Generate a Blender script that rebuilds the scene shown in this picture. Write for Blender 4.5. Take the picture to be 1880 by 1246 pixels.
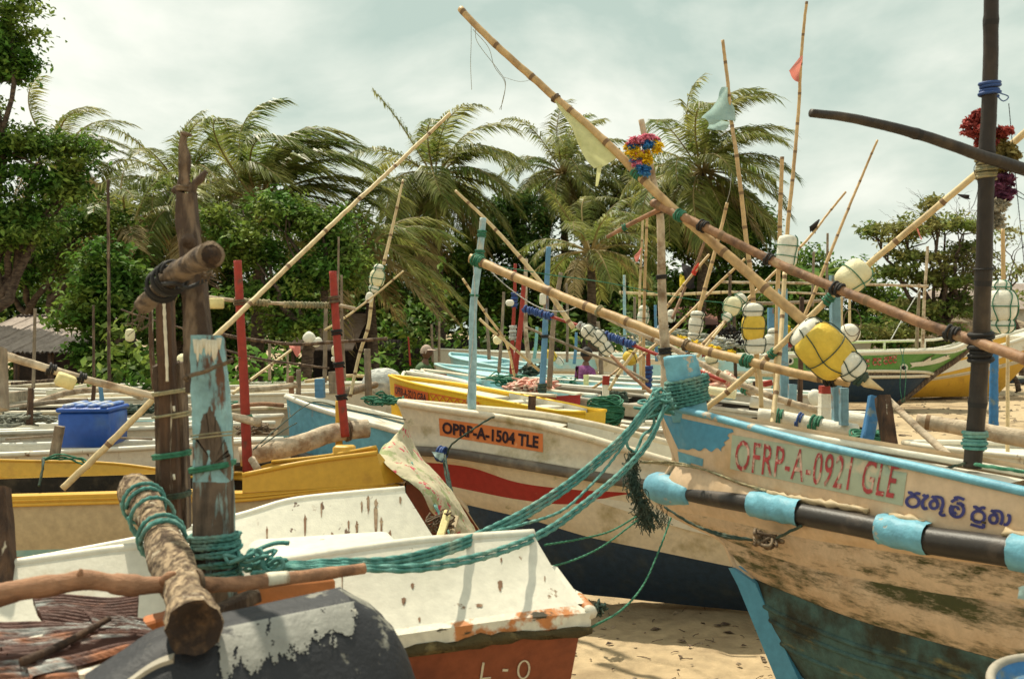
import bpy, math, random
import numpy as np
from mathutils import Vector, noise
from mathutils.bvhtree import BVHTree

for _o in list(bpy.data.objects):
    bpy.data.objects.remove(_o, do_unlink=True)
S = bpy.context.scene
COL = S.collection
R = math.radians
random.seed(7)
RNG = np.random.default_rng(7)

# ------------------------------------------------------------ camera
F, CX, HY, H = 1828.0, 940.0, 605.0, 1.80
cd = bpy.data.cameras.new('camera')
cam = bpy.data.objects.new('camera', cd)
COL.objects.link(cam)
cam.location = (0, 0, H)
cam.rotation_euler = (R(90), 0, 0)
cd.sensor_width = 36
cd.lens = F / 1880 * 36
cd.shift_y = -(623 - HY) / 1880
cd.clip_start = 0.1
cd.clip_end = 3000
cd.dof.use_dof = True
cd.dof.focus_distance = 7.5
cd.dof.aperture_fstop = 5.6
S.camera = cam
S.view_settings.view_transform = 'Standard'
S.view_settings.look = 'None'
S.view_settings.gamma = 1
S.view_settings.exposure = 0.22
S.view_settings.use_curve_mapping = False

# ------------------------------------------------------------ sky and sun
SUN_DIR = Vector((-0.28, 0.42, 0.86)).normalized()      # towards the sun
sel = math.asin(SUN_DIR.z)
saz = math.atan2(SUN_DIR.x, SUN_DIR.y)
W = bpy.data.worlds.new('World')
S.world = W
W.use_nodes = True
nt = W.node_tree
nt.nodes.clear()
def N(t, typ, **kw):
    n = t.nodes.new(typ)
    for k, v in kw.items():
        setattr(n, k, v)
    return n
out = N(nt, 'ShaderNodeOutputWorld')
bg1 = N(nt, 'ShaderNodeBackground')
bg2 = N(nt, 'ShaderNodeBackground')
mx = N(nt, 'ShaderNodeMixShader')
sky = N(nt, 'ShaderNodeTexSky', sky_type='NISHITA', sun_disc=False, sun_elevation=sel, sun_rotation=saz)
sky.air_density = 1.2
sky.dust_density = 3.0
nt.links.new(sky.outputs[0], bg1.inputs[0])
bg1.inputs[1].default_value = 0.09
tc = N(nt, 'ShaderNodeTexCoord')
mp = N(nt, 'ShaderNodeMapping')
mp.inputs['Scale'].default_value = (1, 1, 2.0)
mp.inputs['Location'].default_value = (0.3, 0.1, 0.25)
nz = N(nt, 'ShaderNodeTexNoise')
nz.inputs['Scale'].default_value = 3.4
nz.inputs['Detail'].default_value = 7
nz.inputs['Roughness'].default_value = 0.52
nz.inputs['Distortion'].default_value = 0.25
cr = N(nt, 'ShaderNodeValToRGB')
cr.color_ramp.elements[0].position = 0.36
cr.color_ramp.elements[0].color = (0.47, 0.58, 0.505, 1)
cr.color_ramp.elements[1].position = 0.60
cr.color_ramp.elements[1].color = (0.92, 0.93, 0.82, 1)
e = cr.color_ramp.elements.new(0.47)
e.color = (0.66, 0.73, 0.635, 1)
nt.links.new(tc.outputs['Generated'], mp.inputs[0])
nt.links.new(mp.outputs[0], nz.inputs['Vector'])
nt.links.new(nz.outputs[0], cr.inputs[0])
nt.links.new(cr.outputs[0], bg2.inputs[0])
bg2.inputs[1].default_value = 1.0
mx.inputs[0].default_value = 0.93
nt.links.new(bg1.outputs[0], mx.inputs[1])
nt.links.new(bg2.outputs[0], mx.inputs[2])
nt.links.new(mx.outputs[0], out.inputs[0])

sd = bpy.data.lights.new('sun', 'SUN')
sd.energy = 4.6
sd.angle = R(1.0)
sd.color = (1.0, 0.92, 0.74)
sun = bpy.data.objects.new('sun', sd)
COL.objects.link(sun)
sun.rotation_euler = SUN_DIR.to_track_quat('Z', 'Y').to_euler()

# ------------------------------------------------------------ helpers
def P(px, py, d):
    """a point seen in the photograph at column px, row py, standing d metres away"""
    return np.array(((px - CX) / F * d, d, H - (py - HY) / F * d))

class Geo:
    def __init__(s):
        s.v, s.f, s.m, s.n = [], [], [], 0
    def add(s, verts, faces, mi=0):
        s.v.append(np.asarray(verts, float).reshape(-1, 3))
        s.f.extend([tuple(i + s.n for i in f) for f in faces])
        s.m.extend([mi] * len(faces))
        s.n += len(s.v[-1])

ORG = {}
def _link(o, parent, origin):
    COL.objects.link(o)
    po = ORG[parent.name] if parent is not None else np.zeros(3)
    og = po if origin is None else np.asarray(origin, float)
    o.location = tuple(og - po)
    ORG[o.name] = og
    if parent is not None:
        o.parent = parent
    return og

def obj(name, g, mats, parent=None, smooth=True, origin=None, **props):
    me = bpy.data.meshes.new(name)
    V = np.concatenate(g.v) if isinstance(g, Geo) else g[0]
    Fc = g.f if isinstance(g, Geo) else g[1]
    if parent is None and origin is None:
        origin = (V[:, 0].mean(), V[:, 1].mean(), V[:, 2].min())
    o = bpy.data.objects.new(name, me)
    og = _link(o, parent, origin)
    V = V - og
    if isinstance(Fc, np.ndarray):
        nf, k = Fc.shape
        me.vertices.add(len(V)); me.vertices.foreach_set('co', V.astype(np.float32).ravel())
        me.loops.add(nf * k); me.loops.foreach_set('vertex_index', Fc.astype(np.int32).ravel())
        me.polygons.add(nf); me.polygons.foreach_set('loop_start', np.arange(0, nf * k, k, dtype=np.int32))
        me.update(calc_edges=True)
    else:
        me.from_pydata(V.tolist(), [], Fc)
        if isinstance(g, Geo) and any(g.m):
            me.polygons.foreach_set('material_index', g.m)
    if smooth:
        me.polygons.foreach_set('use_smooth', [True] * len(me.polygons))
    for m in (mats if isinstance(mats, (list, tuple)) else [mats]):
        me.materials.append(m)
    for k, v in props.items():
        o[k] = v
    me.update()
    return o

def thing(name, label, cat, origin, group=None):
    o = bpy.data.objects.new(name, None)
    o.empty_display_size = 0.1
    _link(o, None, origin)
    o['label'] = label
    o['category'] = cat
    if group:
        o['group'] = group
    return o

def nrm(v):
    l = np.linalg.norm(v)
    return v / l if l > 1e-9 else v

def cat_rom(P_, n):
    """n samples of a Catmull-Rom spline through the rows of P_, uniform in the control index"""
    P_ = np.asarray(P_, float)
    m = len(P_)
    if m == 2:
        t = np.linspace(0, 1, n)[:, None]
        return P_[0] * (1 - t) + P_[1] * t
    Q = np.vstack([2 * P_[0] - P_[1], P_, 2 * P_[-1] - P_[-2]])
    o = []
    for u in np.linspace(0, m - 1, n):
        i = min(int(u), m - 2)
        t = u - i
        a, b, c, d = Q[i], Q[i + 1], Q[i + 2], Q[i + 3]
        o.append(0.5 * ((2 * b) + (-a + c) * t + (2 * a - 5 * b + 4 * c - d) * t * t + (-a + 3 * b - 3 * c + d) * t ** 3))
    return np.array(o)

def resample(pts, step, nmax=420):
    pts = np.asarray(pts, float)
    seg = np.linalg.norm(np.diff(pts, axis=0), axis=1)
    L = seg.sum()
    n = int(max(2, min(nmax, L / step + 1)))
    s = np.concatenate([[0], np.cumsum(seg)])
    u = np.linspace(0, L, n)
    return np.stack([np.interp(u, s, pts[:, k]) for k in range(3)], 1), L

def frames(pts):
    T = np.gradient(pts, axis=0)
    T /= (np.linalg.norm(T, axis=1)[:, None] + 1e-9)
    up = np.array((0, 0, 1.0)) if abs(T[0][2]) < 0.9 else np.array((0, 1.0, 0))
    A = nrm(np.cross(T[0], up))
    Us, Vs = [], []
    for t in T:
        A = nrm(A - t * np.dot(A, t))
        Us.append(A)
        Vs.append(np.cross(t, A))
    return T, np.array(Us), np.array(Vs)

def tube(g, pts, rad, n=8, mi=0, lobes=0, twist=0.0, amp=0.2, cap=True, mis=None, rough=0.0, sq=None):
    pts = np.asarray(pts, float)
    m = len(pts)
    rad = np.full(m, rad) if np.isscalar(rad) else np.asarray(rad, float)
    T, U, V = frames(pts)
    th = np.linspace(0, 2 * np.pi, n, endpoint=False)
    ph = np.full(m, 0.0)
    if twist:
        seg = np.concatenate([[0], np.cumsum(np.linalg.norm(np.diff(pts, axis=0), axis=1))])
        ph = seg * twist
    A = th[None, :] + ph[:, None]
    rr = rad[:, None] * np.ones((1, n))
    if lobes:
        rr = rr * (1 + amp * np.cos(lobes * th)[None, :])
    if rough:
        rr = rr * (1 + rough * RNG.normal(size=rr.shape))
    a, b = (1, 1) if sq is None else sq
    X = pts[:, None, :] + rr[:, :, None] * (a * np.cos(A)[:, :, None] * U[:, None, :] + b * np.sin(A)[:, :, None] * V[:, None, :])
    base = g.n
    faces, ms = [], []
    for i in range(m - 1):
        for j in range(n):
            k = (j + 1) % n
            faces.append((i * n + j, i * n + k, (i + 1) * n + k, (i + 1) * n + j))
            ms.append(mi if mis is None else mis[i])
    if cap:
        faces.append(tuple(range(n - 1, -1, -1))); ms.append(mi)
        faces.append(tuple((m - 1) * n + j for j in range(n))); ms.append(mi)
    g.v.append(X.reshape(-1, 3))
    g.f.extend([tuple(i + base for i in f) for f in faces])
    g.m.extend(ms)
    g.n += m * n

def box(g, c, size, rot=0.0, mi=0, axes=None, bev=0.0):
    """box with chamfered long edges; axes = three unit vectors or a turn about z"""
    c = np.asarray(c, float)
    if axes is None:
        a = rot
        axes = (np.array((math.cos(a), math.sin(a), 0)), np.array((-math.sin(a), math.cos(a), 0)), np.array((0, 0, 1.0)))
    hx, hy, hz = [s / 2 for s in size]
    if not bev:
        vs = [c + axes[0] * x * hx + axes[1] * y * hy + axes[2] * z * hz for x in (-1, 1) for y in (-1, 1) for z in (-1, 1)]
        g.add(vs, [(0, 1, 3, 2), (4, 6, 7, 5), (0, 4, 5, 1), (2, 3, 7, 6), (0, 2, 6, 4), (1, 5, 7, 3)], mi)
        return
    b = bev
    ring = [(hx - b, hy), (hx, hy - b), (hx, -hy + b), (hx - b, -hy), (-hx + b, -hy), (-hx, -hy + b), (-hx, hy - b), (-hx + b, hy)]
    lv = [(-hz, b), (-hz + b, 0), (hz - b, 0), (hz, b)]
    vs = []
    for z, ins in lv:
        for x, y in ring:
            x2 = x - ins * np.sign(x); y2 = y - ins * np.sign(y)
            vs.append(c + axes[0] * x2 + axes[1] * y2 + axes[2] * z)
    fs = []
    for i in range(3):
        for j in range(8):
            k = (j + 1) % 8
            fs.append((i * 8 + k, i * 8 + j, (i + 1) * 8 + j, (i + 1) * 8 + k))
    fs.append(tuple(range(8))); fs.append(tuple(24 + j for j in range(7, -1, -1)))
    g.add(vs, fs, mi)

def grid(g, rows, mi=0, flip=False):
    rows = np.asarray(rows, float)
    a, b = rows.shape[:2]
    fs = []
    for i in range(a - 1):
        for j in range(b - 1):
            f = (i * b + j, i * b + j + 1, (i + 1) * b + j + 1, (i + 1) * b + j)
            fs.append(f[::-1] if flip else f)
    g.add(rows.reshape(-1, 3), fs, mi)

def slab(g, top, bot, M=4, th=0.03, mi=0, bulge=0.0, mi_edge=None):
    """thick sheet between two polylines with the same number of points"""
    top, bot = np.asarray(top, float), np.asarray(bot, float)
    rows = []
    nn = nrm(np.cross(top[-1] - top[0], bot[0] - top[0]))
    if np.dot(nn, np.array((0, 0, H)) - top[0]) < 0:
        nn = -nn
    for k in range(M + 1):
        t = k / M
        rows.append(top * (1 - t) + bot * t + nn * bulge * math.sin(t * math.pi))
    rows = np.array(rows)
    back = rows - nn * th
    e = mi if mi_edge is None else mi_edge
    grid(g, rows, mi); grid(g, back, mi, True)
    grid(g, np.array([rows[0], back[0]]), e); grid(g, np.array([rows[-1], back[-1]]), e)
    grid(g, np.array([rows[:, 0], back[:, 0]]), e); grid(g, np.array([rows[:, -1], back[:, -1]]), e)

# ------------------------------------------------------------ materials
MT = {}
def mat(name, c1, c2=None, scale=5, thr=(0.5, 0.62), detail=7, rough=0.6, bump=0.25, bscale=70, st=(1, 1, 1),
        c3=None, s3=3, thr3=(0.5, 0.62), st3=(1, 1, 1), var=0.16, transl=0.0, spec=0.35, island=0.0, dist=0.0, metal=0.0, det_r=0.6):
    m = bpy.data.materials.new(name)
    m.use_nodes = True
    t = m.node_tree
    t.nodes.clear()
    L = t.links.new
    o = N(t, 'ShaderNodeOutputMaterial')
    b = N(t, 'ShaderNodeBsdfPrincipled')
    b.inputs['Roughness'].default_value = rough
    b.inputs['Specular IOR Level'].default_value = spec
    b.inputs['Metallic'].default_value = metal
    tc = N(t, 'ShaderNodeTexCoord')
    def noise_(sc, stt, det=detail, ds=dist):
        mp = N(t, 'ShaderNodeMapping')
        mp.inputs['Scale'].default_value = stt
        mp.inputs['Location'].default_value = (random.uniform(0, 20), random.uniform(0, 20), random.uniform(0, 20))
        L(tc.outputs['Object'], mp.inputs[0])
        n = N(t, 'ShaderNodeTexNoise')
        n.inputs['Scale'].default_value = sc
        n.inputs['Detail'].default_value = det
        n.inputs['Roughness'].default_value = det_r
        n.inputs['Distortion'].default_value = ds
        L(mp.outputs[0], n.inputs['Vector'])
        return n.outputs[0]
    def ramp(sock, th):
        r = N(t, 'ShaderNodeMapRange')
        r.inputs[1].default_value, r.inputs[2].default_value = th
        r.clamp = True
        L(sock, r.inputs[0])
        return r.outputs[0]
    def mix(f, a, bcol):
        x = N(t, 'ShaderNodeMix', data_type='RGBA')
        L(f, x.inputs[0])
        for s_, i in ((a, 6), (bcol, 7)):
            if isinstance(s_, tuple):
                x.inputs[i].default_value = (*s_, 1)
            else:
                L(s_, x.inputs[i])
        return x.outputs[2]
    col = c1
    mask = None
    if c2:
        mask = ramp(noise_(scale, st), thr)
        col = mix(mask, col, c2)
    if c3:
        col = mix(ramp(noise_(s3, st3), thr3), col, c3)
    if var or island:
        if isinstance(col, tuple):
            rgb = N(t, 'ShaderNodeRGB'); rgb.outputs[0].default_value = (*col, 1); col = rgb.outputs[0]
        v = noise_(bscale * 0.35, (1, 1, 1), 4)
        mr = N(t, 'ShaderNodeMapRange')
        mr.inputs[1].default_value, mr.inputs[2].default_value = 0.3, 0.7
        mr.inputs[3].default_value, mr.inputs[4].default_value = 1 - var, 1 + var
        L(v, mr.inputs[0])
        val = mr.outputs[0]
        if island:
            ge = N(t, 'ShaderNodeNewGeometry')
            m2 = N(t, 'ShaderNodeMapRange')
            m2.inputs[3].default_value, m2.inputs[4].default_value = 1 - island, 1 + island
            L(ge.outputs['Random Per Island'], m2.inputs[0])
            mm = N(t, 'ShaderNodeMath', operation='MULTIPLY')
            L(val, mm.inputs[0]); L(m2.outputs[0], mm.inputs[1])
            val = mm.outputs[0]
        sc = N(t, 'ShaderNodeVectorMath', operation='SCALE')
        L(col, sc.inputs[0]); L(val, sc.inputs['Scale'])
        col = sc.outputs[0]
    if isinstance(col, tuple):
        b.inputs['Base Color'].default_value = (*col, 1)
    else:
        L(col, b.inputs['Base Color'])
    if bump:
        bp = N(t, 'ShaderNodeBump')
        bp.inputs['Strength'].default_value = bump
        bp.inputs['Distance'].default_value = 0.01
        hn = noise_(bscale, st, 5)
        if mask is not None:
            ad = N(t, 'ShaderNodeMath', operation='MULTIPLY_ADD')
            L(mask, ad.inputs[0]); ad.inputs[1].default_value = -0.5; L(hn, ad.inputs[2])
            hn = ad.outputs[0]
        L(hn, bp.inputs['Height']); L(bp.outputs[0], b.inputs['Normal'])
    if transl:
        tr = N(t, 'ShaderNodeBsdfTranslucent')
        if isinstance(col, tuple):
            tr.inputs[0].default_value = (*col, 1)
        else:
            L(col, tr.inputs[0])
        ms = N(t, 'ShaderNodeMixShader')
        ms.inputs[0].default_value = transl
        L(b.outputs[0], ms.inputs[1]); L(tr.outputs[0], ms.inputs[2]); L(ms.outputs[0], o.inputs[0])
    else:
        L(b.outputs[0], o.inputs[0])
    MT[name] = m
    return m

DIRT = (0.16, 0.10, 0.05)
mat('sand', (0.40, 0.295, 0.170), (0.20, 0.135, 0.075), 1.3, (0.47, 0.62), rough=0.95, bump=0.9, bscale=28, c3=(0.46, 0.35, 0.21), s3=0.35, thr3=(.4, .65), var=.2)
mat('bamboo', (0.50, 0.33, 0.15), (0.27, 0.15, 0.065), 9, (0.5, 0.75), st=(1, 1, .25), rough=.5, bump=.2, var=.2)
mat('bamboo_pale', (0.60, 0.46, 0.25), (0.36, 0.23, 0.11), 8, (0.5, 0.75), st=(1, 1, .3), rough=.5, bump=.2, var=.2)
mat('bamboo_brown', (0.30, 0.16, 0.08), (0.10, 0.05, 0.03), 9, (0.45, 0.7), rough=.6, bump=.3, var=.25, c3=(.42, .28, .15), s3=14, thr3=(.6, .7))
mat('bamboo_dark', (0.024, 0.017, 0.013), (0.075, 0.052, 0.032), 7, (0.5, 0.75), st=(1, 1, .2), rough=.5, bump=.3, var=.3, c3=(.4, .34, .2), s3=9, thr3=(.75, .8))
mat('node_dark', (0.20, 0.12, 0.06), rough=.7)
mat('log_brown', (0.21, 0.15, 0.10), (0.06, 0.04, 0.028), 12, (0.45, 0.6), st=(1, 2, 2), rough=.85, bump=.9, bscale=40, var=.35)
mat('wood_brown', (0.075, 0.048, 0.033), (0.21, 0.145, 0.095), 14, (0.46, 0.6), st=(2.2, 2.2, .35), rough=.85, bump=.9, bscale=40, var=.3)
mat('wood_dark', (0.045, 0.026, 0.018), (0.14, 0.075, 0.04), 8, (0.4, 0.7), st=(3, 3, .25), rough=.8, bump=.8, bscale=40, var=.3, c3=(.55, .48, .36), s3=7, thr3=(.70, .73), st3=(2.2, 2.2, .12))
mat('wood_grey', (0.22, 0.165, 0.115), (0.34, 0.27, 0.19), 10, (0.4, 0.7), st=(3, 3, .3), rough=.85, bump=.7, bscale=45, var=.3)
mat('branch', (0.34, 0.175, 0.095), (0.13, 0.065, 0.038), 9, (0.5, 0.7), st=(.5, 2, 2), rough=.8, bump=.5, bscale=60, var=.25)
mat('bark', (0.36, 0.26, 0.16), (0.085, 0.052, 0.032), 52, (0.44, 0.60), st=(1, .45, 1), rough=.95, bump=1.0, bscale=34, var=.35, c3=(.55, .45, .32), s3=22, thr3=(.6, .68))
mat('bark_pale', (0.52, 0.42, 0.30), (0.26, 0.17, 0.10), 9, (0.48, 0.65), rough=.9, bump=.8, bscale=34, var=.3)
mat('log_end', (0.035, 0.022, 0.016), (0.13, 0.075, 0.04), 30, (0.5, 0.7), rough=.95, bump=.9)
mat('blue_timber', (0.24, 0.41, 0.43), (0.15, 0.075, 0.045), 7, (0.56, 0.60), st=(2, 2, .5), rough=.7, bump=.7, bscale=50, var=.3, c3=(.62, .56, .44), s3=8, thr3=(.68, .71), st3=(2, 2, .15))
mat('worn_timber', (0.14, 0.10, 0.07), (0.26, 0.36, 0.35), 11, (0.54, 0.60), st=(2, 2, .4), rough=.8, bump=.8, bscale=45, var=.35, c3=(.05, .038, .028), s3=9, thr3=(.48, .62), st3=(3, 3, .25))
mat('paint_white_drip', (0.68, 0.62, 0.48), (0.3, 0.2, 0.12), 14, (0.58, 0.66), st=(1, 1, .2), rough=.7)
mat('red_paint', (0.31, 0.032, 0.018), (0.16, 0.05, 0.03), 12, (0.58, 0.68), rough=.5, bump=.25, var=.2)
mat('blue_pole', (0.10, 0.23, 0.36), (0.20, 0.13, 0.09), 8, (0.55, 0.62), st=(1, 1, .4), rough=.6)
mat('pale_blue_pole', (0.30, 0.46, 0.50), (0.45, 0.42, 0.33), 8, (0.5, 0.6), st=(1, 1, .3), rough=.6, var=.2)
mat('blue_plank', (0.045, 0.17, 0.36), (0.16, 0.22, 0.24), 9, (0.56, 0.64), rough=.6)
mat('steel_blue', (0.17, 0.30, 0.36), (0.20, 0.15, 0.11), 8, (0.56, 0.66), rough=.7, var=.2)
mat('frp_white', (0.67, 0.63, 0.52), (0.42, 0.33, 0.21), 3.2, (0.60, 0.74), rough=.42, bump=.12, c3=(.21, .12, .06), s3=11, thr3=(.665, .70), st3=(1, 1, .45), var=.09)
mat('frp_streak', (0.71, 0.67, 0.555), (0.30, 0.20, 0.12), 5, (0.66, 0.74), st=(2.2, 2.2, .25), rough=.42, bump=.15, c3=(.14, .08, .05), s3=8, thr3=(.625, .655), st3=(2, 2, .16), var=.09)
mat('frp_cream', (0.66, 0.57, 0.42), (0.36, 0.29, 0.15), 4, (0.56, 0.72), rough=.5, bump=.15, c3=(.20, .20, .06), s3=5, thr3=(.62, .72), st3=(1, 1, 1.6), var=.1)
mat('frp_peach', (0.58, 0.43, 0.285), (0.43, 0.275, 0.15), 2.5, (0.5, 0.7), rough=.5, bump=.15, c3=(.052, .055, .016), s3=3.4, thr3=(.50, .60), st3=(.6, .6, 2.4), var=.14, det_r=.76)
mat('frp_peach_moss', (0.58, 0.43, 0.285), (0.43, 0.275, 0.15), 2.5, (0.5, 0.7), rough=.5, bump=.15, c3=(.052, .055, .016), s3=3.8, thr3=(.45, .58), st3=(.6, .6, 2.4), var=.14, det_r=.76)
mat('rust_stain', (0.20, 0.105, 0.055), (0.34, 0.24, 0.15), 14, (.5, .62), rough=.7, bump=0)
mat('frp_peach_top', (0.66, 0.48, 0.31), (0.56, 0.37, 0.20), 3, (0.5, 0.7), rough=.5, bump=.12, var=.1)
mat('frp_beige', (0.44, 0.34, 0.20), (0.30, 0.22, 0.12), 3, (0.5, 0.7), rough=.55, bump=.15, var=.14)
mat('frp_yellow', (0.62, 0.35, 0.04), (0.44, 0.23, 0.035), 4, (0.56, 0.75), rough=.42, bump=.12, var=.08, c3=(.3, .2, .08), s3=14, thr3=(.74, .77))
mat('frp_yellow_bright', (0.84, 0.52, 0.03), (0.62, 0.33, 0.03), 4, (0.6, 0.75), rough=.4, bump=.1, var=.06)
mat('frp_blue', (0.15, 0.385, 0.485), (0.50, 0.40, 0.28), 9, (0.62, 0.655), rough=.5, bump=.35, bscale=50, var=.16, c3=(.12, .30, .40), s3=5, thr3=(.5, .7), st3=(1, 1, .4))
mat('frp_blue_deep', (0.075, 0.27, 0.40), (0.16, 0.30, 0.36), 5, (0.6, 0.72), rough=.5, bump=.15, var=.12)
mat('frp_skyblue', (0.36, 0.60, 0.62), (0.56, 0.62, 0.56), 3, (0.55, 0.7), rough=.45, bump=.1, var=.08)
mat('frp_seagreen', (0.18, 0.38, 0.37), (0.34, 0.44, 0.38), 3, (0.55, 0.7), rough=.5, bump=.1, var=.1)
mat('frp_navy', (0.020, 0.042, 0.075), (0.045, 0.06, 0.07), 4, (0.5, 0.7), rough=.6, bump=.25, var=.2)
mat('frp_teal_dirty', (0.055, 0.115, 0.105), (0.028, 0.03, 0.018), 3.2, (0.45, 0.58), rough=.7, bump=.4, c3=(.20, .17, .07), s3=6, thr3=(.6, .7), st3=(.7, .7, 2), var=.25)
mat('frp_red', (0.34, 0.024, 0.02), (0.42, 0.12, 0.06), 5, (0.64, 0.7), rough=.5, bump=.12, var=.12)
mat('frp_green', (0.10, 0.25, 0.055), (0.16, 0.30, 0.09), 3, (0.5, 0.7), rough=.5, bump=.1, var=.12)
mat('frp_lime', (0.30, 0.50, 0.05), rough=.5)
mat('frp_grey', (0.36, 0.32, 0.25), (0.22, 0.19, 0.14), 3, (0.5, 0.7), rough=.7, bump=.2, var=.12)
mat('frp_orange', (0.50, 0.17, 0.05), (0.34, 0.10, 0.035), 2.4, (0.5, 0.62), rough=.6, bump=.15, var=.14, c3=(.55, .28, .12), s3=7, thr3=(.66, .7))
mat('frp_rust', (0.26, 0.075, 0.034), (0.18, 0.052, 0.028), 2.4, (0.5, 0.62), rough=.65, bump=.15, var=.14)
mat('moss_edge', (0.075, 0.055, 0.022), (0.16, 0.12, 0.05), 14, (0.5, 0.6), rough=.95, bump=1.0, bscale=50)
mat('flange_mix', (0.66, 0.62, 0.50), (0.50, 0.19, 0.06), 4.5, (0.53, 0.57), rough=.5, bump=.2, c3=(.05, .04, .02), s3=5, thr3=(.63, .66), st3=(1, 1, 3))
mat('black_frp', (0.022, 0.023, 0.026), (0.37, 0.36, 0.31), 4.0, (0.60, 0.64), st=(1, 1, .6), rough=.6, bump=.3, c3=(.10, .085, .06), s3=7, thr3=(.55, .65), st3=(1, 1, .3), var=.2)
mat('grey_flake', (0.25, 0.245, 0.215), (0.045, 0.045, 0.045), 9, (0.56, 0.62), rough=.6, bump=.35, c3=(.62, .57, .45), s3=12, thr3=(.66, .7), var=.15)
mat('black_worn', (0.018, 0.019, 0.023), (0.24, 0.23, 0.19), 6.0, (0.58, 0.615), rough=.6, bump=.35, c3=(.62, .57, .45), s3=6, thr3=(.66, .7), var=.2)
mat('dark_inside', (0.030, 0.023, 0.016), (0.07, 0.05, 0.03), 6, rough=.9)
mat('pipe_black', (0.032, 0.027, 0.023), (0.09, 0.07, 0.055), 5, (0.55, 0.7), rough=.45, bump=.15, var=.15)
mat('pipe_grey', (0.115, 0.095, 0.075), (0.24, 0.20, 0.15), 5, (0.55, 0.7), rough=.4, bump=.1, var=.15)
mat('rope_teal', (0.075, 0.235, 0.205), (0.14, 0.32, 0.28), 18, (0.45, 0.6), rough=.85, bump=.5, bscale=220, var=.25, c3=(.24, .34, .27), s3=5, thr3=(.52, .66))
mat('rope_green', (0.022, 0.14, 0.075), (0.05, 0.20, 0.12), 18, (0.45, 0.6), rough=.7, bump=.5, bscale=200, var=.25)
mat('rope_dark', (0.03, 0.06, 0.045), (0.07, 0.085, 0.055), 18, (0.45, 0.6), rough=.8, bump=.5, bscale=200, var=.3)
mat('rope_tan', (0.36, 0.30, 0.17), (0.20, 0.20, 0.12), 18, (0.45, 0.6), rough=.8, bump=.5, bscale=200, var=.2)
mat('rope_brown', (0.12, 0.08, 0.05), (0.22, 0.16, 0.10), 18, (0.45, 0.6), rough=.85, bump=.5, bscale=200, var=.3)
mat('rope_black', (0.018, 0.016, 0.015), rough=.7)
mat('rope_blue', (0.03, 0.07, 0.22), rough=.6)
mat('foam_white', (0.70, 0.67, 0.56), (0.42, 0.36, 0.25), 8, (0.6, 0.75), rough=.7, bump=.5, bscale=60, var=.1)
mat('foam_cream', (0.72, 0.66, 0.42), (0.5, 0.42, 0.22), 7, (0.58, 0.75), rough=.7, bump=.5, bscale=60, var=.1)
mat('foam_yellow', (0.68, 0.46, 0.055), (0.34, 0.20, 0.04), 9, (0.64, 0.70), rough=.65, bump=.5, bscale=50, var=.14)
mat('foam_block', (0.66, 0.56, 0.26), (0.3, 0.2, 0.08), 7, (0.6, 0.7), rough=.7, bump=.4)
mat('cooler_blue', (0.022, 0.085, 0.36), (0.05, 0.12, 0.34), 4, (0.55, 0.7), rough=.4, bump=.1, var=.12)
mat('cooler_lid', (0.10, 0.19, 0.46), (0.50, 0.52, 0.54), 6, (0.45, 0.6), rough=.5)
mat('orange_plate', (0.68, 0.20, 0.055), (0.74, 0.36, 0.16), 8, (0.62, 0.7), rough=.5, bump=.05, var=.06)
mat('black_letters', (0.03, 0.012, 0.018), rough=.6, bump=0)
mat('pale_green_plate', (0.40, 0.44, 0.31), (0.60, 0.50, 0.34), 6, (0.60, 0.66), rough=.55, bump=.08, var=.06)
mat('red_letters', (0.36, 0.05, 0.05), (0.55, 0.36, 0.27), 22, (0.53, 0.58), rough=.6, bump=.1, var=.1, c3=(.45, .40, .30), s3=6, thr3=(.63, .70))
mat('blue_letters', (0.045, 0.045, 0.17), rough=.6, bump=.05)
mat('orange_letters', (0.62, 0.12, 0.02), rough=.6, bump=0)
mat('cloth_floral', (0.52, 0.46, 0.31), (0.30, 0.33, 0.16), 11, (0.54, 0.60), rough=.9, bump=.4, c3=(.52, .07, .10), s3=12, thr3=(.60, .615), var=.12)
mat('cloth_yellow', (0.66, 0.66, 0.34), (0.55, 0.56, 0.25), 5, rough=.8, transl=.45, var=.08, bump=.1)
mat('cloth_blue', (0.50, 0.63, 0.60), (0.36, 0.50, 0.48), 5, (.45, .6), rough=.5, transl=.45, var=.08, bump=.3)
mat('cloth_pink', (0.72, 0.27, 0.22), (0.6, 0.2, 0.16), 5, rough=.8, transl=.4, var=.08, bump=.1)
mat('cloth_red', (0.62, 0.07, 0.04), rough=.8, transl=.3)
mat('cloth_black', (0.025, 0.02, 0.02), rough=.9)
mat('cloth_gold', (0.66, 0.50, 0.03), rough=.8, transl=.2)
mat('cloth_green', (0.075, 0.125, 0.055), (.11, .16, .075), 12, rough=.9, var=.1)
mat('cloth_purple', (0.26, 0.08, 0.22), (0.18, 0.05, 0.15), 30, (.45, .6), rough=.9, var=.15)
mat('cloth_navy', (0.03, 0.035, 0.06), rough=.9)
mat('cap_pink', (0.46, 0.34, 0.27), rough=.9)
mat('skin', (0.16, 0.075, 0.045), (0.13, 0.06, 0.035), 10, rough=.5, bump=.05, var=.06)
mat('hair', (0.012, 0.01, 0.01), rough=.6, bump=.6, bscale=120)
mat('net_white', (0.55, 0.55, 0.50), (0.35, 0.36, 0.34), 12, rough=.9, bump=1.0, bscale=60, var=.2)
mat('net_grey', (0.30, 0.30, 0.24), (0.18, 0.19, 0.15), 12, rough=.9, bump=1.0, bscale=60, var=.25)
mat('pink_plastic', (0.66, 0.30, 0.22), (0.6, 0.45, 0.33), 6, (.45, .6), rough=.4, bump=.6, bscale=20)
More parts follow.
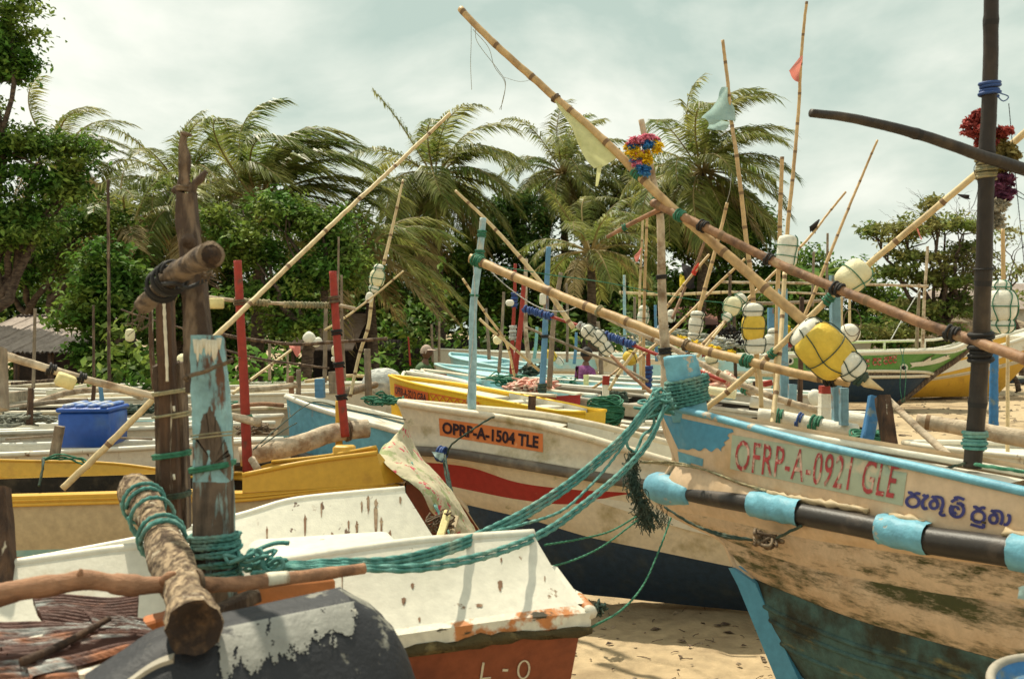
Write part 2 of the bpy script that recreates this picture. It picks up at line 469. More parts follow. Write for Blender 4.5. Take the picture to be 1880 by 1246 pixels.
mat('rust_iron', (0.075, 0.028, 0.018), (0.30, 0.31, 0.29), 5, (0.56, 0.64), st=(.6, 2.5, 1), rough=.6, bump=.5, var=.3, c3=(.30, .11, .045), s3=7, thr3=(.56, .66), st3=(.5, 3, 1), metal=.2)
mat('roof_iron', (0.35, 0.28, 0.235), (0.23, 0.18, 0.15), 3, (0.45, 0.65), st=(3, 1, 1), rough=.75, var=.15)
mat('roof_tile', (0.36, 0.25, 0.19), (0.24, 0.15, 0.11), 6, (0.45, 0.65), rough=.85, var=.2)
mat('roof_red', (0.22, 0.085, 0.055), (0.14, 0.06, 0.045), 6, (0.45, 0.65), rough=.85, var=.2)
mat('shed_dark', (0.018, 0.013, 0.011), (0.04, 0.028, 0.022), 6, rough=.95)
mat('plaster', (0.50, 0.47, 0.40), (0.38, 0.36, 0.30), 2, rough=.8)
mat('window_dark', (0.06, 0.09, 0.11), rough=.15, bump=0)
mat('rock', (0.30, 0.23, 0.15), (0.14, 0.10, 0.065), 4, (0.45, 0.6), rough=.95, bump=1.0, bscale=14, var=.2)
mat('trunk', (0.12, 0.085, 0.06), (0.055, 0.036, 0.028), 7, (0.45, 0.6), st=(1, 1, 3), rough=.95, bump=1.0, bscale=18, var=.3)
mat('leaf_dark', (0.042, 0.098, 0.019), (0.120, 0.180, 0.036), 1.3, (0.45, 0.62), rough=.62, bump=0, var=0, transl=.30, island=.65, spec=.16)
mat('leaf_mid', (0.072, 0.162, 0.024), (0.204, 0.264, 0.048), 1.3, (0.44, 0.62), rough=.62, bump=0, var=0, transl=.32, island=.65, spec=.16)
mat('leaf_light', (0.102, 0.222, 0.029), (0.168, 0.276, 0.048), 1.2, (0.42, 0.6), rough=.62, bump=0, var=0, transl=.45, island=.455, spec=.16)
mat('leaf_almond', (0.156, 0.216, 0.048), (0.264, 0.240, 0.072), .8, (0.42, 0.6), rough=.62, bump=0, var=0, transl=.34, island=.5, spec=.16)
mat('frond', (0.288, 0.281, 0.075), (0.150, 0.188, 0.044), 1.2, (0.42, 0.6), rough=.45, bump=0, var=0, transl=.45, island=.45, spec=.2)
mat('frond_green', (0.125, 0.181, 0.037), (0.237, 0.244, 0.069), 1.2, (0.42, 0.6), rough=.42, bump=0, var=0, transl=.45, island=.45, spec=.2)
mat('frond_dry', (0.413, 0.312, 0.138), (0.250, 0.188, 0.075), 1.2, (0.42, 0.6), rough=.6, bump=0, var=0, transl=.32, island=.35, spec=.2)
for nm, c in (('pom_red', (.42, .09, .075)), ('pom_yellow', (.62, .45, .05)), ('pom_purple', (.20, .07, .14)), ('pom_white', (.52, .48, .38)),
              ('pom_pink', (.78, .26, .36)), ('pom_blue', (.06, .24, .55)), ('pom_gold', (.82, .58, .03)), ('pom_olive', (.30, .24, .08))):
    mat(nm, c, rough=.7, bump=0, var=0, transl=.25, island=.35, spec=.2)

# ------------------------------------------------------------ the ground
def gz(x, y):
    z = 0.05 * (noise.noise(Vector((x * .5, y * .5, 0))) + .4 * noise.noise(Vector((x * 1.9, y * 1.9, 3))))
    f = noise.noise(Vector((x * 3.6, y * 3.6, 9)))
    return z - .02 - .035 * max(0, f) + .012 * noise.noise(Vector((x * 9, y * 9, 4)))
def ground():
    xs = np.concatenate([np.linspace(-600, -30, 14), np.linspace(-28, -2, 53), np.linspace(-1.8, 6, 112), np.linspace(6.2, 28, 74), np.linspace(30, 600, 14)])
    ys = np.concatenate([np.linspace(-40, -2, 6), np.linspace(-1, 3, 9), np.linspace(3.1, 9, 84), np.linspace(9.25, 34, 100), np.linspace(34.5, 45, 22), np.linspace(48, 900, 16)])
    rows = []
    for y in ys:
        rows.append([(x, y, gz(x, y) if abs(x) < 30 and y < 46 else -.02) for x in xs])
    g = Geo()
    grid(g, rows)
    obj('sand_beach', g, MT['sand'], origin=(0, 0, 0), kind='structure')
ground()

# ------------------------------------------------------------ vegetation
def leaf_mesh(C, Nn, size):
    n = len(C)
    a = RNG.normal(size=(n, 3))
    Nn = Nn / (np.linalg.norm(Nn, axis=1)[:, None] + 1e-9)
    U = np.cross(Nn, a); U /= (np.linalg.norm(U, axis=1)[:, None] + 1e-9)
    V = np.cross(Nn, U)
    s = size * RNG.uniform(.65, 1.3, n)[:, None]
    v = np.empty((n, 4, 3))
    v[:, 0] = C - U * s
    v[:, 1] = C + V * s * .48 + Nn * s * .14
    v[:, 2] = C + U * s - Nn * s * .22
    v[:, 3] = C - V * s * .48 + Nn * s * .14
    return v.reshape(-1, 3), np.arange(n * 4).reshape(n, 4)

def crown_pts(ells, d, n, clump=.10, dthick=1.0, per=14, rag=1.0):
    """leaf positions: tufts spread over ragged heaps of small lumps"""
    areas = np.array([e[2] * e[3] for e in ells], float)
    cnt = (areas / areas.sum() * n).astype(int)
    Cs, Ns = [], []
    for e, k in zip(ells, cnt):
        cx, cy, rx, ry = e[:4]
        dd = d + (e[4] if len(e) > 4 else 0)
        c = P(cx, cy, dd)
        a, b = 1.16 * rx / F * dd, 1.16 * ry / F * dd
        th = (a + b) / 2 * dthick
        ax_ = np.array((a, th, b))
        m = 13
        sd_ = RNG.normal(size=(m, 3)); sd_ /= np.linalg.norm(sd_, axis=1)[:, None]
        sc_ = c + sd_ * (RNG.uniform(.15, .82, m)[:, None]) * ax_
        sr = RNG.uniform(.22, .52, m) ** 1.0
        nc = max(4, k // per)
        w_ = sr ** 2; which = RNG.choice(m, nc, p=w_ / w_.sum())
        dirs = RNG.normal(size=(nc, 3)); dirs[:, 2] = np.abs(dirs[:, 2]) * .9 - .25; dirs /= np.linalg.norm(dirs, axis=1)[:, None]
        rad = RNG.uniform(.45, 1.05, nc) * (1 + rag * .22 * RNG.normal(size=nc))
        cc = sc_[which] + dirs * (rad * sr[which])[:, None] * ax_
        idx = RNG.integers(0, nc, k)
        sp = clump * d / 22 * 1.5
        off = RNG.normal(size=(k, 3)) * sp * np.array((1, 1, .55))
        Cs.append(cc[idx] + off)
        Ns.append(dirs[idx] * .5 + np.array((0, 0, .8)) + RNG.normal(size=(k, 3)) * .6)
    return np.concatenate(Cs), np.concatenate(Ns)

def limb(g, a, b, r0, r1, n=10, wob=.04, sides=7):
    t = np.linspace(0, 1, n)[:, None]
    L = np.linalg.norm(b - a)
    p = a * (1 - t) + b * t
    w = np.cumsum(RNG.normal(size=(n, 3)), axis=0) * L * wob * .5
    w -= w[0] + t * (w[-1] - w[0])
    p = p + w
    tube(g, p, np.linspace(r0, r1, n), sides)
    return p

def tree(label, ells, d, n, size, leaf, trunk_x, r=.16, cat='tree', group=None, clump=.1, name='broadleaf_tree', per=14, dthick=1.0, fork=None):
    base = P(trunk_x, HY, d); base[2] = -.05
    t = thing(name, label, cat, base, group)
    g = Geo()
    e0 = max(ells, key=lambda e: e[2] * e[3])
    f = P(trunk_x, HY, d) if fork is None else P(fork[0], fork[1], d)
    top = P(e0[0], e0[1], d)
    mid = base * .45 + top * .55 if fork is None else f
    limb(g, base, mid, r, r * .7, 12, .05, 9)
    for e in ells:
        c = P(e[0], e[1], d + (e[4] if len(e) > 4 else 0))
        p = limb(g, mid, c, r * .5, r * .12, 10, .08, 6)
        for _ in range(3):
            q = p[random.randint(5, 8)]
            limb(g, q, c + RNG.normal(size=3) * np.array((e[2], (e[2] + e[3]) / 2, e[3])) / F * d * .5, r * .18, r * .05, 6, .1, 5)
    obj('trunk', g, MT['trunk'], t)
    C, Nn = crown_pts(ells, d, n, clump, dthick, per)
    obj('crown', leaf_mesh(C, Nn, size), MT[leaf], t, smooth=False, kind='stuff')
    return t

G1 = 'broadleaf trees behind the beach'
tree('olive green tree filling the space under the leftmost palm crown', [(150, 400, 120, 75), (260, 440, 80, 70), (60, 480, 120, 90), (200, 500, 120, 80)], 31, 13000, .10, 'leaf_almond', 160, .2)
tree('dark tree showing between the red posts and the tallest palm', [(620, 470, 110, 70), (560, 540, 110, 80), (690, 560, 90, 80)], 38, 13000, .12, 'leaf_dark', 610, .2)
tree('dark green tree at the far left edge, its crown reaching the picture top',
     [(15, 70, 60, 70), (20, 130, 50, 45), (-50, 250, 80, 90), (70, 285, 90, 60), (120, 340, 60, 50), (20, 400, 110, 70)], 19, 21000, .062, 'leaf_mid', -60, .22)
tree('broad tree at the left standing behind the grey iron roofed shed',
     [(60, 440, 130, 80), (0, 520, 90, 60), (170, 420, 60, 60), (215, 460, 60, 60)], 23, 15000, .062, 'leaf_mid', 40, .2)
tree('dense glossy leaved tree between the iron roofed shed and the crossed post',
     [(200, 500, 75, 62), (180, 580, 60, 60), (235, 570, 60, 75), (230, 660, 70, 45), (160, 655, 40, 30)], 15.5, 10500, .060, 'leaf_mid', 205, .12)
tree('bright leaved tree in front of the wind swept palm behind the red posts',
     [(520, 385, 75, 38), (600, 420, 55, 42), (480, 470, 65, 45), (600, 500, 80, 60), (420, 420, 45, 40), (500, 545, 90, 40), (545, 600, 60, 30)], 20, 15000, .066, 'leaf_mid', 545, .16)
tree('shadowy tree filling the gap behind the tall brown post',
     [(300, 470, 80, 90), (340, 580, 120, 90), (250, 420, 60, 60), (410, 560, 80, 90)], 27, 12000, .085, 'leaf_dark', 320, .16)
tree('dense tree behind the tallest palm left of the pale blue pole',
     [(760, 470, 75, 55), (840, 500, 85, 75), (700, 520, 70, 90), (800, 570, 110, 45), (905, 560, 70, 60)], 36.5, 15000, .105, 'leaf_mid', 790, .2)
tree('wide dark tree right of the pale blue pole behind the blue pole',
     [(930, 450, 85, 70), (1010, 510, 90, 70), (960, 400, 70, 45), (1040, 580, 120, 40), (1120, 520, 80, 70)], 37, 16000, .105, 'leaf_dark', 985, .2)
tree('yellowish tree whose crown fills the gap between the two central palms',
     [(1080, 390, 60, 50), (1150, 340, 60, 50), (1130, 430, 70, 60), (905, 395, 45, 40)], 39, 9000, .105, 'leaf_almond', 1120, .18)
tree('vine covered tree with bright clumps beneath the right hand palm',
     [(1250, 440, 60, 60), (1320, 420, 70, 80), (1385, 440, 55, 70), (1230, 530, 80, 60), (1340, 540, 100, 50), (1420, 500, 45, 50)], 34, 17000, .100, 'leaf_mid', 1330, .2)
tree('low leafy tree at the right between the palm and the spreading almond tree',
     [(1490, 500, 55, 38), (1560, 510, 55, 40), (1450, 560, 70, 45), (1600, 560, 70, 50), (1540, 600, 110, 30)], 38, 11000, .11, 'leaf_mid', 1520, .14)
tree('spreading sea almond tree with layered flat branches left of the black mast',
     [(1600, 425, 42, 12), (1660, 432, 50, 16), (1745, 415, 70, 22), (1700, 470, 60, 18), (1780, 460, 45, 24), (1640, 500, 50, 16), (1740, 520, 80, 26), (1690, 570, 85, 26), (1765, 560, 40, 32), (1640, 610, 90, 24), (1705, 372, 18, 13), (1730, 640, 60, 20)],
     30, 13500, .086, 'leaf_almond', 1728, .17, dthick=2.0, per=9, fork=(1735, 590), clump=.06)
tree('small thin leaved tree at the right edge behind the black mast',
     [(1850, 430, 30, 8), (1860, 500, 40, 8), (1840, 545, 36, 8)], 33, 700, .08, 'leaf_almond', 1880, .09, dthick=2.5, per=6, fork=(1850, 560))

def hedge():
    g_ = [(x, 575 + 22 * math.sin(x * .02), 90, 85) for x in range(-60, 1480, 60)]
    C, Nn = crown_pts(g_, 42, 42000, .2)
    obj('far_undergrowth', leaf_mesh(C, Nn, .17), MT['leaf_dark'], smooth=False, kind='stuff', label='dark undergrowth closing the beach behind the trees', category='undergrowth')
hedge()

def bare_tree():
    base = P(1870, HY, 29); base[2] = 0
    t = thing('bare_tree', 'leafless tree with thin spreading twigs at the upper right behind the mast', 'tree', base)
    g = Geo()
    top = P(1850, 520, 29)
    limb(g, base, top, .08, .05, 10, .05)
    def rec(a, dirv, L, r, k):
        b = a + dirv * L
        p = limb(g, a, b, r, r * .5, 7, .09, 4)
        if k == 0:
            return
        for _ in range(3):
            nd = nrm(dirv + RNG.normal(size=3) * .55 + np.array((0, 0, .08)))
            rec(p[random.randint(3, 6)], nd, L * random.uniform(.55, .8), r * .5, k - 1)
    for dx, dz in ((-1.0, .9), (-.8, .5), (-1.2, 1.3), (.4, .9), (-.3, 1.2), (-1, .25)):
        rec(top, nrm(np.array((dx, random.uniform(-.3, .3), dz))), 1.15, .022, 3)
    obj('branches', g, MT['trunk'], t)
bare_tree()
def twigs():
    base = P(1735, 430, 30.5)
    t = thing('bare_sapling', 'thin leafless branches standing above the spreading almond tree', 'tree', (base[0], base[1], 0))
    g = Geo()
    limb(g, np.array((base[0], base[1], 0)), base, .06, .03, 10, .03, 5)
    def rec(a, dirv, L, r, k):
        p = limb(g, a, a + dirv * L, r, r * .5, 7, .09, 4)
        if k:
            for _ in range(3):
                rec(p[random.randint(3, 6)], nrm(dirv + RNG.normal(size=3) * .5), L * random.uniform(.55, .8), r * .55, k - 1)
    for dx, dz in ((-1.1, .9), (-.7, 1.1), (.6, .9), (1.2, .8), (-1.3, .5), (.9, .4)):
        rec(base, nrm(np.array((dx, 0, dz))), 1.0, .017, 2)
    obj('branches', g, MT['trunk'], t)
twigs()

def frond_mesh(start, az, el, L, droop, wind, seed, nleaf=46, lw=.055, ll=.98):
    """one feather leaf: an arching midrib with drooping leaflets streaming down wind"""
    rg = np.random.default_rng(seed)
    g = Geo()
    n = 16; nleaf = int(nleaf * 1.45)
    d = np.array((math.cos(az) * math.cos(el), math.sin(az) * math.cos(el), math.sin(el)))
    p = np.array(start, float)
    pts = [p.copy()]
    for i in range(n):
        t = i / n
        d = nrm(d + np.array((wind * .11 * (.3 + t), 0, -droop * .15 * (.25 + t))))
        p = p + d * L / n
        pts.append(p.copy())
    pts = np.array(pts)
    tube(g, pts, np.linspace(.035, .008, n + 1), 4, 1, cap=False)
    T, U, V = frames(pts)
    vs, fs = [], []
    k = 0
    for i in range(nleaf):
        t = .16 + .84 * i / nleaf
        q = t * n
        j = min(int(q), n - 1)
        c = pts[j] * (1 - (q - j)) + pts[j + 1] * (q - j)
        side = nrm(np.cross(T[j], (0, 0, 1.0)))
        upv = np.cross(side, T[j])
        env = ll * L / 4.2 * (math.sin(min(1, t * 1.15) * math.pi * .86) ** .6 + .12)
        for s in (-1, 1):
            if rg.random() < .05:
                continue
            dr = nrm(side * s * .9 + T[j] * (.55 + .3 * rg.random()) + upv * rg.uniform(-.05, .25) + np.array((wind * .22, 0, -.12)))
            l = env * rg.uniform(.75, 1.1)
            w = lw * L / 4.2 * rg.uniform(.7, 1.2)
            wv = nrm(np.cross(dr, upv)) * w * .5 + rg.normal(size=3) * w * .12
            a = c
            m1 = c + dr * l * .5 + np.array((wind * .06, 0, -.05)) * l
            dr2 = nrm(dr + np.array((wind * .5, 0, -.55 - droop * .25)))
            e = m1 + dr2 * l * .55
            vs += [a - wv * .4, a + wv * .4, m1 + wv, m1 - wv, e]
            fs += [(k, k + 1, k + 2, k + 3), (k + 3, k + 2, k + 4)]
            k += 5
    g.add(vs, fs, 0)
    return g

def palm(label, cx, cy, d, bx, L, nf, wind, seed, trunk_r=.15, dry=3, mats='frond', lean=0, up=.5, nleaf=46, spread=(0, 2 * math.pi), elr=(-.35, 1.35)):
    base = P(bx, HY, d); base[2] = -.05
    t = thing('coconut_palm', label, 'palm tree', base, 'coconut palms behind the beach')
    c = P(cx, cy, d)
    rg = random.Random(seed)
    g = Geo()
    n = 46
    tt = np.linspace(0, 1, n)[:, None]
    p = base * (1 - tt) + c * tt + np.array((1, 0, 0)) * np.sin(tt * math.pi) * lean
    r = trunk_r * (1.25 - .45 * tt[:, 0]) * (1 + .07 * (np.arange(n) % 2))
    tube(g, p, r, 9, rough=.03)
    obj('trunk', g, MT['trunk'], t)
    bg = Geo()
    for k in range(7):
        a = k * 2.4
        o_ = np.array((math.cos(a), math.sin(a), 0)) * .24
        s = RNG.normal(size=(8, 3)); 
        cc = c + o_ + np.array((0, 0, -.22 - .1 * (k % 3)))
        th = np.linspace(-1, 1, 6)
        tube(bg, cc + np.array((0, 0, 1))[None, :] * th[:, None] * .11, .10 * np.sqrt(np.clip(1.02 - th ** 2, .02, 1)), 7)
    obj('coconut_bunch', bg, MT['frond_dry'], t, label='cluster of coconuts under the fronds')
    for k in range(nf):
        f = k / nf
        el = elr[1] + (elr[0] - elr[1]) * (f ** .8) + rg.uniform(-.15, .15)
        az = spread[0] + (k * 2.39996) % (spread[1] - spread[0]) + rg.uniform(-.2, .2)
        mname = mats
        if k >= nf - dry:
            mname = 'frond_dry'
        elif rg.random() < .35:
            mname = 'frond_green' if mats == 'frond' else 'frond'
        gm = frond_mesh(c + np.array((math.cos(az), math.sin(az), 0)) * .08, az, el, L * rg.uniform(.85, 1.1), rg.uniform(.7, 1.15), wind * (1.0 + .6 * max(0, el)), seed * 100 + k, nleaf)
        obj('frond', gm, [MT[mname], MT['frond_dry']], t, smooth=False)
    return t

palm('palm with tattered fronds behind the forked brown post', 335, 345, 28, 350, 2.9, 30, .3, 1, nleaf=52, elr=(-.7, 1.5))
palm('big wind swept palm leaning right above the bright leaved tree', 478, 372, 25, 470, 3.5, 34, .85, 2, mats='frond_green', nleaf=60, elr=(-.1, 1.5))
palm('tallest palm left of centre with its tuft blown upright', 800, 325, 34, 812, 3.6, 42, .34, 3, nleaf=56, elr=(-.8, 1.3))
palm('palm behind the pale yellow flag with a compact crown', 1035, 318, 39, 1040, 3.1, 38, .25, 4, nleaf=54, elr=(-.8, 1.5))
palm('large palm at the right with long fronds streaming over the sky', 1290, 315, 32, 1272, 3.6, 42, .42, 5, lean=.15, nleaf=56, elr=(-.8, 1.5))
palm('young short palm in the middle with arching fronds', 1085, 462, 26, 1090, 2.1, 22, .3, 6, trunk_r=.12, dry=2, elr=(-.3, 1.35))
palm('palm half hidden behind the tree at the far left', 112, 285, 29, 120, 2.4, 20, .9, 8, mats='frond_green')
palm('low palm with brown hanging fronds left of the forked post', 238, 420, 24, 236, 2.2, 18, .35, 9, dry=9, trunk_r=.12)
palm('low palm with long drooping fronds beside the dark shed', 675, 455, 24, 690, 2.7, 22, .75, 10, dry=5, trunk_r=.12, elr=(-.5, 1.0))
palm('small palm with hanging fronds under the right hand palm', 1190, 400, 36, 1185, 2.6, 18, .2, 11, trunk_r=.12, dry=6)
palm('palm of yellowing fronds behind the bright leaved tree', 415, 400, 29, 420, 2.6, 20, .6, 12, dry=8)

def banana(label, px, py, d, L, n, seed):
    base = P(px, HY, d); base[2] = 0
    t = thing('banana_plant', label, 'plant', base)
    top = P(px, py, d)
    g = Geo(); limb(g, base, top, .09, .06, 8, .02)
    obj('stem', g, MT['leaf_almond'], t)
    rg = random.Random(seed)
    for k in range(n):
        az = rg.uniform(0, 6.28); el = rg.uniform(.5, 1.3)
        dd = np.array((math.cos(az) * math.cos(el), math.sin(az) * math.cos(el), math.sin(el)))
        p = top.copy(); pts = [p.copy()]
        for i in range(9):
            dd = nrm(dd + np.array((.04, 0, -.10 - .02 * i))); p = p + dd * L / 9; pts.append(p.copy())
        pts = np.array(pts); T, U, V = frames(pts)
        side = np.cross(T, (0, 0, 1.0)); side /= np.linalg.norm(side, axis=1)[:, None]
        wd = .22 * np.sin(np.linspace(.15, 1, 10) * math.pi * .97)[:, None]
        g = Geo(); grid(g, [pts - side * wd + np.array((0, 0, -.04)), pts, pts + side * wd + np.array((0, 0, -.04))])
        obj('leaf', g, MT['leaf_mid'], t)
banana('banana plant with broad leaves under the white barrel float', 1495, 520, 36, 1.9, 8, 3)
banana('banana plant with broad leaves beside the banana at the left of the hut', 1470, 540, 35, 1.6, 6, 4)

def leafy_weeds(label, x0, x1, y, d, n, size, h, m='leaf_light', name='weed_patch', cat='weeds'):
    C = []; Nn = []
    for i in range(n):
        x = random.uniform(x0, x1)
        b = P(x, HY, d + random.uniform(-.9, .9)); hz = random.uniform(.02, 1) * h * (.25 + 1.1 * max(0, .5 + 1.3 * noise.noise(Vector((b[0] * 1.1, b[1] * 1.1, 3.3)))))
        C.append((b[0], b[1], hz)); Nn.append((random.gauss(0, .5), random.gauss(0, .5) - .2, 1))
    obj(name, leaf_mesh(np.array(C), np.array(Nn) * np.array((1, 1, .6)), size), MT[m], smooth=False, kind='stuff', label=label, category=cat)
leafy_weeds('broad leaved green weeds behind the red posts', 395, 760, 700, 14.5, 3200, .085, 1.05)
leafy_weeds('low dark weeds in front of the iron roofed shed', 120, 330, 700, 13.5, 2000, .085, 1.1, 'leaf_mid')
leafy_weeds('green creepers on the bank behind the green boat', 1380, 1700, 650, 37, 2500, .2, 1.6, 'leaf_mid')

# ------------------------------------------------------------ sheds, wall, rocks
leafy_weeds('dark leafy undergrowth between the trunks along the back of the beach', -60, 1460, 640, 29, 9000, .14, 2.3, 'leaf_mid', name='undergrowth', cat='undergrowth')
def shed(label, x0, x1, ytop, yeave, d, roofm, n, depth=3.0, tile=False, name='shed'):
    a, b = P(x0, yeave, d), P(x1, yeave, d)
    ze = a[2]; zr = P(x0, ytop, d + depth)[2]
    t = thing(name, label, 'shed', (a[0], d, 0))
    wdt = (b[0] - a[0]) / n
    for i in range(n):
        g = Geo()
        rows = []
        m = 10
        for j in range(7):
            s = j / 6
            r = []
            for k in range(m + 1):
                u = k / m
                x = a[0] + (i + u) * wdt + (.01 if k == m else 0)
                zz = (.018 * math.cos(u * 2 * math.pi * 4)) if not tile else .03 * (j % 2)
                r.append((x, d + depth * s, ze + (zr - ze) * s + zz + .004 * (i % 2) + random.uniform(-.004, .004)))
            rows.append(r)
        grid(g, rows)
        grid(g, [[(p[0], p[1], p[2] - .02) for p in r] for r in rows], flip=True)
        obj('roof_sheet' if not tile else 'roof_panel', g, roofm, t)
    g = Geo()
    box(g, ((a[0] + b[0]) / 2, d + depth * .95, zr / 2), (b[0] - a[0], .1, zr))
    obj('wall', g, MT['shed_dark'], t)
    for i in range(4):
        g = Geo()
        x = a[0] + (b[0] - a[0]) * (i + .3) / 4
        tube(g, [(x, d + .1, 0), (x, d + .1, ze)], .05, 7)
        obj('post', g, MT['wood_dark'], t)
shed('low shed with a grey corrugated iron roof at the left edge', -120, 132, 578, 646, 17, MT['roof_iron'], 7)
shed('hut with a pale tiled roof behind the red posts', 528, 646, 572, 642, 22, MT['roof_tile'], 3, tile=True)
shed('hut with a dark red tiled roof beyond the yellow floats', 1255, 1345, 562, 596, 36, MT['roof_red'], 3, tile=True)
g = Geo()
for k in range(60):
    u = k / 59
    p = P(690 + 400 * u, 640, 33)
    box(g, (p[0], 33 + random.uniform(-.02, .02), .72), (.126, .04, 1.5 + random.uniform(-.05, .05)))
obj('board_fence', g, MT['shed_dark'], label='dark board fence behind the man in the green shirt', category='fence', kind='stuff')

def house():
    a, b = P(1740, 600, 58), P(1960, 600, 58)
    t = thing('white_house', 'low white building with a grey roof behind the mast at the right', 'building', (a[0], 58, 0))
    g = Geo(); box(g, ((a[0] + b[0]) / 2, 60, 1.5), (b[0] - a[0], 4, 3.0)); obj('wall', g, MT['plaster'], t, smooth=False)
    g = Geo(); z0, z1 = 3.0, 4.6
    x0, x1 = a[0] - .4, b[0] + .4
    g.add([(x0, 57.5, z0), (x1, 57.5, z0), (x1, 60.5, z1), (x0 + .8, 60.5, z1), (x1, 62.6, z0), (x0, 62.6, z0)], [(0, 1, 2, 3), (3, 2, 4, 5), (0, 3, 5)])
    obj('roof', g, MT['roof_iron'], t, smooth=False)
    for k in range(3):
        g = Geo(); box(g, (a[0] + 1.0 + 2.1 * k, 57.97, 1.9), (1.0, .1, 1.0)); w = obj('window', g, MT['window_dark'], t, smooth=False)
        g = Geo(); box(g, (a[0] + 1.0 + 2.1 * k, 57.9, 1.36), (1.2, .16, .08)); obj('sill', g, MT['plaster'], w, smooth=False)
    return t
house()

def rock(label, px, py, d, r, seed, grp='rocks on the bank behind the green boat'):
    rg = np.random.default_rng(seed)
    c = P(px, py, d)
    g = Geo()
    nu, nv = 12, 8
    vs = []
    for j in range(nv + 1):
        ph = math.pi * j / nv
        for i in range(nu):
            th = 2 * math.pi * i / nu
            dd = np.array((math.sin(ph) * math.cos(th), math.sin(ph) * math.sin(th), math.cos(ph)))
            k = 1 + .35 * noise.noise(Vector(dd * 1.3 + seed))
            vs.append(c + dd * np.array((r, r * .8, r * .6)) * k)
    fs = [(j * nu + i, j * nu + (i + 1) % nu, (j + 1) * nu + (i + 1) % nu, (j + 1) * nu + i) for j in range(nv) for i in range(nu)]
    g.add(vs, fs)
    obj('rock', g, MT['rock'], smooth=False, label=label, category='rock', group=grp)
for i, (x, y, r_) in enumerate(((1700, 610, 1.0), (1745, 595, 1.3), (1785, 600, 1.1), (1830, 620, 1.5), (1870, 615, 1.4), (1660, 630, .9), (1725, 635, 1.2), (1775, 640, 1.1), (1620, 640, .9))):
    rock(('largest ' if r_ == 1.5 else '') + ['low boulder under the almond tree trunk', 'brown boulder right of the almond tree trunk', 'earthy boulder just left of the black mast', 'boulder right of the mast below the white building', 'boulder at the right edge behind the stacked floats', 'boulder behind the bow of the green boat', 'boulder in the lower row beneath the almond trunk', 'boulder in the lower row left of the black mast', 'boulder farthest left, behind the fish boat rail'][i], x, y + 10, 43, r_, i)
g = Geo()
rows = []
for j in range(9):
    r = []
    for i in range(41):
        x = 12 + i * 1.3
        y = 42 + j * 1.2
        r.append((x, y, -.05 + 1.55 * min(1, j / 4) ** .7 + .18 * noise.noise(Vector((x * .6, y * .6, 5)))))
    rows.append(r)
grid(g, rows); obj('earth_bank', g, MT['rock'], kind='structure')
# ------------------------------------------------------------ boats
class Hull:
    """a hull from its lines: each line is (column, row, half breadth off the centre plane)"""
    def __init__(s, px, py, d, ang, flip=False):
        s.O = P(px, py, d)
        a = R(ang)
        s.h = np.array((math.cos(a), math.sin(a), 0))
        s.n = np.array((-math.sin(a), math.cos(a), 0))
        if np.dot(s.n, -s.O) < 0:
            s.n = -s.n
        s.curves = []
    def pt(s, c):
        if c[0] == 'w':
            return s.O + s.h * c[1] + s.n * c[2] + np.array((0, 0, c[3] - s.O[2]))
        px, py, b = c
        u = (px - CX) / F
        w = -(py - HY) / F
        d = (b + s.O[0] * s.n[0] + s.O[1] * s.n[1]) / (u * s.n[0] + s.n[1])
        return np.array((u * d, d, H + w * d))
    def line(s, pts, n=40):
        return cat_rom([s.pt(c) for c in pts], n)
    def mirror(s, X):
        X = np.asarray(X)
        k = (X - s.O) @ s.n
        return X - 2 * k[..., None] * s.n
    def off(s, X, b):
        return np.asarray(X) + s.n * b

def band(g, a, b, M=4, bulge=0.0, n=None, mi=0, flip=False):
    rows = [a * (1 - k / M) + b * (k / M) + (n * bulge * math.sin(math.pi * k / M) if n is not None else 0) for k in range(M + 1)]
    grid(g, rows, mi, flip)

def both(g, hl, a, b, M=4, bulge=0.0, mi=0):
    rows = np.array([a * (1 - k / M) + b * (k / M) + hl.n * bulge * math.sin(math.pi * k / M) for k in range(M + 1)])
    grid(g, rows, mi)
    grid(g, hl.mirror(rows), mi, True)

def bvh_of(objs):
    V, Fc, n = [], [], 0
    for o in objs:
        og = Vector(ORG[o.name])
        me = o.data
        V += [v.co + og for v in me.vertices]
        Fc += [tuple(i + n for i in p.vertices) for p in me.polygons]
        n += len(me.vertices)
    return BVHTree.FromPolygons(V, Fc)

def onto(bvh, px, py, lift=.006):
    o = Vector((0, 0, H))
    dr = Vector(((px - CX) / F, 1, -(py - HY) / F)).normalized()
    h = bvh.ray_cast(o, dr)
    if h[0] is None:
        return None
    n = h[1]
    if n.dot(dr) > 0:
        n = -n
    return np.array(h[0] + n * lift)

def decal(g, bvh, quad, polys, lift=.006, mi=0):
    """flat print laid on a surface: polys are lists of (u, v) with v up, quad is TL, TR, BR, BL"""
    tl, tr, br, bl = [np.array(q, float) for q in quad]
    for vs, fs in polys:
        W_ = []; miss = set()
        for k, (u, v) in enumerate(vs):
            q = (tl * (1 - u) + tr * u) * v + (bl * (1 - u) + br * u) * (1 - v)
            w = onto(bvh, q[0], q[1], lift)
            if w is None:
                miss.add(k); w = W_[-1] if W_ else np.zeros(3)
            W_.append(w)
        fs = [f for f in fs if not miss.intersection(f)]
        if fs:
            used = sorted({i for f in fs for i in f}); mp_ = {i: k for k, i in enumerate(used)}
            g.add([W_[i] for i in used], [tuple(mp_[i] for i in f) for f in fs], mi)

def lay(g, sf, box_, polys, mi=0):
    """print laid on a hull side given in its own length and height (t, f)"""
    t0, t1, f0, f1 = box_
    for vs, fs in polys:
        g.add([sf(t0 + (t1 - t0) * u, f1 + (f0 - f1) * v) for u, v in vs], fs, mi)

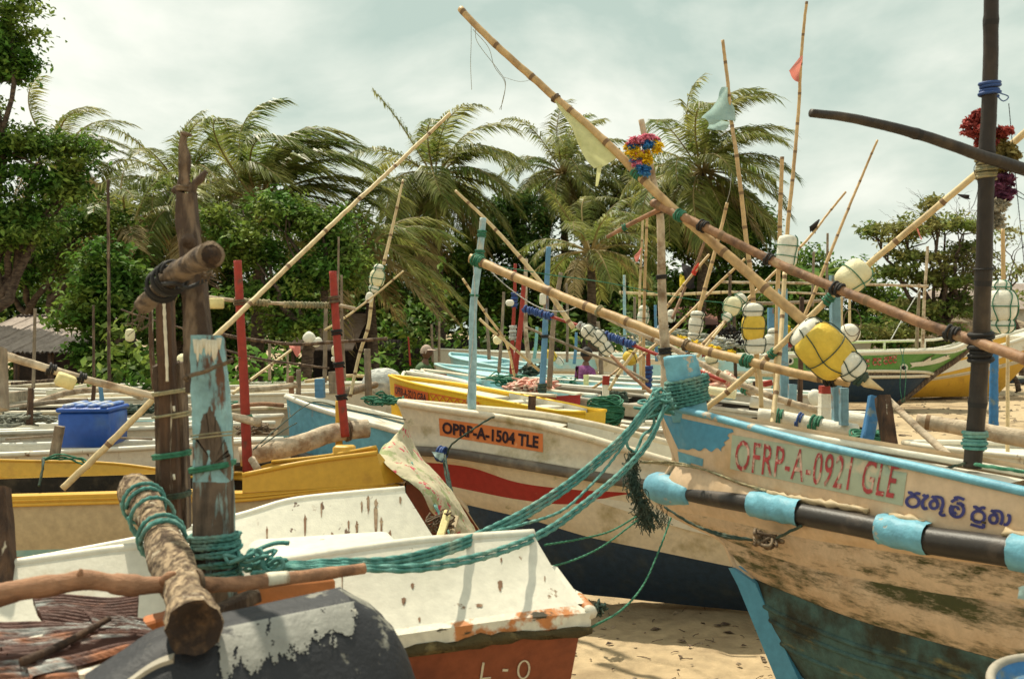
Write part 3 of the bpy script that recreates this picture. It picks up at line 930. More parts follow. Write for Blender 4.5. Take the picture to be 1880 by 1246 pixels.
def text_polys(body, bold=.03, space=1.0):
    cu = bpy.data.curves.new('t', 'FONT')
    cu.body = body
    cu.offset = bold
    cu.space_character = space
    cu.resolution_u = 3
    o = bpy.data.objects.new('t', cu)
    COL.objects.link(o)
    dg = bpy.context.evaluated_depsgraph_get()
    me = o.evaluated_get(dg).to_mesh()
    vs = [(v.co.x, v.co.y) for v in me.vertices]
    fs = [tuple(p.vertices) for p in me.polygons]
    o.evaluated_get(dg).to_mesh_clear()
    bpy.data.objects.remove(o, do_unlink=True)
    x0, x1 = min(v[0] for v in vs), max(v[0] for v in vs)
    y0, y1 = min(v[1] for v in vs), max(v[1] for v in vs)
    return [([((x - x0) / (x1 - x0), (y - y0) / (y1 - y0)) for x, y in vs], fs)]

def stroke(pts, w, asp=1.0, n=26):
    """ribbon along a polyline in the unit square; asp = width of square / height"""
    p = cat_rom([(x, y, 0) for x, y in pts], n)[:, :2]
    q = p * np.array((asp, 1))
    T = np.gradient(q, axis=0); T /= np.linalg.norm(T, axis=1)[:, None] + 1e-9
    Nn = np.stack([-T[:, 1], T[:, 0]], 1) * w
    a, b = (q + Nn) / np.array((asp, 1)), (q - Nn) / np.array((asp, 1))
    vs = [tuple(x) for x in a] + [tuple(x) for x in b]
    return vs, [(i, i + 1, n + i + 1, n + i) for i in range(n - 1)]

def plate_polys(nu=16, nv=3):
    vs = [(i / nu, j / nv) for j in range(nv + 1) for i in range(nu + 1)]
    return [(vs, [(j * (nu + 1) + i, j * (nu + 1) + i + 1, (j + 1) * (nu + 1) + i + 1, (j + 1) * (nu + 1) + i) for j in range(nv) for i in range(nu)])]

def rope_geo(g, pts, r, step=None, lobes=3, mi=0, nmax=420, sides=9):
    pts = cat_rom(pts, max(24, len(pts) * 10)) if len(pts) > 2 else np.asarray(pts, float)
    q, L = resample(pts, step or max(r * 1.1, .008), nmax)
    tube(g, q, r, sides, mi, lobes=lobes, twist=2 * math.pi / (r * 11) / 3 * 1.0, amp=.22)

def wrap_geo(g, a, b, rad, turns, r, jit=.12, sq=(1, 1), lobes=0, mi=0, per=22, rect=None):
    """helical lashing round the axis a-b"""
    a, b = np.asarray(a, float), np.asarray(b, float)
    n = int(turns * per)
    ax = nrm(b - a)
    up = np.array((0, 0, 1.0)) if abs(ax[2]) < .9 else np.array((0, 1.0, 0))
    u = nrm(np.cross(ax, up)); v = np.cross(ax, u)
    L = np.linalg.norm(b - a)
    t = np.linspace(0, 1, n)
    th = t * turns * 2 * math.pi
    s = np.clip(t * L + jit * L / max(1, turns) * np.sin(th * .5 + 1.3) , 0, L)
    rr = rad + r * .8 + r * .5 * np.sin(th * .37)
    if rect:
        c5, s5 = np.abs(np.cos(th)) / rect[0], np.abs(np.sin(th)) / rect[1]
        rr = (c5 ** 6 + s5 ** 6) ** (-1 / 6.) + r * .9 + r * .4 * np.sin(th * .37)
    pts = a + ax * s[:, None] + (u * np.cos(th)[:, None] * sq[0] + v * np.sin(th)[:, None] * sq[1]) * rr[:, None]
    tube(g, pts, r, 6 if not lobes else 8, mi, lobes=lobes, twist=0 if not lobes else 2 * math.pi / (r * 11), amp=.2)

# ---- boat A: blue and white canoe with the red number
A = Hull(1232, 748, 5.0, -50)
tA = thing('fishing_boat', 'blue rimmed canoe with a peeling red number and blue script, nearest on the right', 'boat', (A.O[0], A.O[1], 0))
GA = [(1212, 746, 0.012), (1300, 764, 0.081), (1480, 812, 0.180), (1700, 862, 0.254), (1880, 903, 0.285), (2150, 962, 0.310)]
TA_ = [(1243, 852, 0.012), (1310, 866, 0.093), (1480, 928, 0.192), (1700, 975, 0.267), (1880, 1002, 0.298), (2150, 1062, 0.322)]
SA = [(1212, 934, 0.012), (1310, 950, 0.093), (1480, 988, 0.192), (1700, 1022, 0.267), (1880, 1047, 0.298), (2150, 1110, 0.322)]
S2 = [(1322, 985, 0.006), (1370, 1005, 0.062), (1500, 1045, 0.155), (1700, 1085, 0.229), (1880, 1112, 0.267), (2150, 1180, 0.285)]
CA = [(1386, 1062, 0.003), (1440, 1085, 0.050), (1570, 1136, 0.124), (1708, 1176, 0.186), (1880, 1225, 0.223), (2150, 1320, 0.248)]
KA = [(1470, 1240, 0.000), (1500, 1262, 0.019), (1600, 1300, 0.043), (1750, 1340, 0.062), (1900, 1400, 0.074), (2200, 1560, 0.081)]
g_, t_, s_, s2_, c_, k_ = [A.line(x, 44) for x in (GA, TA_, SA, S2, CA, KA)]
g = Geo()
both(g, A, g_, t_, 5, .012, 0)
hA_top = obj('topside', g, MT['frp_peach_top'], tA)
g = Geo()
both(g, A, t_, s_, 6, .035, 0)
obj('strake_bed', g, MT['frp_peach_top'], tA)
g = Geo()
both(g, A, s_, s2_, 3, .008, 0)
obj('hull', g, MT['frp_peach'], tA)
g = Geo()
both(g, A, s2_, c_, 6, .02, 0)
obj('hull', g, MT['frp_peach_moss'], tA, label='lower hull side stained with dark moss')
g = Geo()
both(g, A, c_ + A.n * .002, k_, 8, .03, 0)
obj('bottom', g, MT['frp_teal_dirty'], tA)
# raised runs moulded along the bottom
g = Geo()
for f in (.28, .42, .66):
    tube(g, c_ * (1 - f) + k_ * f + A.n * (.026 * math.sin(f * math.pi) + .002), .012, 6)
obj('lap_strake', g, MT['frp_teal_dirty'], tA)
# keel plank under the bow
g = Geo()
kp = np.array([A.pt(c) for c in ((1345, 1040, 0.0), (1362, 1072, 0.0), (1398, 1160, 0), (1440, 1262, 0), (1452, 1300, 0))])
kq = np.array([A.pt(c) for c in ((1352, 1040, 0.0), (1394, 1068, 0.0), (1436, 1160, 0), (1482, 1262, 0), (1496, 1300, 0))])
for sgn in (1,):
    rows = [kp + A.n * .032, kq + A.n * .032]
    grid(g, rows); grid(g, [kp - A.n * .032, kq - A.n * .032], flip=True); grid(g, [kp - A.n * .032, kp + A.n * .032]); grid(g, [kq + A.n * .032, kq - A.n * .032])
obj('keel_plank', g, MT['frp_blue_deep'], tA, smooth=False)
g = Geo()
tube(g, g_ + np.array((0, 0, .003)), .022, 12, sq=(1, .8))
obj('gunwale', g, MT['frp_blue'], tA)
g = Geo(); tube(g, A.mirror(g_)[1:] + np.array((0, 0, -.035)), .016, 10); obj('gunwale', g, MT['frp_white'], tA, label='worn white far gunwale')
g = Geo()
stem = np.vstack([A.pt((1212, 748, 0)), A.pt((1222, 790, 0)), A.pt((1238, 840, 0)), A.pt((1220, 880, 0)), A.pt((1208, 925, 0)), A.pt((1262, 958, 0)), A.pt((1325, 990, 0)), A.pt((1350, 1040, 0)), A.pt((1384, 1062, 0))])
tube(g, cat_rom(stem, 40), .013, 8)
obj('stem_edge', g, MT['frp_peach_top'], tA)
# foredeck and inside
gi, gj = g_ - A.n * .02, A.mirror(g_) + A.n * .02
g = Geo()
dz = np.array((0, 0, -.055))
band(g, (gi + dz)[:30], (gj + dz)[:30], 6)
obj('foredeck', g, MT['frp_white'], tA)
g = Geo()
fl = np.array((0, 0, -.38))
band(g, gi[29:], gi[29:] + fl, 3); band(g, gj[29:], gj[29:] + fl, 3, flip=True); band(g, gi[29:] + fl, gj[29:] + fl, 4)
obj('inside', g, MT['frp_white'], tA)
# blue paint at the bow and bands of blue cloth over the rubbing pipe
bvA = bvh_of([hA_top])
g = Geo()
edge = [(0, 1), (.05, 1), (.15, 1), (.3, 1), (.5, 1), (.7, 1), (.85, 1), (1, 1)]
def bluepatch():
    nu, nv = 26, 10
    vs, fs = [], []
    for j in range(nv + 1):
        for i in range(nu + 1):
            u, v = i / nu, j / nv
            right = 1 - .11 * (1 - v) - .035 * math.sin(v * 19) - (.05 if .1 < v < .3 else 0)
            low = .10 * math.sin(u * 23) * (1 - v) * u
            vs.append((u * right + .0, v + low))
    for j in range(nv):
        for i in range(nu):
            a = j * (nu + 1) + i
            fs.append((a, a + 1, a + nu + 2, a + nu + 1))
    return [(vs, fs)]
decal(g, bvA, ((1216, 760), (1346, 788), (1336, 826), (1246, 824)), bluepatch(), .003)
obj('bow_paint', g, MT['frp_blue_deep'], tA)
g = Geo()
decal(g, bvA, ((1245, 828), (1292, 842), (1290, 862), (1248, 850)), plate_polys(8, 3), .003)
obj('bow_paint', g, MT['frp_blue'], tA)
g = Geo()
decal(g, bvA, ((1345, 798), (1668, 853), (1658, 928), (1341, 860)), plate_polys(30, 5), .003)
obj('number_panel', g, MT['pale_green_plate'], tA)
g = Geo()
decal(g, bvA, ((1354, 806), (1654, 852), (1642, 915), (1350, 862)), text_polys('OFRP-A-0921 GLE', .006, 1.1), .007)
obj('registration_number', g, MT['red_letters'], tA, label='registration number OFRP-A-0921 GLE in worn red letters')
# blue script
w = .022
asp = 190 / 55.
glyphs = []
def G_(x, y, sx, sy, pts):
    glyphs.append(stroke([(x + sx * a, y + sy * b) for a, b in pts], .033, 190 / 60.))
def ring_(x, y, sx, sy, a0=0, a1=360, k=12):
    return [(x + sx * math.cos(R(a0 + (a1 - a0) * i / k)), y + sy * math.sin(R(a0 + (a1 - a0) * i / k))) for i in range(k + 1)]
def add_s(pts, wd=.050):
    glyphs.append(stroke(pts, wd, 190 / 60., 30))
def pa(x, y, s=1.0):
    add_s([(x - .055, y + .30), (x - .03, y + .32), (x, y + .26), (x + .03, y + .32), (x + .06, y + .30)])
    add_s(ring_(x, y, .058 * s, .19))
    add_s([(x - .03, y + .22), (x, y + .27), (x + .02, y + .22)])
def ta(x, y):
    add_s(ring_(x - .02, y - .02, .036, .14))
    add_s([(x - .04, y + .2), (x - .01, y + .26), (x + .04, y + .24), (x + .06, y + .1), (x + .058, y - .08), (x + .045, y - .18)])
    add_s([(x - .05, y + .27), (x - .02, y + .2), (x + .01, y + .1)])
pa(.06, .62)
add_s([(.145, .92), (.165, .86), (.20, .90)]); add_s([(.19, .86), (.155, .72), (.15, .55), (.17, .42), (.20, .46)])
ta(.275, .62); add_s([(.335, .45), (.32, .32), (.345, .26), (.37, .30)])
add_s(ring_(.47, .50, .062, .24, 140, 460)); add_s(ring_(.455, .50, .028, .11, 0, 300)); add_s([(.41, .75), (.44, .84), (.47, .88)]); add_s([(.43, .90), (.47, .94), (.53, .88)]); add_s([(.47, .72), (.5, .74), (.53, .66)])
pa(.67, .36); add_s([(.605, .07), (.66, .04), (.72, .02), (.725, .14)])
ta(.83, .36); add_s([(.93, .52), (.955, .50), (.955, .32), (.93, .2), (.905, .22)])
g = Geo()
decal(g, bvA, ((1668, 900), (1866, 920), (1862, 975), (1662, 950)), glyphs, .006)
obj('boat_name', g, MT['blue_letters'], tA, label='boat name in dark blue Sinhala script')
g = Geo()
decal(g, bvA, ((1783, 950), (1812, 957), (1812, 961), (1783, 954)), plate_polys(4, 1), .006)
obj('scratch', g, MT['moss_edge'], tA)
# rubbing pipe
PA = [(1243, 903, .030), (1310, 914, .115), (1390, 927, .17), (1480, 945, .225), (1590, 966, .262), (1700, 990, .300), (1880, 1018, .335), (2150, 1085, .36)]
pa_ = A.line(PA, 90)
def sub_tube(path, f0, f1, r0, r1, m, nm, rough=0, lab=None):
    i0, i1 = int(f0 * (len(path) - 1)), int(f1 * (len(path) - 1))
    q = path[i0:i1 + 1]
    g = Geo()
    tube(g, q, np.linspace(r0, r1, len(q)), 14, rough=rough)
    kw = {'label': lab} if lab else {}
    return obj(nm, g, MT[m], tA, **kw)
sub_tube(pa_, 0.0, .30, .036, .042, 'pipe_black', 'rubbing_pipe')
sub_tube(pa_, .30, .645, .046, .046, 'pipe_black', 'rubbing_pipe')
sub_tube(pa_, .66, 1.0, .050, .054, 'pipe_black', 'rubbing_pipe')
def band_wrap(path, f0, f1, w0, m='frp_blue'):
    i0, i1 = int(f0 * (len(path) - 1)), max(int(f1 * (len(path) - 1)), int(f0 * (len(path) - 1)) + 2)
    q = path[i0:i1 + 1]
    g = Geo()
    rows = []
    for a in np.linspace(-100, 100, 15):
        aa = R(a)
        hgt = math.sin(aa); out_ = math.cos(aa)
        r = []
        for i, p in enumerate(q):
            wob = 1 + .05 * math.sin(i * 1.3 + a * .05) + .07 * random.random()
            k = w0 * wob
            r.append(p + np.array((0, 0, 1)) * k * hgt * (1.15 if hgt > 0 else 1.0) + A.n * (out_ * k - (.03 if abs(a) > 80 else 0)))
        rows.append(r)
    grid(g, rows)
    for kk in (0, -1):
        edge_ = np.array([r[kk] for r in np.array(rows).swapaxes(0, 1)[[0, -1]]])
    obj('blue_wrap', g, MT[m], tA)
band_wrap(pa_, .275, .42, .052)
band_wrap(pa_, .615, .72, .054)
band_wrap(pa_, .845, .90, .059)
g = Geo()
# swollen blue nose of the bow where the pipe starts
nose = np.vstack([A.pt((1192, 893, -.03)), A.pt((1205, 893, -.02)), A.pt((1225, 898, .0)), A.pt((1245, 903, .018)), A.pt((1272, 909, .06))])
tube(g, cat_rom(nose, 16), [.03, .052, .062, .070, .075, .078, .080, .080, .079, .077, .074, .070, .066, .061, .056, .048], 16, rough=.012)
obj('bow_nose', g, MT['frp_blue'], tA)
g = Geo()
# broken edge of old resin above the pipe
for a_, b_ in ((28, 52), (56, 64), (74, 80)):
    g = Geo(); pp = pa_[a_:b_] + np.array((0, 0, .06)) - A.n * .012
    tube(g, pp, .010 + .007 * RNG.random(len(pp)), 7, rough=.3)
    obj('resin_edge', g, MT['frp_beige'], tA)
# stem post standing on the bow
g = Geo()
sp = np.array([P(1268, 770, 4.93), P(1263, 735, 4.93), P(1256, 690, 4.94), P(1249, 660, 4.94), P(1248, 652, 4.94)])
tube(g, cat_rom(sp, 12), [.095, .092, .09, .088, .086, .085, .085, .084, .083, .082, .080, .062], 14, sq=(1.0, .62), rough=.02)
obj('stem_post', g, MT['frp_blue'], tA)
tri = Geo()
nkw = [P(1240, 740, 4.9)]

# ---- boat B: OPRP-A-1504 TLE
B = Hull(740, 742, 7.0, -15)
tB = thing('fishing_boat', 'white canoe with a red stripe and dark blue bottom carrying the orange number plate', 'boat', (B.O[0], B.O[1], 0))
cB = [
    [(733, 736, .02), (806, 748, .12), (943, 768, .25), (1047, 792, .32), (1152, 822, .38), (1270, 855, .42), (1500, 905, .45)],
    [(748, 780, .02), (822, 786, .12), (948, 806, .25), (1050, 826, .32), (1152, 850, .38), (1270, 880, .42), (1500, 925, .45)],
    [(746, 812, .02), (830, 820, .15), (950, 839, .28), (1050, 856, .35), (1150, 873, .41), (1270, 897, .45), (1500, 940, .48)],
    [(752, 838, .01), (832, 847, .14), (950, 866, .27), (1050, 882, .34), (1150, 896, .40), (1270, 915, .44), (1500, 955, .47)],
    [(765, 847, .005), (860, 857, .12), (950, 885, .24), (1050, 898, .32), (1160, 905, .38), (1270, 922, .42), (1500, 960, .45)],
    [(818, 890, .0), (875, 902, .08), (955, 917, .20), (1050, 925, .29), (1165, 906, .375), (1270, 923, .415), (1500, 961, .445)],
    [(852, 925, .0), (900, 936, .06), (980, 955, .16), (1080, 985, .25), (1200, 1010, .31), (1345, 1040, .34), (1550, 1080, .36)],
    [(900, 995, 0), (960, 1038, .0), (1030, 1082, .03), (1150, 1098, .06), (1260, 1110, .08), (1380, 1122, .09), (1560, 1140, .1)],
]
lb = [B.line(c, 40) for c in cB]
def hb(nm, i, j, m, bul=0., M=4):
    g = Geo(); both(g, B, lb[i], lb[j], M, bul, 0)
    return obj(nm, g, MT[m], tB)
h0 = hb('topside', 0, 1, 'frp_cream', -.004)
h1 = hb('topside', 1, 2, 'frp_cream', -.012, 5)
hb('strake_bed', 2, 3, 'frp_cream', .01)
hb('hull', 3, 4, 'frp_cream')
hb('red_stripe', 4, 5, 'frp_red')
hb('hull', 5, 6, 'frp_cream', .01)
hb('bottom', 6, 7, 'frp_navy', .03, 8)
g = Geo()
for m_ in (lb[0], B.mirror(lb[0])):
    tube(g, m_ + np.array((0, 0, -.01)), .026, 12, sq=(1.0, 1.0))
obj('gunwale', g, MT['frp_cream'], tB)
g = Geo()
st_ = np.array([B.pt((c[0][0], c[0][1], 0)) for c in cB])
tube(g, cat_rom(st_, 40), .018, 8)
obj('stem_edge', g, MT['frp_cream'], tB)
g = Geo()
gi, gj = lb[0] - B.n * .02, B.mirror(lb[0]) + B.n * .02
dz = np.array((0, 0, -.04))
band(g, gi[:18] + dz, gj[:18] + dz, 5)
obj('foredeck', g, MT['frp_white'], tB)
g = Geo()
fl = np.array((0, 0, -.4))
band(g, gi[17:], gi[17:] + fl, 3); band(g, gj[17:], gj[17:] + fl, 3, flip=True); band(g, gi[17:] + fl, gj[17:] + fl, 3)
obj('inside', g, MT['frp_white'], tB)
g = Geo()
pb = B.line([(722, 825, .05), (830, 832, .18), (950, 851, .31), (1050, 868, .38), (1150, 884, .44), (1270, 905, .48), (1500, 948, .51)], 60)
tube(g, pb, .035, 12)
obj('rubbing_pipe', g, MT['pipe_grey'], tB)
g = Geo()
tube(g, B.mirror(pb), .035, 12)
obj('rubbing_pipe', g, MT['pipe_grey'], tB)
bvB = bvh_of([h0, h1])
g = Geo(); decal(g, bvB, ((806, 767), (997, 796), (997, 830), (808, 799)), plate_polys(20, 4), .003)
obj('number_plate', g, MT['orange_plate'], tB)
g = Geo(); decal(g, bvB, ((813, 773), (990, 800), (989, 823), (813, 795)), text_polys('OPRP-A-1504 TLE', .035), .008)
obj('registration_number', g, MT['black_letters'], tB, label='registration number OPRP-A-1504 TLE in black letters')

# ---- boat C: white and orange canoe whose square end fills the lower middle
ax = nrm(np.array((-.93, -.30, 0)))
e0 = P(1085, 1128, 3.28); 
tC = thing('fishing_boat', 'white sided canoe with rusty orange lower hull and square end, front middle', 'boat', (0, 3.4, 0))
def C_(px, py, d): return P(px, py, d)
topN = np.array([C_(980, 982, 3.52), C_(860, 990, 3.44), C_(760, 998, 3.36), C_(640, 1014, 3.28), C_(440, 1040, 3.12), C_(285, 1008, 3.10), C_(70, 1032, 3.04), C_(-120, 1060, 2.98)])
botN = np.array([C_(1062, 1110, 3.32), C_(960, 1122, 3.25), C_(860, 1135, 3.18), C_(700, 1158, 3.08), C_(520, 1185, 2.96), C_(300, 1215, 2.84), C_(80, 1230, 2.78), C_(-120, 1240, 2.74)])
topN, botN = cat_rom(topN, 36), cat_rom(botN, 36)
g = Geo(); slab(g, topN, botN, 5, .035, bulge=-.01)
obj('side_board', g, MT['frp_white'], tC)
g = Geo()
topF = cat_rom(np.array([C_(742, 900, 4.40), C_(640, 909, 4.34), C_(530, 922, 4.27), C_(435, 950, 4.16), C_(265, 990, 4.0), C_(25, 1035, 3.8), C_(-150, 1062, 3.7)]), 30)
botF = cat_rom(np.array([C_(800, 992, 4.28), C_(690, 1004, 4.20), C_(560, 1020, 4.1), C_(450, 1035, 4.0), C_(280, 1050, 3.86), C_(30, 1080, 3.68), C_(-150, 1100, 3.6)]), 30)
slab(g, topF, botF, 5, .035)
obj('side_board', g, MT['frp_streak'], tC, label='far side board streaked with rust')
bvF = bvh_of([bpy.data.objects['side_board.001']]); bvN = bvh_of([bpy.data.objects['side_board']])
for bv_, spots in ((bvF, [(682, 912, 10, 30), (690, 935, 6, 55), (700, 960, 4, 30), (676, 918, 5, 22), (672, 950, 3, 60), (664, 925, 3, 16), (716, 980, 4, 20), (640, 960, 3, 14), (655, 965, 4, 26), (560, 955, 4, 30), (590, 930, 3, 20), (700, 905, 6, 14), (735, 915, 4, 10), (490, 975, 3, 24), (610, 985, 5, 20)]),
                   (bvN, [(757, 1073, 5, 8), (918, 1070, 8, 14), (741, 1100, 7, 10), (920, 1026, 3, 7), (628, 1058, 2, 24), (880, 1110, 12, 5), (770, 1135, 4, 7), (560, 1045, 3, 30), (230, 1080, 3, 22), (90, 1100, 3, 20), (1000, 1060, 2, 8)])):
    g = Geo()
    for x, y, w_, h_ in spots:
        m_ = 22; w_ *= .55
        o_ = [((x + w_ * math.cos(a) * (1 + 1.1 * noise.noise(Vector((x, a * 3.1, 0))))), (y + (h_ * (.35 if math.sin(a) < 0 else 1)) * math.sin(a) * (1 + .7 * noise.noise(Vector((y, a * 4.3, 0)))))) for a in np.linspace(0, 2 * math.pi, m_, endpoint=False)]
        pts = [onto(bv_, *q, .0022) for q in [(x, y)] + o_]
        if all(p is not None for p in pts):
            g.add(pts, [(0, i + 1, (i + 1) % m_ + 1) for i in range(m_)])
    obj('rust_stains', g, MT['rust_stain'], tC, kind='stuff')
# rounded top edges
g = Geo(); tube(g, topN + np.array((0, .018, 0)), .019, 10); tube(g, topF + np.array((0, .018, 0)), .018, 10)
obj('gunwale', g, MT['frp_white'], tC)
# flange
fl0 = cat_rom(np.array([C_(1085, 1124, 3.30), C_(960, 1134, 3.22), C_(860, 1147, 3.15), C_(700, 1170, 3.05), C_(520, 1197, 2.93), C_(300, 1226, 2.82), C_(80, 1242, 2.76), C_(-120, 1252, 2.72)]), 36)
fl1 = fl0 + np.array((0, 0, -.045))
g = Geo()
band(g, botN, fl0, 2); band(g, fl0, fl1, 2); band(g, fl1, botN + np.array((0, 0, -.05)), 2)
cap = [botN[0], C_(1068, 1106, 3.40), fl0[0], fl1[0]]
tube(g, np.array([fl0[0], C_(1060, 1096, 3.55), C_(1010, 1070, 3.9)]), .022, 8)
obj('flange', g, MT['flange_mix'], tC)
g = Geo()
mo = fl1 + np.array((0, -.003, -.012))
tube(g, mo[:24], .014 + .007 * RNG.random(24), 8, rough=.35)
obj('torn_edge', g, MT['moss_edge'], tC)
# orange lower hull
o0 = fl1 + np.array((-.035, .05, -.004))
o1 = o0 + np.array((-.035, .12, -.30)); o2 = o0 + np.array((-.05, .35, -.78)); o2[:, 2] = .02
g = Geo()
band(g, fl1, o0, 2)
band(g, o0, o0 + np.array((0, .0, -.035)), 2)
obj('hull_lip', g, MT['frp_orange'], tC)
o0b = o0 + np.array((0, 0, -.035))
g = Geo(); band(g, o0b, o1, 5); band(g, o1, o2, 5)
far0 = o0b + np.array((-.33, .95, 0)); far1 = o1 + np.array((-.25, .72, 0))
band(g, far0, far1, 3, flip=True); band(g, far1, o2, 3, flip=True)
g.add([o0b[0], o1[0], o2[0], far1[0], far0[0]], [(0, 1, 2, 3, 4)])
hC = obj('hull', g, MT['frp_rust'], tC)
bvC = bvh_of([hC])
for gl in ([stroke([(.05, .95), (.02, .1)], .04, 2), stroke([(.03, .12), (.2, .16)], .04, 2)], [stroke([(.40, .52), (.50, .50)], .06, 2)], [stroke(ring_(.78, .5, .1, .45), .035, 2)]):
    g = Geo(); decal(g, bvC, ((882, 1212), (985, 1208), (982, 1244), (880, 1248)), gl, .004)
    obj('chalk_mark', g, MT['paint_white_drip'], tC)
# end board, floor
g = Geo()
slab(g, np.array([C_(1010, 1040, 3.52), C_(905, 1015, 4.05), C_(800, 992, 4.28)]), np.array([C_(1060, 1108, 3.36), C_(930, 1040, 4.0), C_(810, 1010, 4.3)]), 3, .03)
obj('end_board', g, MT['frp_white'], tC)
g = Geo()
nearin = topN + np.array((0, .05, -.07)); farin = cat_rom(botF, 36)
band(g, nearin[:36], farin, 6)
obj('floor', g, MT['frp_white'], tC)
g = Geo()
stp = np.array([C_(640, 1022, 3.42), C_(560, 1030, 3.40), C_(480, 1040, 3.36)])
box(g, C_(600, 1012, 3.75), (.55, .36, .06), R(18), bev=.02)
obj('thwart', g, MT['frp_white'], tC)
g = Geo()
box(g, C_(520, 1110, 2.93), (.30, .05, .14), R(20), bev=.01)
obj('patch_board', g, MT['frp_orange'], tC)

# ---- boat D: black worn hull at the bottom
tD = thing('fishing_boat', 'black hull with flaking grey white paint on its rounded top, at the bottom edge', 'boat', (-.5, 2.1, 0))
rim = cat_rom(np.array([P(150, 1290, 1.9), P(225, 1240, 1.95), P(290, 1198, 2.0), P(370, 1178, 2.04), P(430, 1163, 2.08), P(520, 1142, 2.14), P(600, 1124, 2.20), P(645, 1113, 2.24)]), 40)
ou = rim + np.array((.02, -.10, -.10)); ou2 = rim + np.array((.05, -.17, -.30)); ou3 = rim + np.array((.06, -.10, -.9)); ou3[:, 2] = .02
inn = rim + np.array((-.06, .16, -.02)); inn2 = rim + np.array((-.08, .22, -.30))
g = Geo()
rows = [inn2, inn, rim + np.array((-.03, .08, .008)), rim, ou, ou2, ou3]
big = cat_rom(np.array([r.ravel() for r in rows]), 30).reshape(30, 40, 3) if False else None
rows_s = []
for i in range(40):
    rows_s.append(cat_rom([r[i] for r in rows], 26))
grid(g, np.array(rows_s))
c = rows_s[-1]
endc = np.array([c[k] + np.array((.0, .0, 0)) for k in range(26)])
right = endc + np.array((.11, .04, -.10)); right[:, 2] = np.minimum(right[:, 2], endc[:, 2] - .02)
right2 = endc + np.array((.20, .10, -.42)); right2[:, 2] = np.maximum(right2[:, 2], .02)
grid(g, np.array([cat_rom([endc[k], right[k], right2[k]], 8) for k in range(26)]).swapaxes(0, 1))
hD = obj('hull', g, MT['black_worn'], tD)
bvD = bvh_of([hD])
def ragged(nu=120, nv=36):
    vs = [(i / nu, j / nv) for j in range(nv + 1) for i in range(nu + 1)]
    fs = []
    for j in range(nv):
        for i in range(nu):
            u, v = i / nu, j / nv
            edge = min(1, v * 1.9 + .1, (1 - u) * 9, u * 9 + .3)
            k = noise.noise(Vector((u * 14, v * 2.0, 1.5))) * .5 + noise.noise(Vector((u * 40, v * 5, 4))) * .35 + .25 * noise.noise(Vector((u * 90, v * 30, 4)))
            if k + edge * .75 > .38:
                a = j * (nu + 1) + i; fs.append((a, a + 1, a + nu + 2, a + nu + 1))
    return [(vs, fs)]
g = Geo(); decal(g, bvD, ((386, 1158), (652, 1104), (664, 1172), (395, 1262)), ragged(), .003); obj('flaking_paint', g, MT['grey_flake'], tD)
g = Geo()
slab(g, rim[0:14] + np.array((0, .06, .012)), rim[0:14] + np.array((.01, -.03, -.012)), 2, .010)
obj('gunwale', g, MT['frp_grey'], tD)

# ---- boat E: yellow canoe on the left
E = Hull(745, 885, 5.5, 180 - 3)
tE = thing('fishing_boat', 'ochre yellow canoe with a raised bow lying behind the crossed posts on the left', 'boat', (E.O[0] - 1, E.O[1], 0))
flE = [(742, 888, .02), (600, 894, .22), (445, 905, .33), (350, 902, .37), (200, 906, .38), (20, 911, .38), (-200, 916, .36)]
fE2 = [(742, 892, .02), (600, 901, .22), (445, 918, .33), (350, 919, .37), (200, 922, .38), (20, 927, .38), (-200, 932, .36)]
sdE = [(735, 905, .02), (600, 960, .18), (445, 1000, .30), (350, 1002, .34), (200, 1005, .35), (20, 1010, .35), (-200, 1015, .33)]
sdE2 = [(732, 912, .02), (600, 970, .17), (445, 1012, .29), (350, 1014, .33), (200, 1017, .34), (20, 1022, .34), (-200, 1027, .32)]
a1, a2, a3, a4 = [E.line(x, 36) for x in (flE, fE2, sdE, sdE2)]
kE = a4.copy(); kE[:, 2] = .05; kE = kE - E.n * .18
inE = a1 - E.n * .07 + np.array((0, 0, .004))
g = Geo()
band(g, a1, inE, 1); both(g, E, a1, a2, 2)
tube(g, a2, .010, 6); tube(g, a1 * .5 + a2 * .5 + E.n * .004, .006, 5)
band(g, E.mirror(a1), E.mirror(inE), 1, flip=True)
obj('gunwale', g, MT['frp_yellow'], tE)
g = Geo(); both(g, E, a2 - E.n * .012, a3, 4, .01)
obj('hull', g, MT['frp_beige'], tE)
g = Geo(); both(g, E, a3, a4, 2); obj('teal_stripe', g, MT['frp_seagreen'], tE)
g = Geo(); both(g, E, a4, kE, 4, .02); obj('bottom', g, MT['frp_orange'], tE)
g = Geo()
fl = np.array((0, 0, -.33))
band(g, inE, inE + fl, 3); band(g, E.mirror(inE), E.mirror(inE) + fl, 3, flip=True); band(g, inE + fl, E.mirror(inE) + fl, 3)
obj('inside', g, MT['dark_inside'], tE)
# far inner side, sunlit yellow board
farb = cat_rom([E.pt(c) for c in ((460, 868, -.20), (350, 868, -.33), (200, 850, -.36), (20, 845, -.37), (-200, 838, -.36))], 30)
farc = cat_rom([E.pt(c) for c in ((460, 880, -.20), (350, 875, -.31), (200, 878, -.33), (20, 876, -.34), (-200, 868, -.34))], 30)
g = Geo(); slab(g, farb, farc, 3, .02)
tube(g, farc, .009, 6); tube(g, farb, .009, 6)
obj('wash_board', g, MT['frp_yellow'], tE)
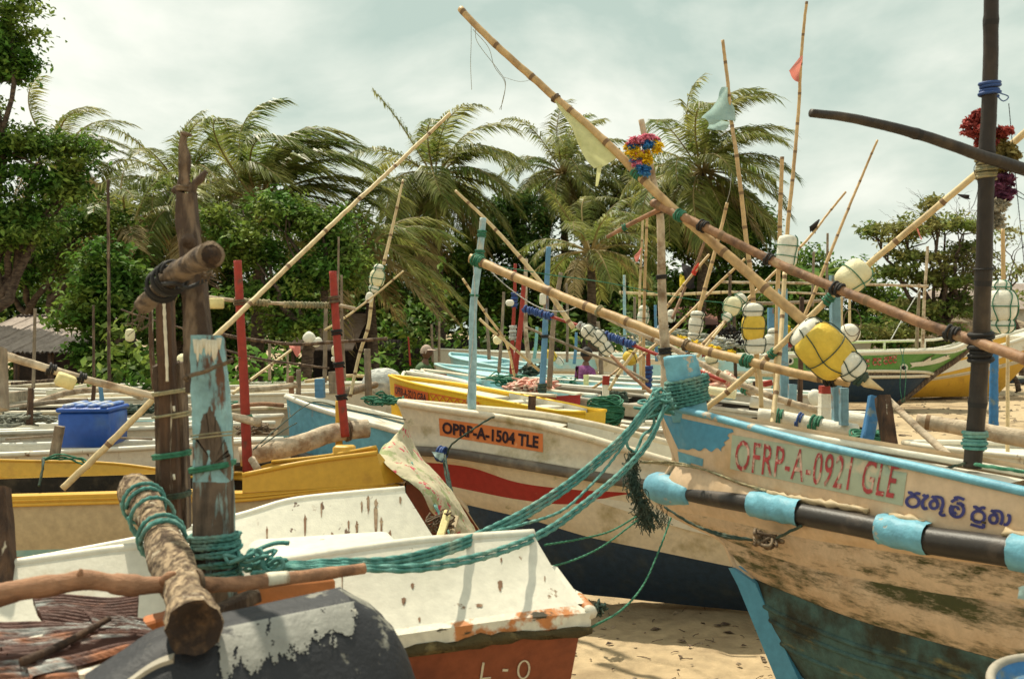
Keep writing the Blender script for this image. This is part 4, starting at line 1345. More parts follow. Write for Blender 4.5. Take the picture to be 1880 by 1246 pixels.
# raised bow
tb = [E.pt(c) for c in ((692, 832, .10), (560, 850, .24), (445, 873, .32))]
bb = [E.pt(c) for c in ((706, 890, .09), (570, 897, .25), (445, 904, .335))]
g = Geo(); slab(g, cat_rom(tb, 12), cat_rom(bb, 12), 3, .02)
endp = [E.pt((742, 882, .0)), E.pt((742, 886, .0))]
slab(g, np.array([E.pt((692, 832, .10)), E.pt((697, 832, .06))]), np.array([E.pt((706, 889, .09)), E.pt((742, 884, .0))]), 3, .015)
obj('bow_board', g, MT['frp_yellow'], tE)
g = Geo()
tf = [E.pt(c) for c in ((690, 822, -.08), (600, 838, -.2), (500, 849, -.30), (470, 860, -.31))]
bf = [E.pt(c) for c in ((695, 850, -.07), (600, 862, -.19), (500, 874, -.29), (470, 876, -.30))]
slab(g, cat_rom(tf, 12), cat_rom(bf, 12), 3, .02)
obj('bow_board', g, MT['frp_yellow'], tE)
g = Geo()
for tt_ in (tb, tf[:3]):
    tube(g, cat_rom(np.array(tt_) + np.array((0, 0, .004)), 16), .013, 6)
obj('bow_rail', g, MT['frp_yellow'], tE)
for x, y in ((400, 856), (632, 830)):
    g = Geo(); p = P(x, y, 5.75); box(g, p - np.array((0, 0, .06)), (.12, .10, .2), bev=.01)
    obj('post_block', g, MT['frp_yellow'], tE)

# ---- parametric canoe for the rows behind
def canoe(label, bow, aft, L, beam, cols, inside='frp_white', rim=None, rimr=.018, pipe=None, deck=.3, thw=3, plate=None, rake=.35, low=.72, ledge=.05, flare=.82, stern=True, open_=True, fdeck=None, n=34, raise_stern=0.0, pw=1.25, name='fishing_boat', group=None):
    a, b = P(*bow), P(*aft)
    dirv = b - a; sa = math.hypot(dirv[0], dirv[1])
    h = np.array((dirv[0], dirv[1], 0)) / sa
    nn = np.array((-h[1], h[0], 0))
    if np.dot(nn, -a) < 0:
        nn = -nn
    t = thing(name, label, 'boat', (a[0] + h[0] * L / 2, a[1] + h[1] * L / 2, 0), group)
    tt = np.linspace(0, 1, n)
    ss = tt * L
    k = np.clip(1 - ss / sa, 0, 1)
    zg = b[2] + (a[2] - b[2]) * k ** pw + raise_stern * np.clip((tt - .7) / .3, 0, 1) ** 2
    bw = .5 * beam * np.clip(1 - (1 - np.clip(tt / .40, 0, 1)) ** 2, 0, 1) ** .85 * (1 - .45 * np.clip((tt - .75) / .25, 0, 1) ** 2)
    bw = np.maximum(bw, .012)
    def lv(fz, fb, dlt=0.0):
        rk = rake * (1 - fz)
        s2 = rk + ss * (L - rk * 1.4) / L
        X = a[None, :] * np.array((1, 1, 0)) + h * s2[:, None]
        z = .04 + (zg - .04) * fz
        near = X + nn * (bw * fb + dlt)[:, None]; near[:, 2] = z
        far = X - nn * (bw * fb + dlt)[:, None]; far[:, 2] = z
        return near, far
    l1, l2, l2b, l3, l4 = lv(1, 1), lv(low, .93), lv(low - .015, .93, ledge), lv(low - ledge * 1.4, .88), lv(0.0, .28)
    lm = lv(low * .5, flare)
    g = Geo()
    grid(g, [l1[0], (l1[0] + l2[0]) / 2 - nn * .006, l2[0]]); grid(g, [l1[1], (l1[1] + l2[1]) / 2 + nn * .006, l2[1]], flip=True)
    g.add([l1[0][-1], l2[0][-1], l2[1][-1], l1[1][-1]], [(0, 1, 2, 3)])
    top = obj('topside', g, MT[cols[0]], t)
    g = Geo()
    grid(g, [l2[0], l2b[0], l3[0]]); grid(g, [l2[1], l2b[1], l3[1]], flip=True)
    obj('ledge', g, MT[cols[1]], t, smooth=False)
    g = Geo()
    grid(g, [l3[0], lm[0], l4[0]]); grid(g, [l3[1], lm[1], l4[1]], flip=True)
    g.add([l2[0][-1], lm[0][-1], l4[0][-1], l4[1][-1], lm[1][-1], l2[1][-1]], [(0, 1, 2, 3, 4, 5)])
    grid(g, [l4[0], l4[1]])
    obj('hull', g, MT[cols[2]], t)
    g = Geo()
    for q in l1:
        tube(g, q, rimr, 8)
    obj('gunwale', g, MT[rim or cols[0]], t)
    if pipe:
        g = Geo()
        for q in l2b:
            tube(g, q, .03, 8)
        obj('rubbing_pipe', g, MT[pipe], t)
    kd = int(deck * n)
    off = np.array((0, 0, -.03))
    i1 = l1[0] - nn * .015; i2 = l1[1] + nn * .015
    g = Geo(); band(g, i1[:kd + 1] + off, i2[:kd + 1] + off, 4)
    obj('foredeck', g, MT[fdeck or inside], t)
    g = Geo(); band(g, i1[-4:] + off, i2[-4:] + off, 4)
    obj('afterdeck', g, MT[fdeck or inside], t)
    g = Geo(); dn = np.array((0, 0, -.32))
    band(g, i1[kd:-3], i1[kd:-3] + dn, 2); band(g, i2[kd:-3], i2[kd:-3] + dn, 2, flip=True); band(g, i1[kd:-3] + dn, i2[kd:-3] + dn, 3)
    g.add([i1[kd] + off, i2[kd] + off, i2[kd] + dn, i1[kd] + dn], [(0, 1, 2, 3)])
    obj('inside', g, MT[inside], t)
    for q in range(thw):
        j = kd + 2 + int((n - kd - 6) * (q + .5) / thw)
        c = (l1[0][j] + l1[1][j]) / 2
        g = Geo()
        w_ = np.linalg.norm(l1[0][j] - l1[1][j])
        box(g, c + np.array((0, 0, -.045)), (.2, w_ - .01, .03), axes=(h, nn, np.array((0, 0, 1.0))))
        obj('thwart', g, MT[fdeck or inside], t, smooth=False)
    t['_n'] = 0
    del t['_n']
    def sf(u, f):
        x = u * (n - 1); i = min(int(x), n - 2); q = x - i
        p0 = l1[0][i] * (1 - q) + l1[0][i + 1] * q; p1 = l2[0][i] * (1 - q) + l2[0][i + 1] * q
        return p0 * (1 - f) + p1 * f + nn * (.007 + .012 * math.sin(f * math.pi))
    return t, top, sf

# yellow numbered canoe (bow left)
tH, topH, sfH = canoe('bright yellow canoe with a faded number, just behind the canoe with the orange plate', (716, 689, 9.6), (1050, 752, 8.0), 2.55, .46,
      ('frp_yellow_bright', 'frp_yellow_bright', 'frp_orange'), rim='frp_yellow_bright', inside='frp_white', deck=.55, rake=.12, low=.70, ledge=.10, rimr=.014, pw=.95)
g = Geo(); lay(g, sfH, (.07, .32, .13, .42), plate_polys(12, 2)); obj('number_plate', g, MT['orange_letters'], tH)
g = Geo(); lay(g, lambda t, f: sfH(t, f) + np.array((0, -.004, 0)), (.08, .31, .18, .37), text_polys('OPRR-A-3212 GBA', .02)); obj('registration_number', g, MT['black_letters'], tH)
g = Geo(); zz = []
for i in range(7):
    u0, u1 = i / 7, (i + 1) / 7
    zz += [stroke([(u0, .05), (u1, .95)], .06, 6, 4), stroke([(u0, .95), (u1, .05)], .06, 6, 4)]
zz += [stroke([(0, 1), (1, 1)], .05, 6, 20), stroke([(0, 0), (1, 0)], .05, 6, 20)]
lay(g, sfH, (.33, .58, .14, .42), zz); obj('lattice_pattern', g, MT['orange_letters'], tH)

canoe('dull red canoe with a pale blue inside, second behind the yellow numbered canoe', (776, 679, 11.6), (985, 720, 9.6), 2.9, .5,
      ('frp_red', 'frp_red', 'frp_cream'), rim='frp_cream', inside='frp_skyblue', deck=.12, rake=.15, low=.62)
canoe('white canoe squeezed between the yellow and the red canoe', (744, 683, 10.6), (930, 735, 9.2), 1.9, .6,
      ('frp_white', 'frp_white', 'frp_cream'), inside='frp_white', deck=.6, rake=.15)
canoe('pale turquoise canoe just left of the red canoe', (756, 680, 11.3), (900, 718, 10.6), 2.4, .55, ('frp_skyblue', 'frp_white', 'frp_cream'), inside='frp_skyblue', rim='frp_white')
canoe('pale blue canoe with a dark curved cockpit behind the pale blue pole', (828, 648, 16.5), (1040, 684, 15), 1.9, .95, ('frp_skyblue', 'frp_skyblue', 'frp_white'), inside='frp_skyblue', rim='frp_skyblue', deck=.4, rimr=.02)
canoe('blue and white canoe in front of the man in the purple shirt', (800, 668, 14.6), (1060, 704, 12.8), 4.6, .9, ('frp_white', 'frp_seagreen', 'frp_skyblue'), inside='frp_skyblue', rim='frp_skyblue', deck=.35)
canoe('white canoe with sea green side reaching the feet of the blue pole', (900, 690, 12.6), (1180, 712, 11.4), 4.2, .8, ('frp_white', 'frp_seagreen', 'frp_seagreen'), inside='frp_skyblue', rim='frp_white', deck=.2)
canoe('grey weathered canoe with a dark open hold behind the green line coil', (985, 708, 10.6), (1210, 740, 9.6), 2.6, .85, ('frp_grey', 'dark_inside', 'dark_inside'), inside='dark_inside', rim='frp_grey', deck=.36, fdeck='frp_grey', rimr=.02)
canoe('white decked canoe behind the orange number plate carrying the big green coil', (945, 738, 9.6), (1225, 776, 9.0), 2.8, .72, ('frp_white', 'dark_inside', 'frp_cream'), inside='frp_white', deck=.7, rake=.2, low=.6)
canoe('pale canoe beyond the purple shirted man among the farthest row', (1090, 652, 21), (1420, 668, 20), 2.6, 1.0, ('frp_cream', 'frp_white', 'frp_skyblue'), inside='frp_skyblue', rim='frp_white')
canoe('white canoe farthest behind the two men', (790, 640, 23), (1010, 648, 22), 8, 1.0, ('frp_white', 'frp_cream', 'frp_seagreen'), inside='frp_skyblue')
canoe('narrow turquoise canoe behind the dark hold of the grey canoe', (1080, 690, 13.6), (1300, 700, 13), 2.2, .7, ('frp_white', 'frp_skyblue', 'frp_seagreen'), inside='frp_seagreen', rim='frp_white')
canoe('white canoe with a black side behind the stem post of the blue rimmed canoe', (1185, 724, 8.8), (1500, 762, 8.4), 2.0, .8, ('frp_white', 'dark_inside', 'frp_navy'), inside='dark_inside', rim='frp_white', deck=.1, low=.86)
# light blue canoe left of centre
canoe('white and light blue canoe with its bow behind the red posts', (527, 727, 7.9), (752, 786, 7.6), 1.9, .5, ('frp_blue', 'pipe_grey', 'frp_rust'), inside='frp_white', rim='frp_white', pipe='pipe_grey', deck=.8, rake=.1, low=.68, rimr=.022, pw=.95)
# rows at the left (bows hidden to the right)
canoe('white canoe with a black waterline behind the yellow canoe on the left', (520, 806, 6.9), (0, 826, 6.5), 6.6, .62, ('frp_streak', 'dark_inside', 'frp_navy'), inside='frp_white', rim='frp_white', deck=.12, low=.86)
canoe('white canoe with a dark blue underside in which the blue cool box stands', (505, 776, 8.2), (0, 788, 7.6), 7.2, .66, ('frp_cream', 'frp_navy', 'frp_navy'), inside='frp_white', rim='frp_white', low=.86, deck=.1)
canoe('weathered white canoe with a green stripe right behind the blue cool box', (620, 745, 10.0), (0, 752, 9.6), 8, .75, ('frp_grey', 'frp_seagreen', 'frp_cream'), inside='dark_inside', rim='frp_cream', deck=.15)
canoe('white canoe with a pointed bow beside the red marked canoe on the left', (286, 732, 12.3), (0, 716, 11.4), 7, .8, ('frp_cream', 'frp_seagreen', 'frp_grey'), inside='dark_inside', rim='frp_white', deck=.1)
canoe('faded canoe with a dark red band inside, beyond the slanting bamboo on the left', (300, 728, 14.5), (90, 702, 13), 7, .8, ('frp_cream', 'frp_red', 'frp_grey'), inside='frp_beige', rim='frp_cream', deck=.1)
canoe('pale canoe with a flat deck farthest in the left row', (170, 706, 16), (-60, 700, 15), 6.5, .8, ('frp_grey', 'frp_grey', 'frp_grey'), inside='frp_cream', rim='frp_grey', deck=.5)
canoe('white canoe between the short blue post and the red posts', (735, 716, 12.0), (430, 722, 11.2), 7.2, .75, ('frp_white', 'frp_cream', 'frp_grey'), inside='frp_cream', rim='frp_white', deck=.2)
canoe('white canoe lying under the green weeds behind the red posts', (700, 702, 14), (420, 706, 13.4), 6, .8, ('frp_cream', 'frp_white', 'frp_grey'), inside='frp_cream', rim='frp_white', deck=.3)
canoe('white canoe with low sides beside the left red post', (520, 762, 9.1), (380, 770, 8.8), 5.5, .6, ('frp_cream', 'frp_seagreen', 'frp_grey'), inside='frp_skyblue', rim='frp_white', deck=.2)
canoe('small white dinghy hull in the middle right behind the bamboo floats', (1420, 700, 15), (1230, 694, 15.5), 5.5, .8, ('frp_white', 'frp_skyblue', 'frp_skyblue'), inside='frp_skyblue', rim='frp_white')
canoe('white canoe with a dark side behind the logs of the blue rimmed canoe', (1600, 800, 7.0), (1350, 790, 7.6), 1.9, .7, ('frp_white', 'frp_white', 'frp_cream'), inside='frp_white', rim='frp_white', deck=.2)
canoe('low white canoe between the black mast and the sand at the right', (1660, 812, 6.6), (1900, 826, 6.0), 3.0, .8, ('frp_white', 'frp_white', 'frp_cream'), inside='frp_white', rim='frp_white', deck=.8)

# ---- green boat with the painted fish
GR = Hull(1796, 628, 23.0, 180 + 3)
tG = thing('fishing_boat', 'green boat with a painted silver fish and red script, beached at the right', 'boat', (GR.O[0] - 4, GR.O[1], 0))
cG = [
    [(1792, 622, .02), (1750, 640, .30), (1700, 644, .45), (1600, 647, .60), (1450, 652, .65), (1300, 655, .6), (1180, 655, .5)],
    [(1792, 632, .02), (1750, 648, .30), (1700, 649, .45), (1600, 652, .60), (1450, 657, .65), (1300, 660, .6), (1180, 660, .5)],
    [(1712, 686, .02), (1698, 683, .20), (1670, 682, .34), (1600, 681, .52), (1450, 684, .6), (1300, 688, .56), (1180, 688, .46)],
    [(1705, 690, .02), (1695, 690, .20), (1670, 691, .34), (1600, 692, .54), (1450, 693, .62), (1300, 697, .58), (1180, 697, .48)],
    [(1648, 740, .0), (1640, 740, .05), (1620, 738, .12), (1560, 738, .2), (1450, 738, .22), (1300, 738, .2), (1180, 738, .18)]]
lg = [GR.line(c, 40) for c in cG]
g = Geo(); both(g, GR, lg[1], lg[2], 4); gs = obj('topside', g, MT['frp_green'], tG)
g = Geo(); both(g, GR, lg[0], lg[1], 1)
tube(g, lg[0], .045, 6); tube(g, GR.mirror(lg[0]), .045, 6); obj('gunwale', g, MT['frp_white'], tG)
g = Geo(); tube(g, lg[2] + GR.n * .02, .04, 6); tube(g, lg[3] + GR.n * .02, .04, 6); tube(g, GR.mirror(lg[2]), .04, 6); obj('rubbing_strake', g, MT['frp_cream'], tG)
g = Geo(); both(g, GR, lg[2], lg[3], 1); obj('dark_band', g, MT['wood_brown'], tG)
g = Geo(); both(g, GR, lg[3], lg[4], 5, .05); obj('bottom', g, MT['frp_navy'], tG)
g = Geo()
stem_g = np.array([GR.pt(c) for c in ((1796, 620, 0), (1760, 655, 0), (1712, 688, 0), (1680, 715, 0), (1646, 741, 0))])
tube(g, cat_rom(stem_g, 20), .085, 8); obj('stem', g, MT['wood_brown'], tG)
g = Geo()
gi, gj = lg[0] - GR.n * .03, GR.mirror(lg[0]) + GR.n * .03
wi, wj = lg[0] - GR.n * .16, GR.mirror(lg[0]) + GR.n * .16
band(g, gi[:14] + np.array((0, 0, -.05)), gj[:14] + np.array((0, 0, -.05)), 4); obj('foredeck', g, MT['frp_white'], tG)
g = Geo(); dn = np.array((0, 0, -.22))
band(g, gi[13:], wi[13:] + dn, 2); band(g, gj[13:], wj[13:] + dn, 2, flip=True); band(g, wi[13:] + dn, wj[13:] + dn, 2); obj('inside', g, MT['frp_lime'], tG)
g = Geo()
rail = GR.mirror(lg[0]) + np.array((0, 0, .22)); railn = lg[0][:8] + np.array((0, 0, .10))
tube(g, rail[2:], .035, 6); obj('rail', g, MT['frp_white'], tG)
for i in range(4, 40, 6):
    g = Geo(); tube(g, [GR.mirror(lg[0])[i], rail[i]], .03, 6); obj('rail_post', g, MT['frp_white'], tG)
bvG = bvh_of([gs])
fish = [(.0, .02), (.06, .16), (.0, .34), (.10, .20), (.30, .42), (.50, .72), (.62, .92), (.74, 1.0), (.84, .92), (.88, .80), (.95, .80), (.90, .70), (.96, .62), (.88, .52), (.70, .32), (.50, .20), (.30, .12), (.12, .10)]
g = Geo(); decal(g, bvG, ((1669, 646), (1747, 645), (1747, 672), (1669, 675)), [(fish + [(.5, .45)], [(i, (i + 1) % len(fish), len(fish)) for i in range(len(fish))])], .03)
obj('painted_fish', g, MT['frp_white'], tG)
g = Geo(); decal(g, bvG, ((1669, 646), (1747, 645), (1747, 672), (1669, 675)), [stroke([(.3, .44), (.5, .76), (.62, .95), (.74, 1.03)], .03, 2.6), stroke(ring_(.84, .78, .01, .03), .02, 2.6)], .05)
obj('fish_outline', g, MT['wood_dark'], tG)
g = Geo(); gl = []
for x, y in ((.08, .3), (.19, .3), (.30, .3), (.46, .38), (.56, .38), (.70, .45), (.80, .5), (.90, .55)):
    gl.append(stroke(ring_(x, y, .04, .2, 30, 330), .06, 5)); gl.append(stroke([(x - .04, y + .35), (x, y + .3), (x + .045, y + .36)], .05, 5))
decal(g, bvG, ((1567, 652), (1650, 650), (1650, 672), (1567, 674)), gl, .03); obj('boat_name', g, MT['red_letters'], tG, label='boat name in small red letters')
for px_ in (1658, 1449):
    g = Geo(); c = onto(bvG, px_, 674 if px_ > 1600 else 662, .03)
    th = np.linspace(0, 2 * math.pi, 17)[:, None]
    tube(g, c + np.hstack([np.cos(th) * .07, th * 0, np.sin(th) * .07]), .022, 6, cap=False); obj('porthole_ring', g, MT['frp_white'], tG)
    g = Geo(); tube(g, [c + np.array((0, .02, 0)), c - np.array((0, .005, 0))], .055, 10); obj('porthole', g, MT['cloth_black'], tG)

canoe('ochre yellow boat with a white rim beyond the bow of the green boat', (1962, 585, 27), (1640, 672, 26), 8.5, 1.4, ('frp_yellow', 'frp_white', 'frp_yellow'), inside='frp_white', rim='frp_white', low=.55, deck=.2, rimr=.05, rake=2.2, ledge=.06)
canoe('slim white outrigger float with a dark underside lying on the sand under the yellow boat', (1770, 706, 27.2), (1680, 712, 26.4), 3.6, .36, ('frp_white', 'frp_navy', 'frp_navy'), inside='frp_white', rim='frp_white', deck=.9, thw=0, name='outrigger_float')
canoe('slim outrigger float with a blue side on the sand right of the mast', (1890, 690, 33), (1800, 694, 32), 5, .4, ('frp_white', 'frp_seagreen', 'frp_navy'), inside='frp_white', rim='frp_white', deck=.9, thw=0, name='outrigger_float')
canoe('white boat beached beyond the green boat between the palms and the mast', (1600, 628, 31), (1380, 640, 30), 7, 1.2, ('frp_white', 'frp_red', 'frp_white'), inside='frp_white', rim='frp_white', deck=.2)
# ------------------------------------------------------------ poles, posts and spars
def PP(pts):
    return np.array([P(*p) for p in pts])

def pole(name, label, cat, pts, rp, m, nodes=0.30, group=None, sides=9, wob=.003, lash=(), cut=None, lob=None, sq=None, rough=.0, parts=True):
    """a straight or bent pole through photographed points; rp = half widths in photo pixels at both ends"""
    W_ = PP(pts)
    q = cat_rom(W_, max(14, len(pts) * 8))
    q, L = resample(q, .022, 200)
    n = len(q)
    d0, d1 = pts[0][2], pts[-1][2]
    rr = np.linspace(rp[0] * d0 / F, rp[1] * d1 / F, n)
    q = q + np.cumsum(RNG.normal(size=q.shape), axis=0) * wob * .25 * min(1, L / 3)
    mis = [0] * n
    if nodes:
        s = np.linspace(0, L, n); ph = random.uniform(0, nodes)
        dn = np.abs((s + ph) % nodes - nodes / 2)
        rr = rr * (1 + .12 * np.exp(-(dn / .015) ** 2))
        mis = [1 if x < .011 else 0 for x in dn]
    base = W_[np.argmin(W_[:, 2])]
    t = thing(name, label, cat, base, group)
    g = Geo()
    tube(g, q, rr, sides, mis=mis, rough=rough, sq=sq)
    obj('shaft', g, [MT[m], MT['node_dark' if m != 'bamboo_dark' else 'rope_black']], t)
    for f, turns, r, mm in lash:
        i = min(n - 2, int(f * (n - 1)))
        a = q[i]; ax_ = nrm(q[min(n - 1, i + 1)] - q[max(0, i - 1)])
        w_ = turns * r * 1.9
        g = Geo(); wrap_geo(g, a - ax_ * w_ / 2, a + ax_ * w_ / 2, rr[i], turns, r)
        obj('lashing', g, MT[mm], t)
    return t, q, rr

BP, WP = 'bamboo_pole', 'wooden_post'
pole(BP, 'longest bamboo pole, crossing the sky down to the largest yellow float', 'pole',
     [(845, 16, 5.7), (905, 78, 5.6), (1010, 175, 5.5), (1110, 262, 5.35), (1240, 390, 5.15), (1380, 510, 4.9), (1475, 592, 4.75), (1560, 670, 4.65), (1592, 700, 4.6)], (6, 11), 'bamboo', lash=((.27, 3, .004, 'rope_brown'), (.49, 6, .005, 'rope_green')))
g = Geo(); q = PP([(1575, 686, 4.62), (1592, 702, 4.6), (1622, 716, 4.58)]); tube(g, q, [.032, .026, .003], 9)
obj('pole_tip', g, MT['bamboo_pale'], label='sharpened pale tip of the pole below the yellow float', category='pole tip')
pole('outrigger_spar', 'brown spar slanting down from the crossing of poles to the black mast', 'spar',
     [(1198, 372, 5.25), (1300, 420, 5.0), (1440, 487, 4.75), (1600, 552, 4.4), (1700, 592, 4.15), (1785, 622, 4.0), (1895, 660, 3.7)], (8, 11), 'bamboo_brown', nodes=.42, rough=.02,
     lash=((.10, 5, .005, 'rope_green'), (.17, 4, .005, 'rope_black'), (.36, 3, .005, 'rope_black'), (.545, 4, .006, 'rope_black'), (.82, 4, .006, 'rope_black')))
pole('mast', 'tall black bamboo mast rising out of the top of the picture at the right', 'mast',
     [(1822, -60, 3.86), (1818, 160, 3.9), (1812, 300, 3.92), (1806, 520, 3.96), (1799, 680, 4.0), (1786, 858, 4.02)], (12.5, 16), 'bamboo_dark', nodes=.5, sides=14,
     lash=((.60, 1, .004, 'rope_black'), (.755, 7, .009, 'rope_black'), (.955, 5, .008, 'rope_teal'), (.40, 6, .007, 'rope_tan'), (.24, 4, .007, 'rope_blue')))
pole('yard', 'dark bamboo yard with a split end tied across the black mast', 'spar',
     [(1489, 208, 3.55), (1560, 217, 3.62), (1650, 238, 3.68), (1740, 265, 3.74), (1800, 287, 3.8), (1900, 318, 3.9)], (8, 12), 'bamboo_dark', nodes=.6, sides=12)
pole('forked_pole', 'smooth upright pole carrying the bright pom pom garland behind the blue stem post', 'pole',
     [(1177, 220, 5.35), (1186, 262, 5.35), (1198, 325, 5.35), (1210, 378, 5.32), (1214, 440, 5.32), (1216, 560, 5.32), (1222, 660, 5.32), (1222, 735, 5.32)], (5.5, 10), 'bark_pale', nodes=0, rough=.02,
     lash=((.31, 6, .006, 'rope_green'), (.345, 4, .005, 'rope_brown'), (.57, 3, .004, 'rope_black'), (.83, 4, .005, 'rope_black')))
pole('pole_stick', 'thin stick tied aslant below the crossing of poles', 'stick', [(1114, 436, 5.4), (1160, 410, 5.35), (1226, 377, 5.25)], (3.5, 5), 'branch', nodes=0, lash=((.35, 3, .004, 'rope_green'),))
pole(BP, 'thick pale bamboo lying slanted from the pale blue pole towards the big yellow float', 'pole',
     [(862, 474, 6.5), (885, 482, 6.45), (1000, 532, 6.1), (1150, 592, 5.7), (1260, 636, 5.4), (1400, 672, 5.1), (1480, 692, 4.95), (1558, 704, 4.8)], (8.5, 8.5), 'bamboo',
     lash=((.03, 7, .006, 'rope_green'), (.42, 2, .005, 'rope_tan'), (.66, 3, .004, 'rope_brown'), (.80, 5, .006, 'rope_green'), (.975, 5, .006, 'rope_black')))
pole(BP, 'bamboo pole running up to the right edge through the single cream barrel float', 'pole',
     [(1293, 752, 5.6), (1360, 700, 5.5), (1430, 640, 5.35), (1545, 532, 5.15), (1620, 470, 5.0), (1800, 318, 4.7), (1900, 232, 4.5)], (5.5, 6.5), 'bamboo_pale',
     lash=((.24, 4, .005, 'rope_green'), (.43, 5, .006, 'rope_green')))
pole(BP, 'orange tinted bamboo pole with the pale blue plastic bag near its top', 'pole',
     [(1327, 74, 7.2), (1334, 130, 7.2), (1343, 225, 7.1), (1352, 290, 7.0), (1368, 420, 6.95), (1384, 555, 6.9), (1390, 690, 6.9), (1392, 740, 6.9)], (3, 5), 'bamboo', nodes=.25)
pole(BP, 'tallest thin bamboo with the small pink flag reaching the top edge', 'pole',
     [(1481, 3, 8.2), (1474, 95, 8.2), (1469, 180, 8.2), (1460, 300, 8.1), (1448, 430, 8.0), (1440, 560, 8.0), (1432, 720, 8.0)], (2.6, 4.5), 'bamboo', nodes=.25)
pole(BP, 'straight bamboo ending beside the tall palm, just left of the pole with the pink flag', 'pole',
     [(1436, 288, 8.6), (1434, 360, 8.6), (1430, 470, 8.6), (1428, 540, 8.6), (1424, 740, 8.5)], (3.6, 4.5), 'bamboo', nodes=.3)
pole(BP, 'bamboo standing on the rim of the blue rimmed canoe beside the white log', 'pole',
     [(1441, 500, 5.6), (1436, 580, 5.5), (1430, 660, 5.35), (1422, 740, 5.2), (1417, 782, 5.1)], (4, 5), 'bamboo_pale', nodes=.25)
pole(BP, 'short hanging bamboo below the green lashing of the slanted bamboo', 'pole', [(1392, 668, 5.2), (1396, 700, 5.2), (1398, 748, 5.2)], (4.5, 4), 'bamboo_pale', nodes=0)
pole(BP, 'long thin leaning bamboo against the sky left of the almond tree', 'pole', [(1611, 257, 9.5), (1580, 330, 9.5), (1545, 415, 9.4), (1510, 500, 9.3), (1468, 600, 9.2)], (2, 3.5), 'bamboo', nodes=.3)
pole(BP, 'thin slanting bamboo with the black rag at its upper end', 'pole', [(1553, 352, 10), (1520, 392, 10), (1470, 452, 9.8), (1330, 590, 9.4), (1280, 640, 9.2)], (2, 3.5), 'bamboo', nodes=.3)
pole(BP, 'leaning bamboo with a dangling string, left of the orange tinted bamboo', 'pole', [(1335, 372, 8.5), (1326, 410, 8.5), (1310, 470, 8.4), (1283, 570, 8.3)], (3, 4), 'bamboo', nodes=.25)
pole(BP, 'weathered bamboo leaning behind the black and yellow flag', 'pole', [(1303, 412, 11), (1285, 470, 11), (1262, 520, 11), (1235, 585, 10.8)], (2.2, 3), 'bamboo_brown', nodes=.3)
pole(BP, 'bamboo slanting up to the right with the red rag', 'pole', [(1302, 467, 9.8), (1262, 515, 9.7), (1222, 566, 9.6)], (2.4, 3.2), 'bamboo', nodes=.25)
pole(BP, 'bamboo slanting from the white float up towards the far rails', 'pole', [(1368, 475, 9.4), (1310, 530, 9.4), (1240, 600, 9.2), (1170, 660, 9)], (2.4, 3.2), 'bamboo', nodes=.3)
pole(BP, 'thin pole crossing under the yellow and white float', 'pole', [(1332, 590, 7.2), (1300, 630, 7.1), (1280, 655, 7.1)], (2.6, 3), 'bamboo_pale', nodes=.2)
pole(BP, 'bamboo leaning left from the pale yellow flag pole towards the cane float', 'pole', [(740, 330, 9), (722, 410, 8.9), (704, 485, 8.8)], (2, 3.4), 'bamboo_pale', nodes=.25)
pole(BP, 'crooked lower half of the cane with the cream float, above the small canoes', 'pole', [(683, 545, 8.8), (676, 600, 8.8), (660, 650, 8.8), (643, 728, 8.7)], (3.4, 3), 'bamboo_pale', nodes=.2)
pole('pole_stick', 'thin stick pointing up right past the cream float', 'stick', [(741, 497, 8.6), (690, 540, 8.6), (640, 578, 8.5), (596, 606, 8.5)], (1.6, 2.2), 'bamboo_pale', nodes=.3)
pole(BP, 'long bamboo slanting up from the yellow canoe to the tallest palm', 'pole',
     [(826, 209, 6.6), (700, 328, 6.25), (560, 462, 5.85), (450, 566, 5.5), (395, 620, 5.35), (290, 727, 5.15), (210, 808, 5.05), (122, 895, 4.95)], (3.2, 6.5), 'bamboo_pale', nodes=.35)
pole('outrigger_spar', 'thick pale spar running down from the left edge to the double brown post', 'spar',
     [(-40, 638, 4.4), (60, 668, 4.5), (150, 694, 4.6), (240, 716, 4.7), (290, 729, 4.75), (350, 752, 4.8)], (8, 6), 'bark_pale', nodes=0, rough=.03, lash=((.33, 3, .006, 'rope_black'), (.47, 3, .006, 'rope_black')))
pole(WP, 'red painted post with a green tie, nearer of the two red posts', 'post', [(436, 478, 5.75), (441, 580, 5.75), (448, 700, 5.75), (455, 868, 5.75)], (7.5, 9.5), 'red_paint', nodes=0, sides=12, lash=((.21, 3, .006, 'rope_brown'), (.76, 3, .007, 'rope_green')))
pole(WP, 'red painted post with three black ties, farther of the two red posts', 'post', [(611, 498, 6.1), (616, 580, 6.1), (625, 700, 6.1), (634, 802, 6.1)], (7, 8), 'red_paint', nodes=0, sides=12, lash=((.19, 4, .006, 'rope_brown'), (.37, 3, .006, 'rope_black'), (.58, 3, .006, 'rope_black'), (.78, 3, .006, 'rope_black')))
pole(WP, 'thin purple grey stick close behind the farther red post', 'post', [(627, 505, 6.4), (628, 600, 6.4), (632, 700, 6.4)], (2, 4), 'wood_grey', nodes=0)
pole(WP, 'slim grey stick standing left of the farther red post', 'post', [(622, 435, 8.5), (621, 505, 8.5), (619, 700, 8.5)], (1.8, 2), 'wood_grey', nodes=0)
pole('crossbar_log', 'twisted bark crossbar bound to the two red posts', 'crossbar', [(378, 545, 5.9), (440, 553, 5.85), (500, 557, 5.95), (560, 560, 6.05), (620, 561, 6.15), (651, 567, 6.2)], (3.6, 3.4), 'bark_pale', nodes=0, rough=.05,
     lash=((.32, 20, .0055, 'rope_tan'), (.70, 34, .005, 'rope_tan')))
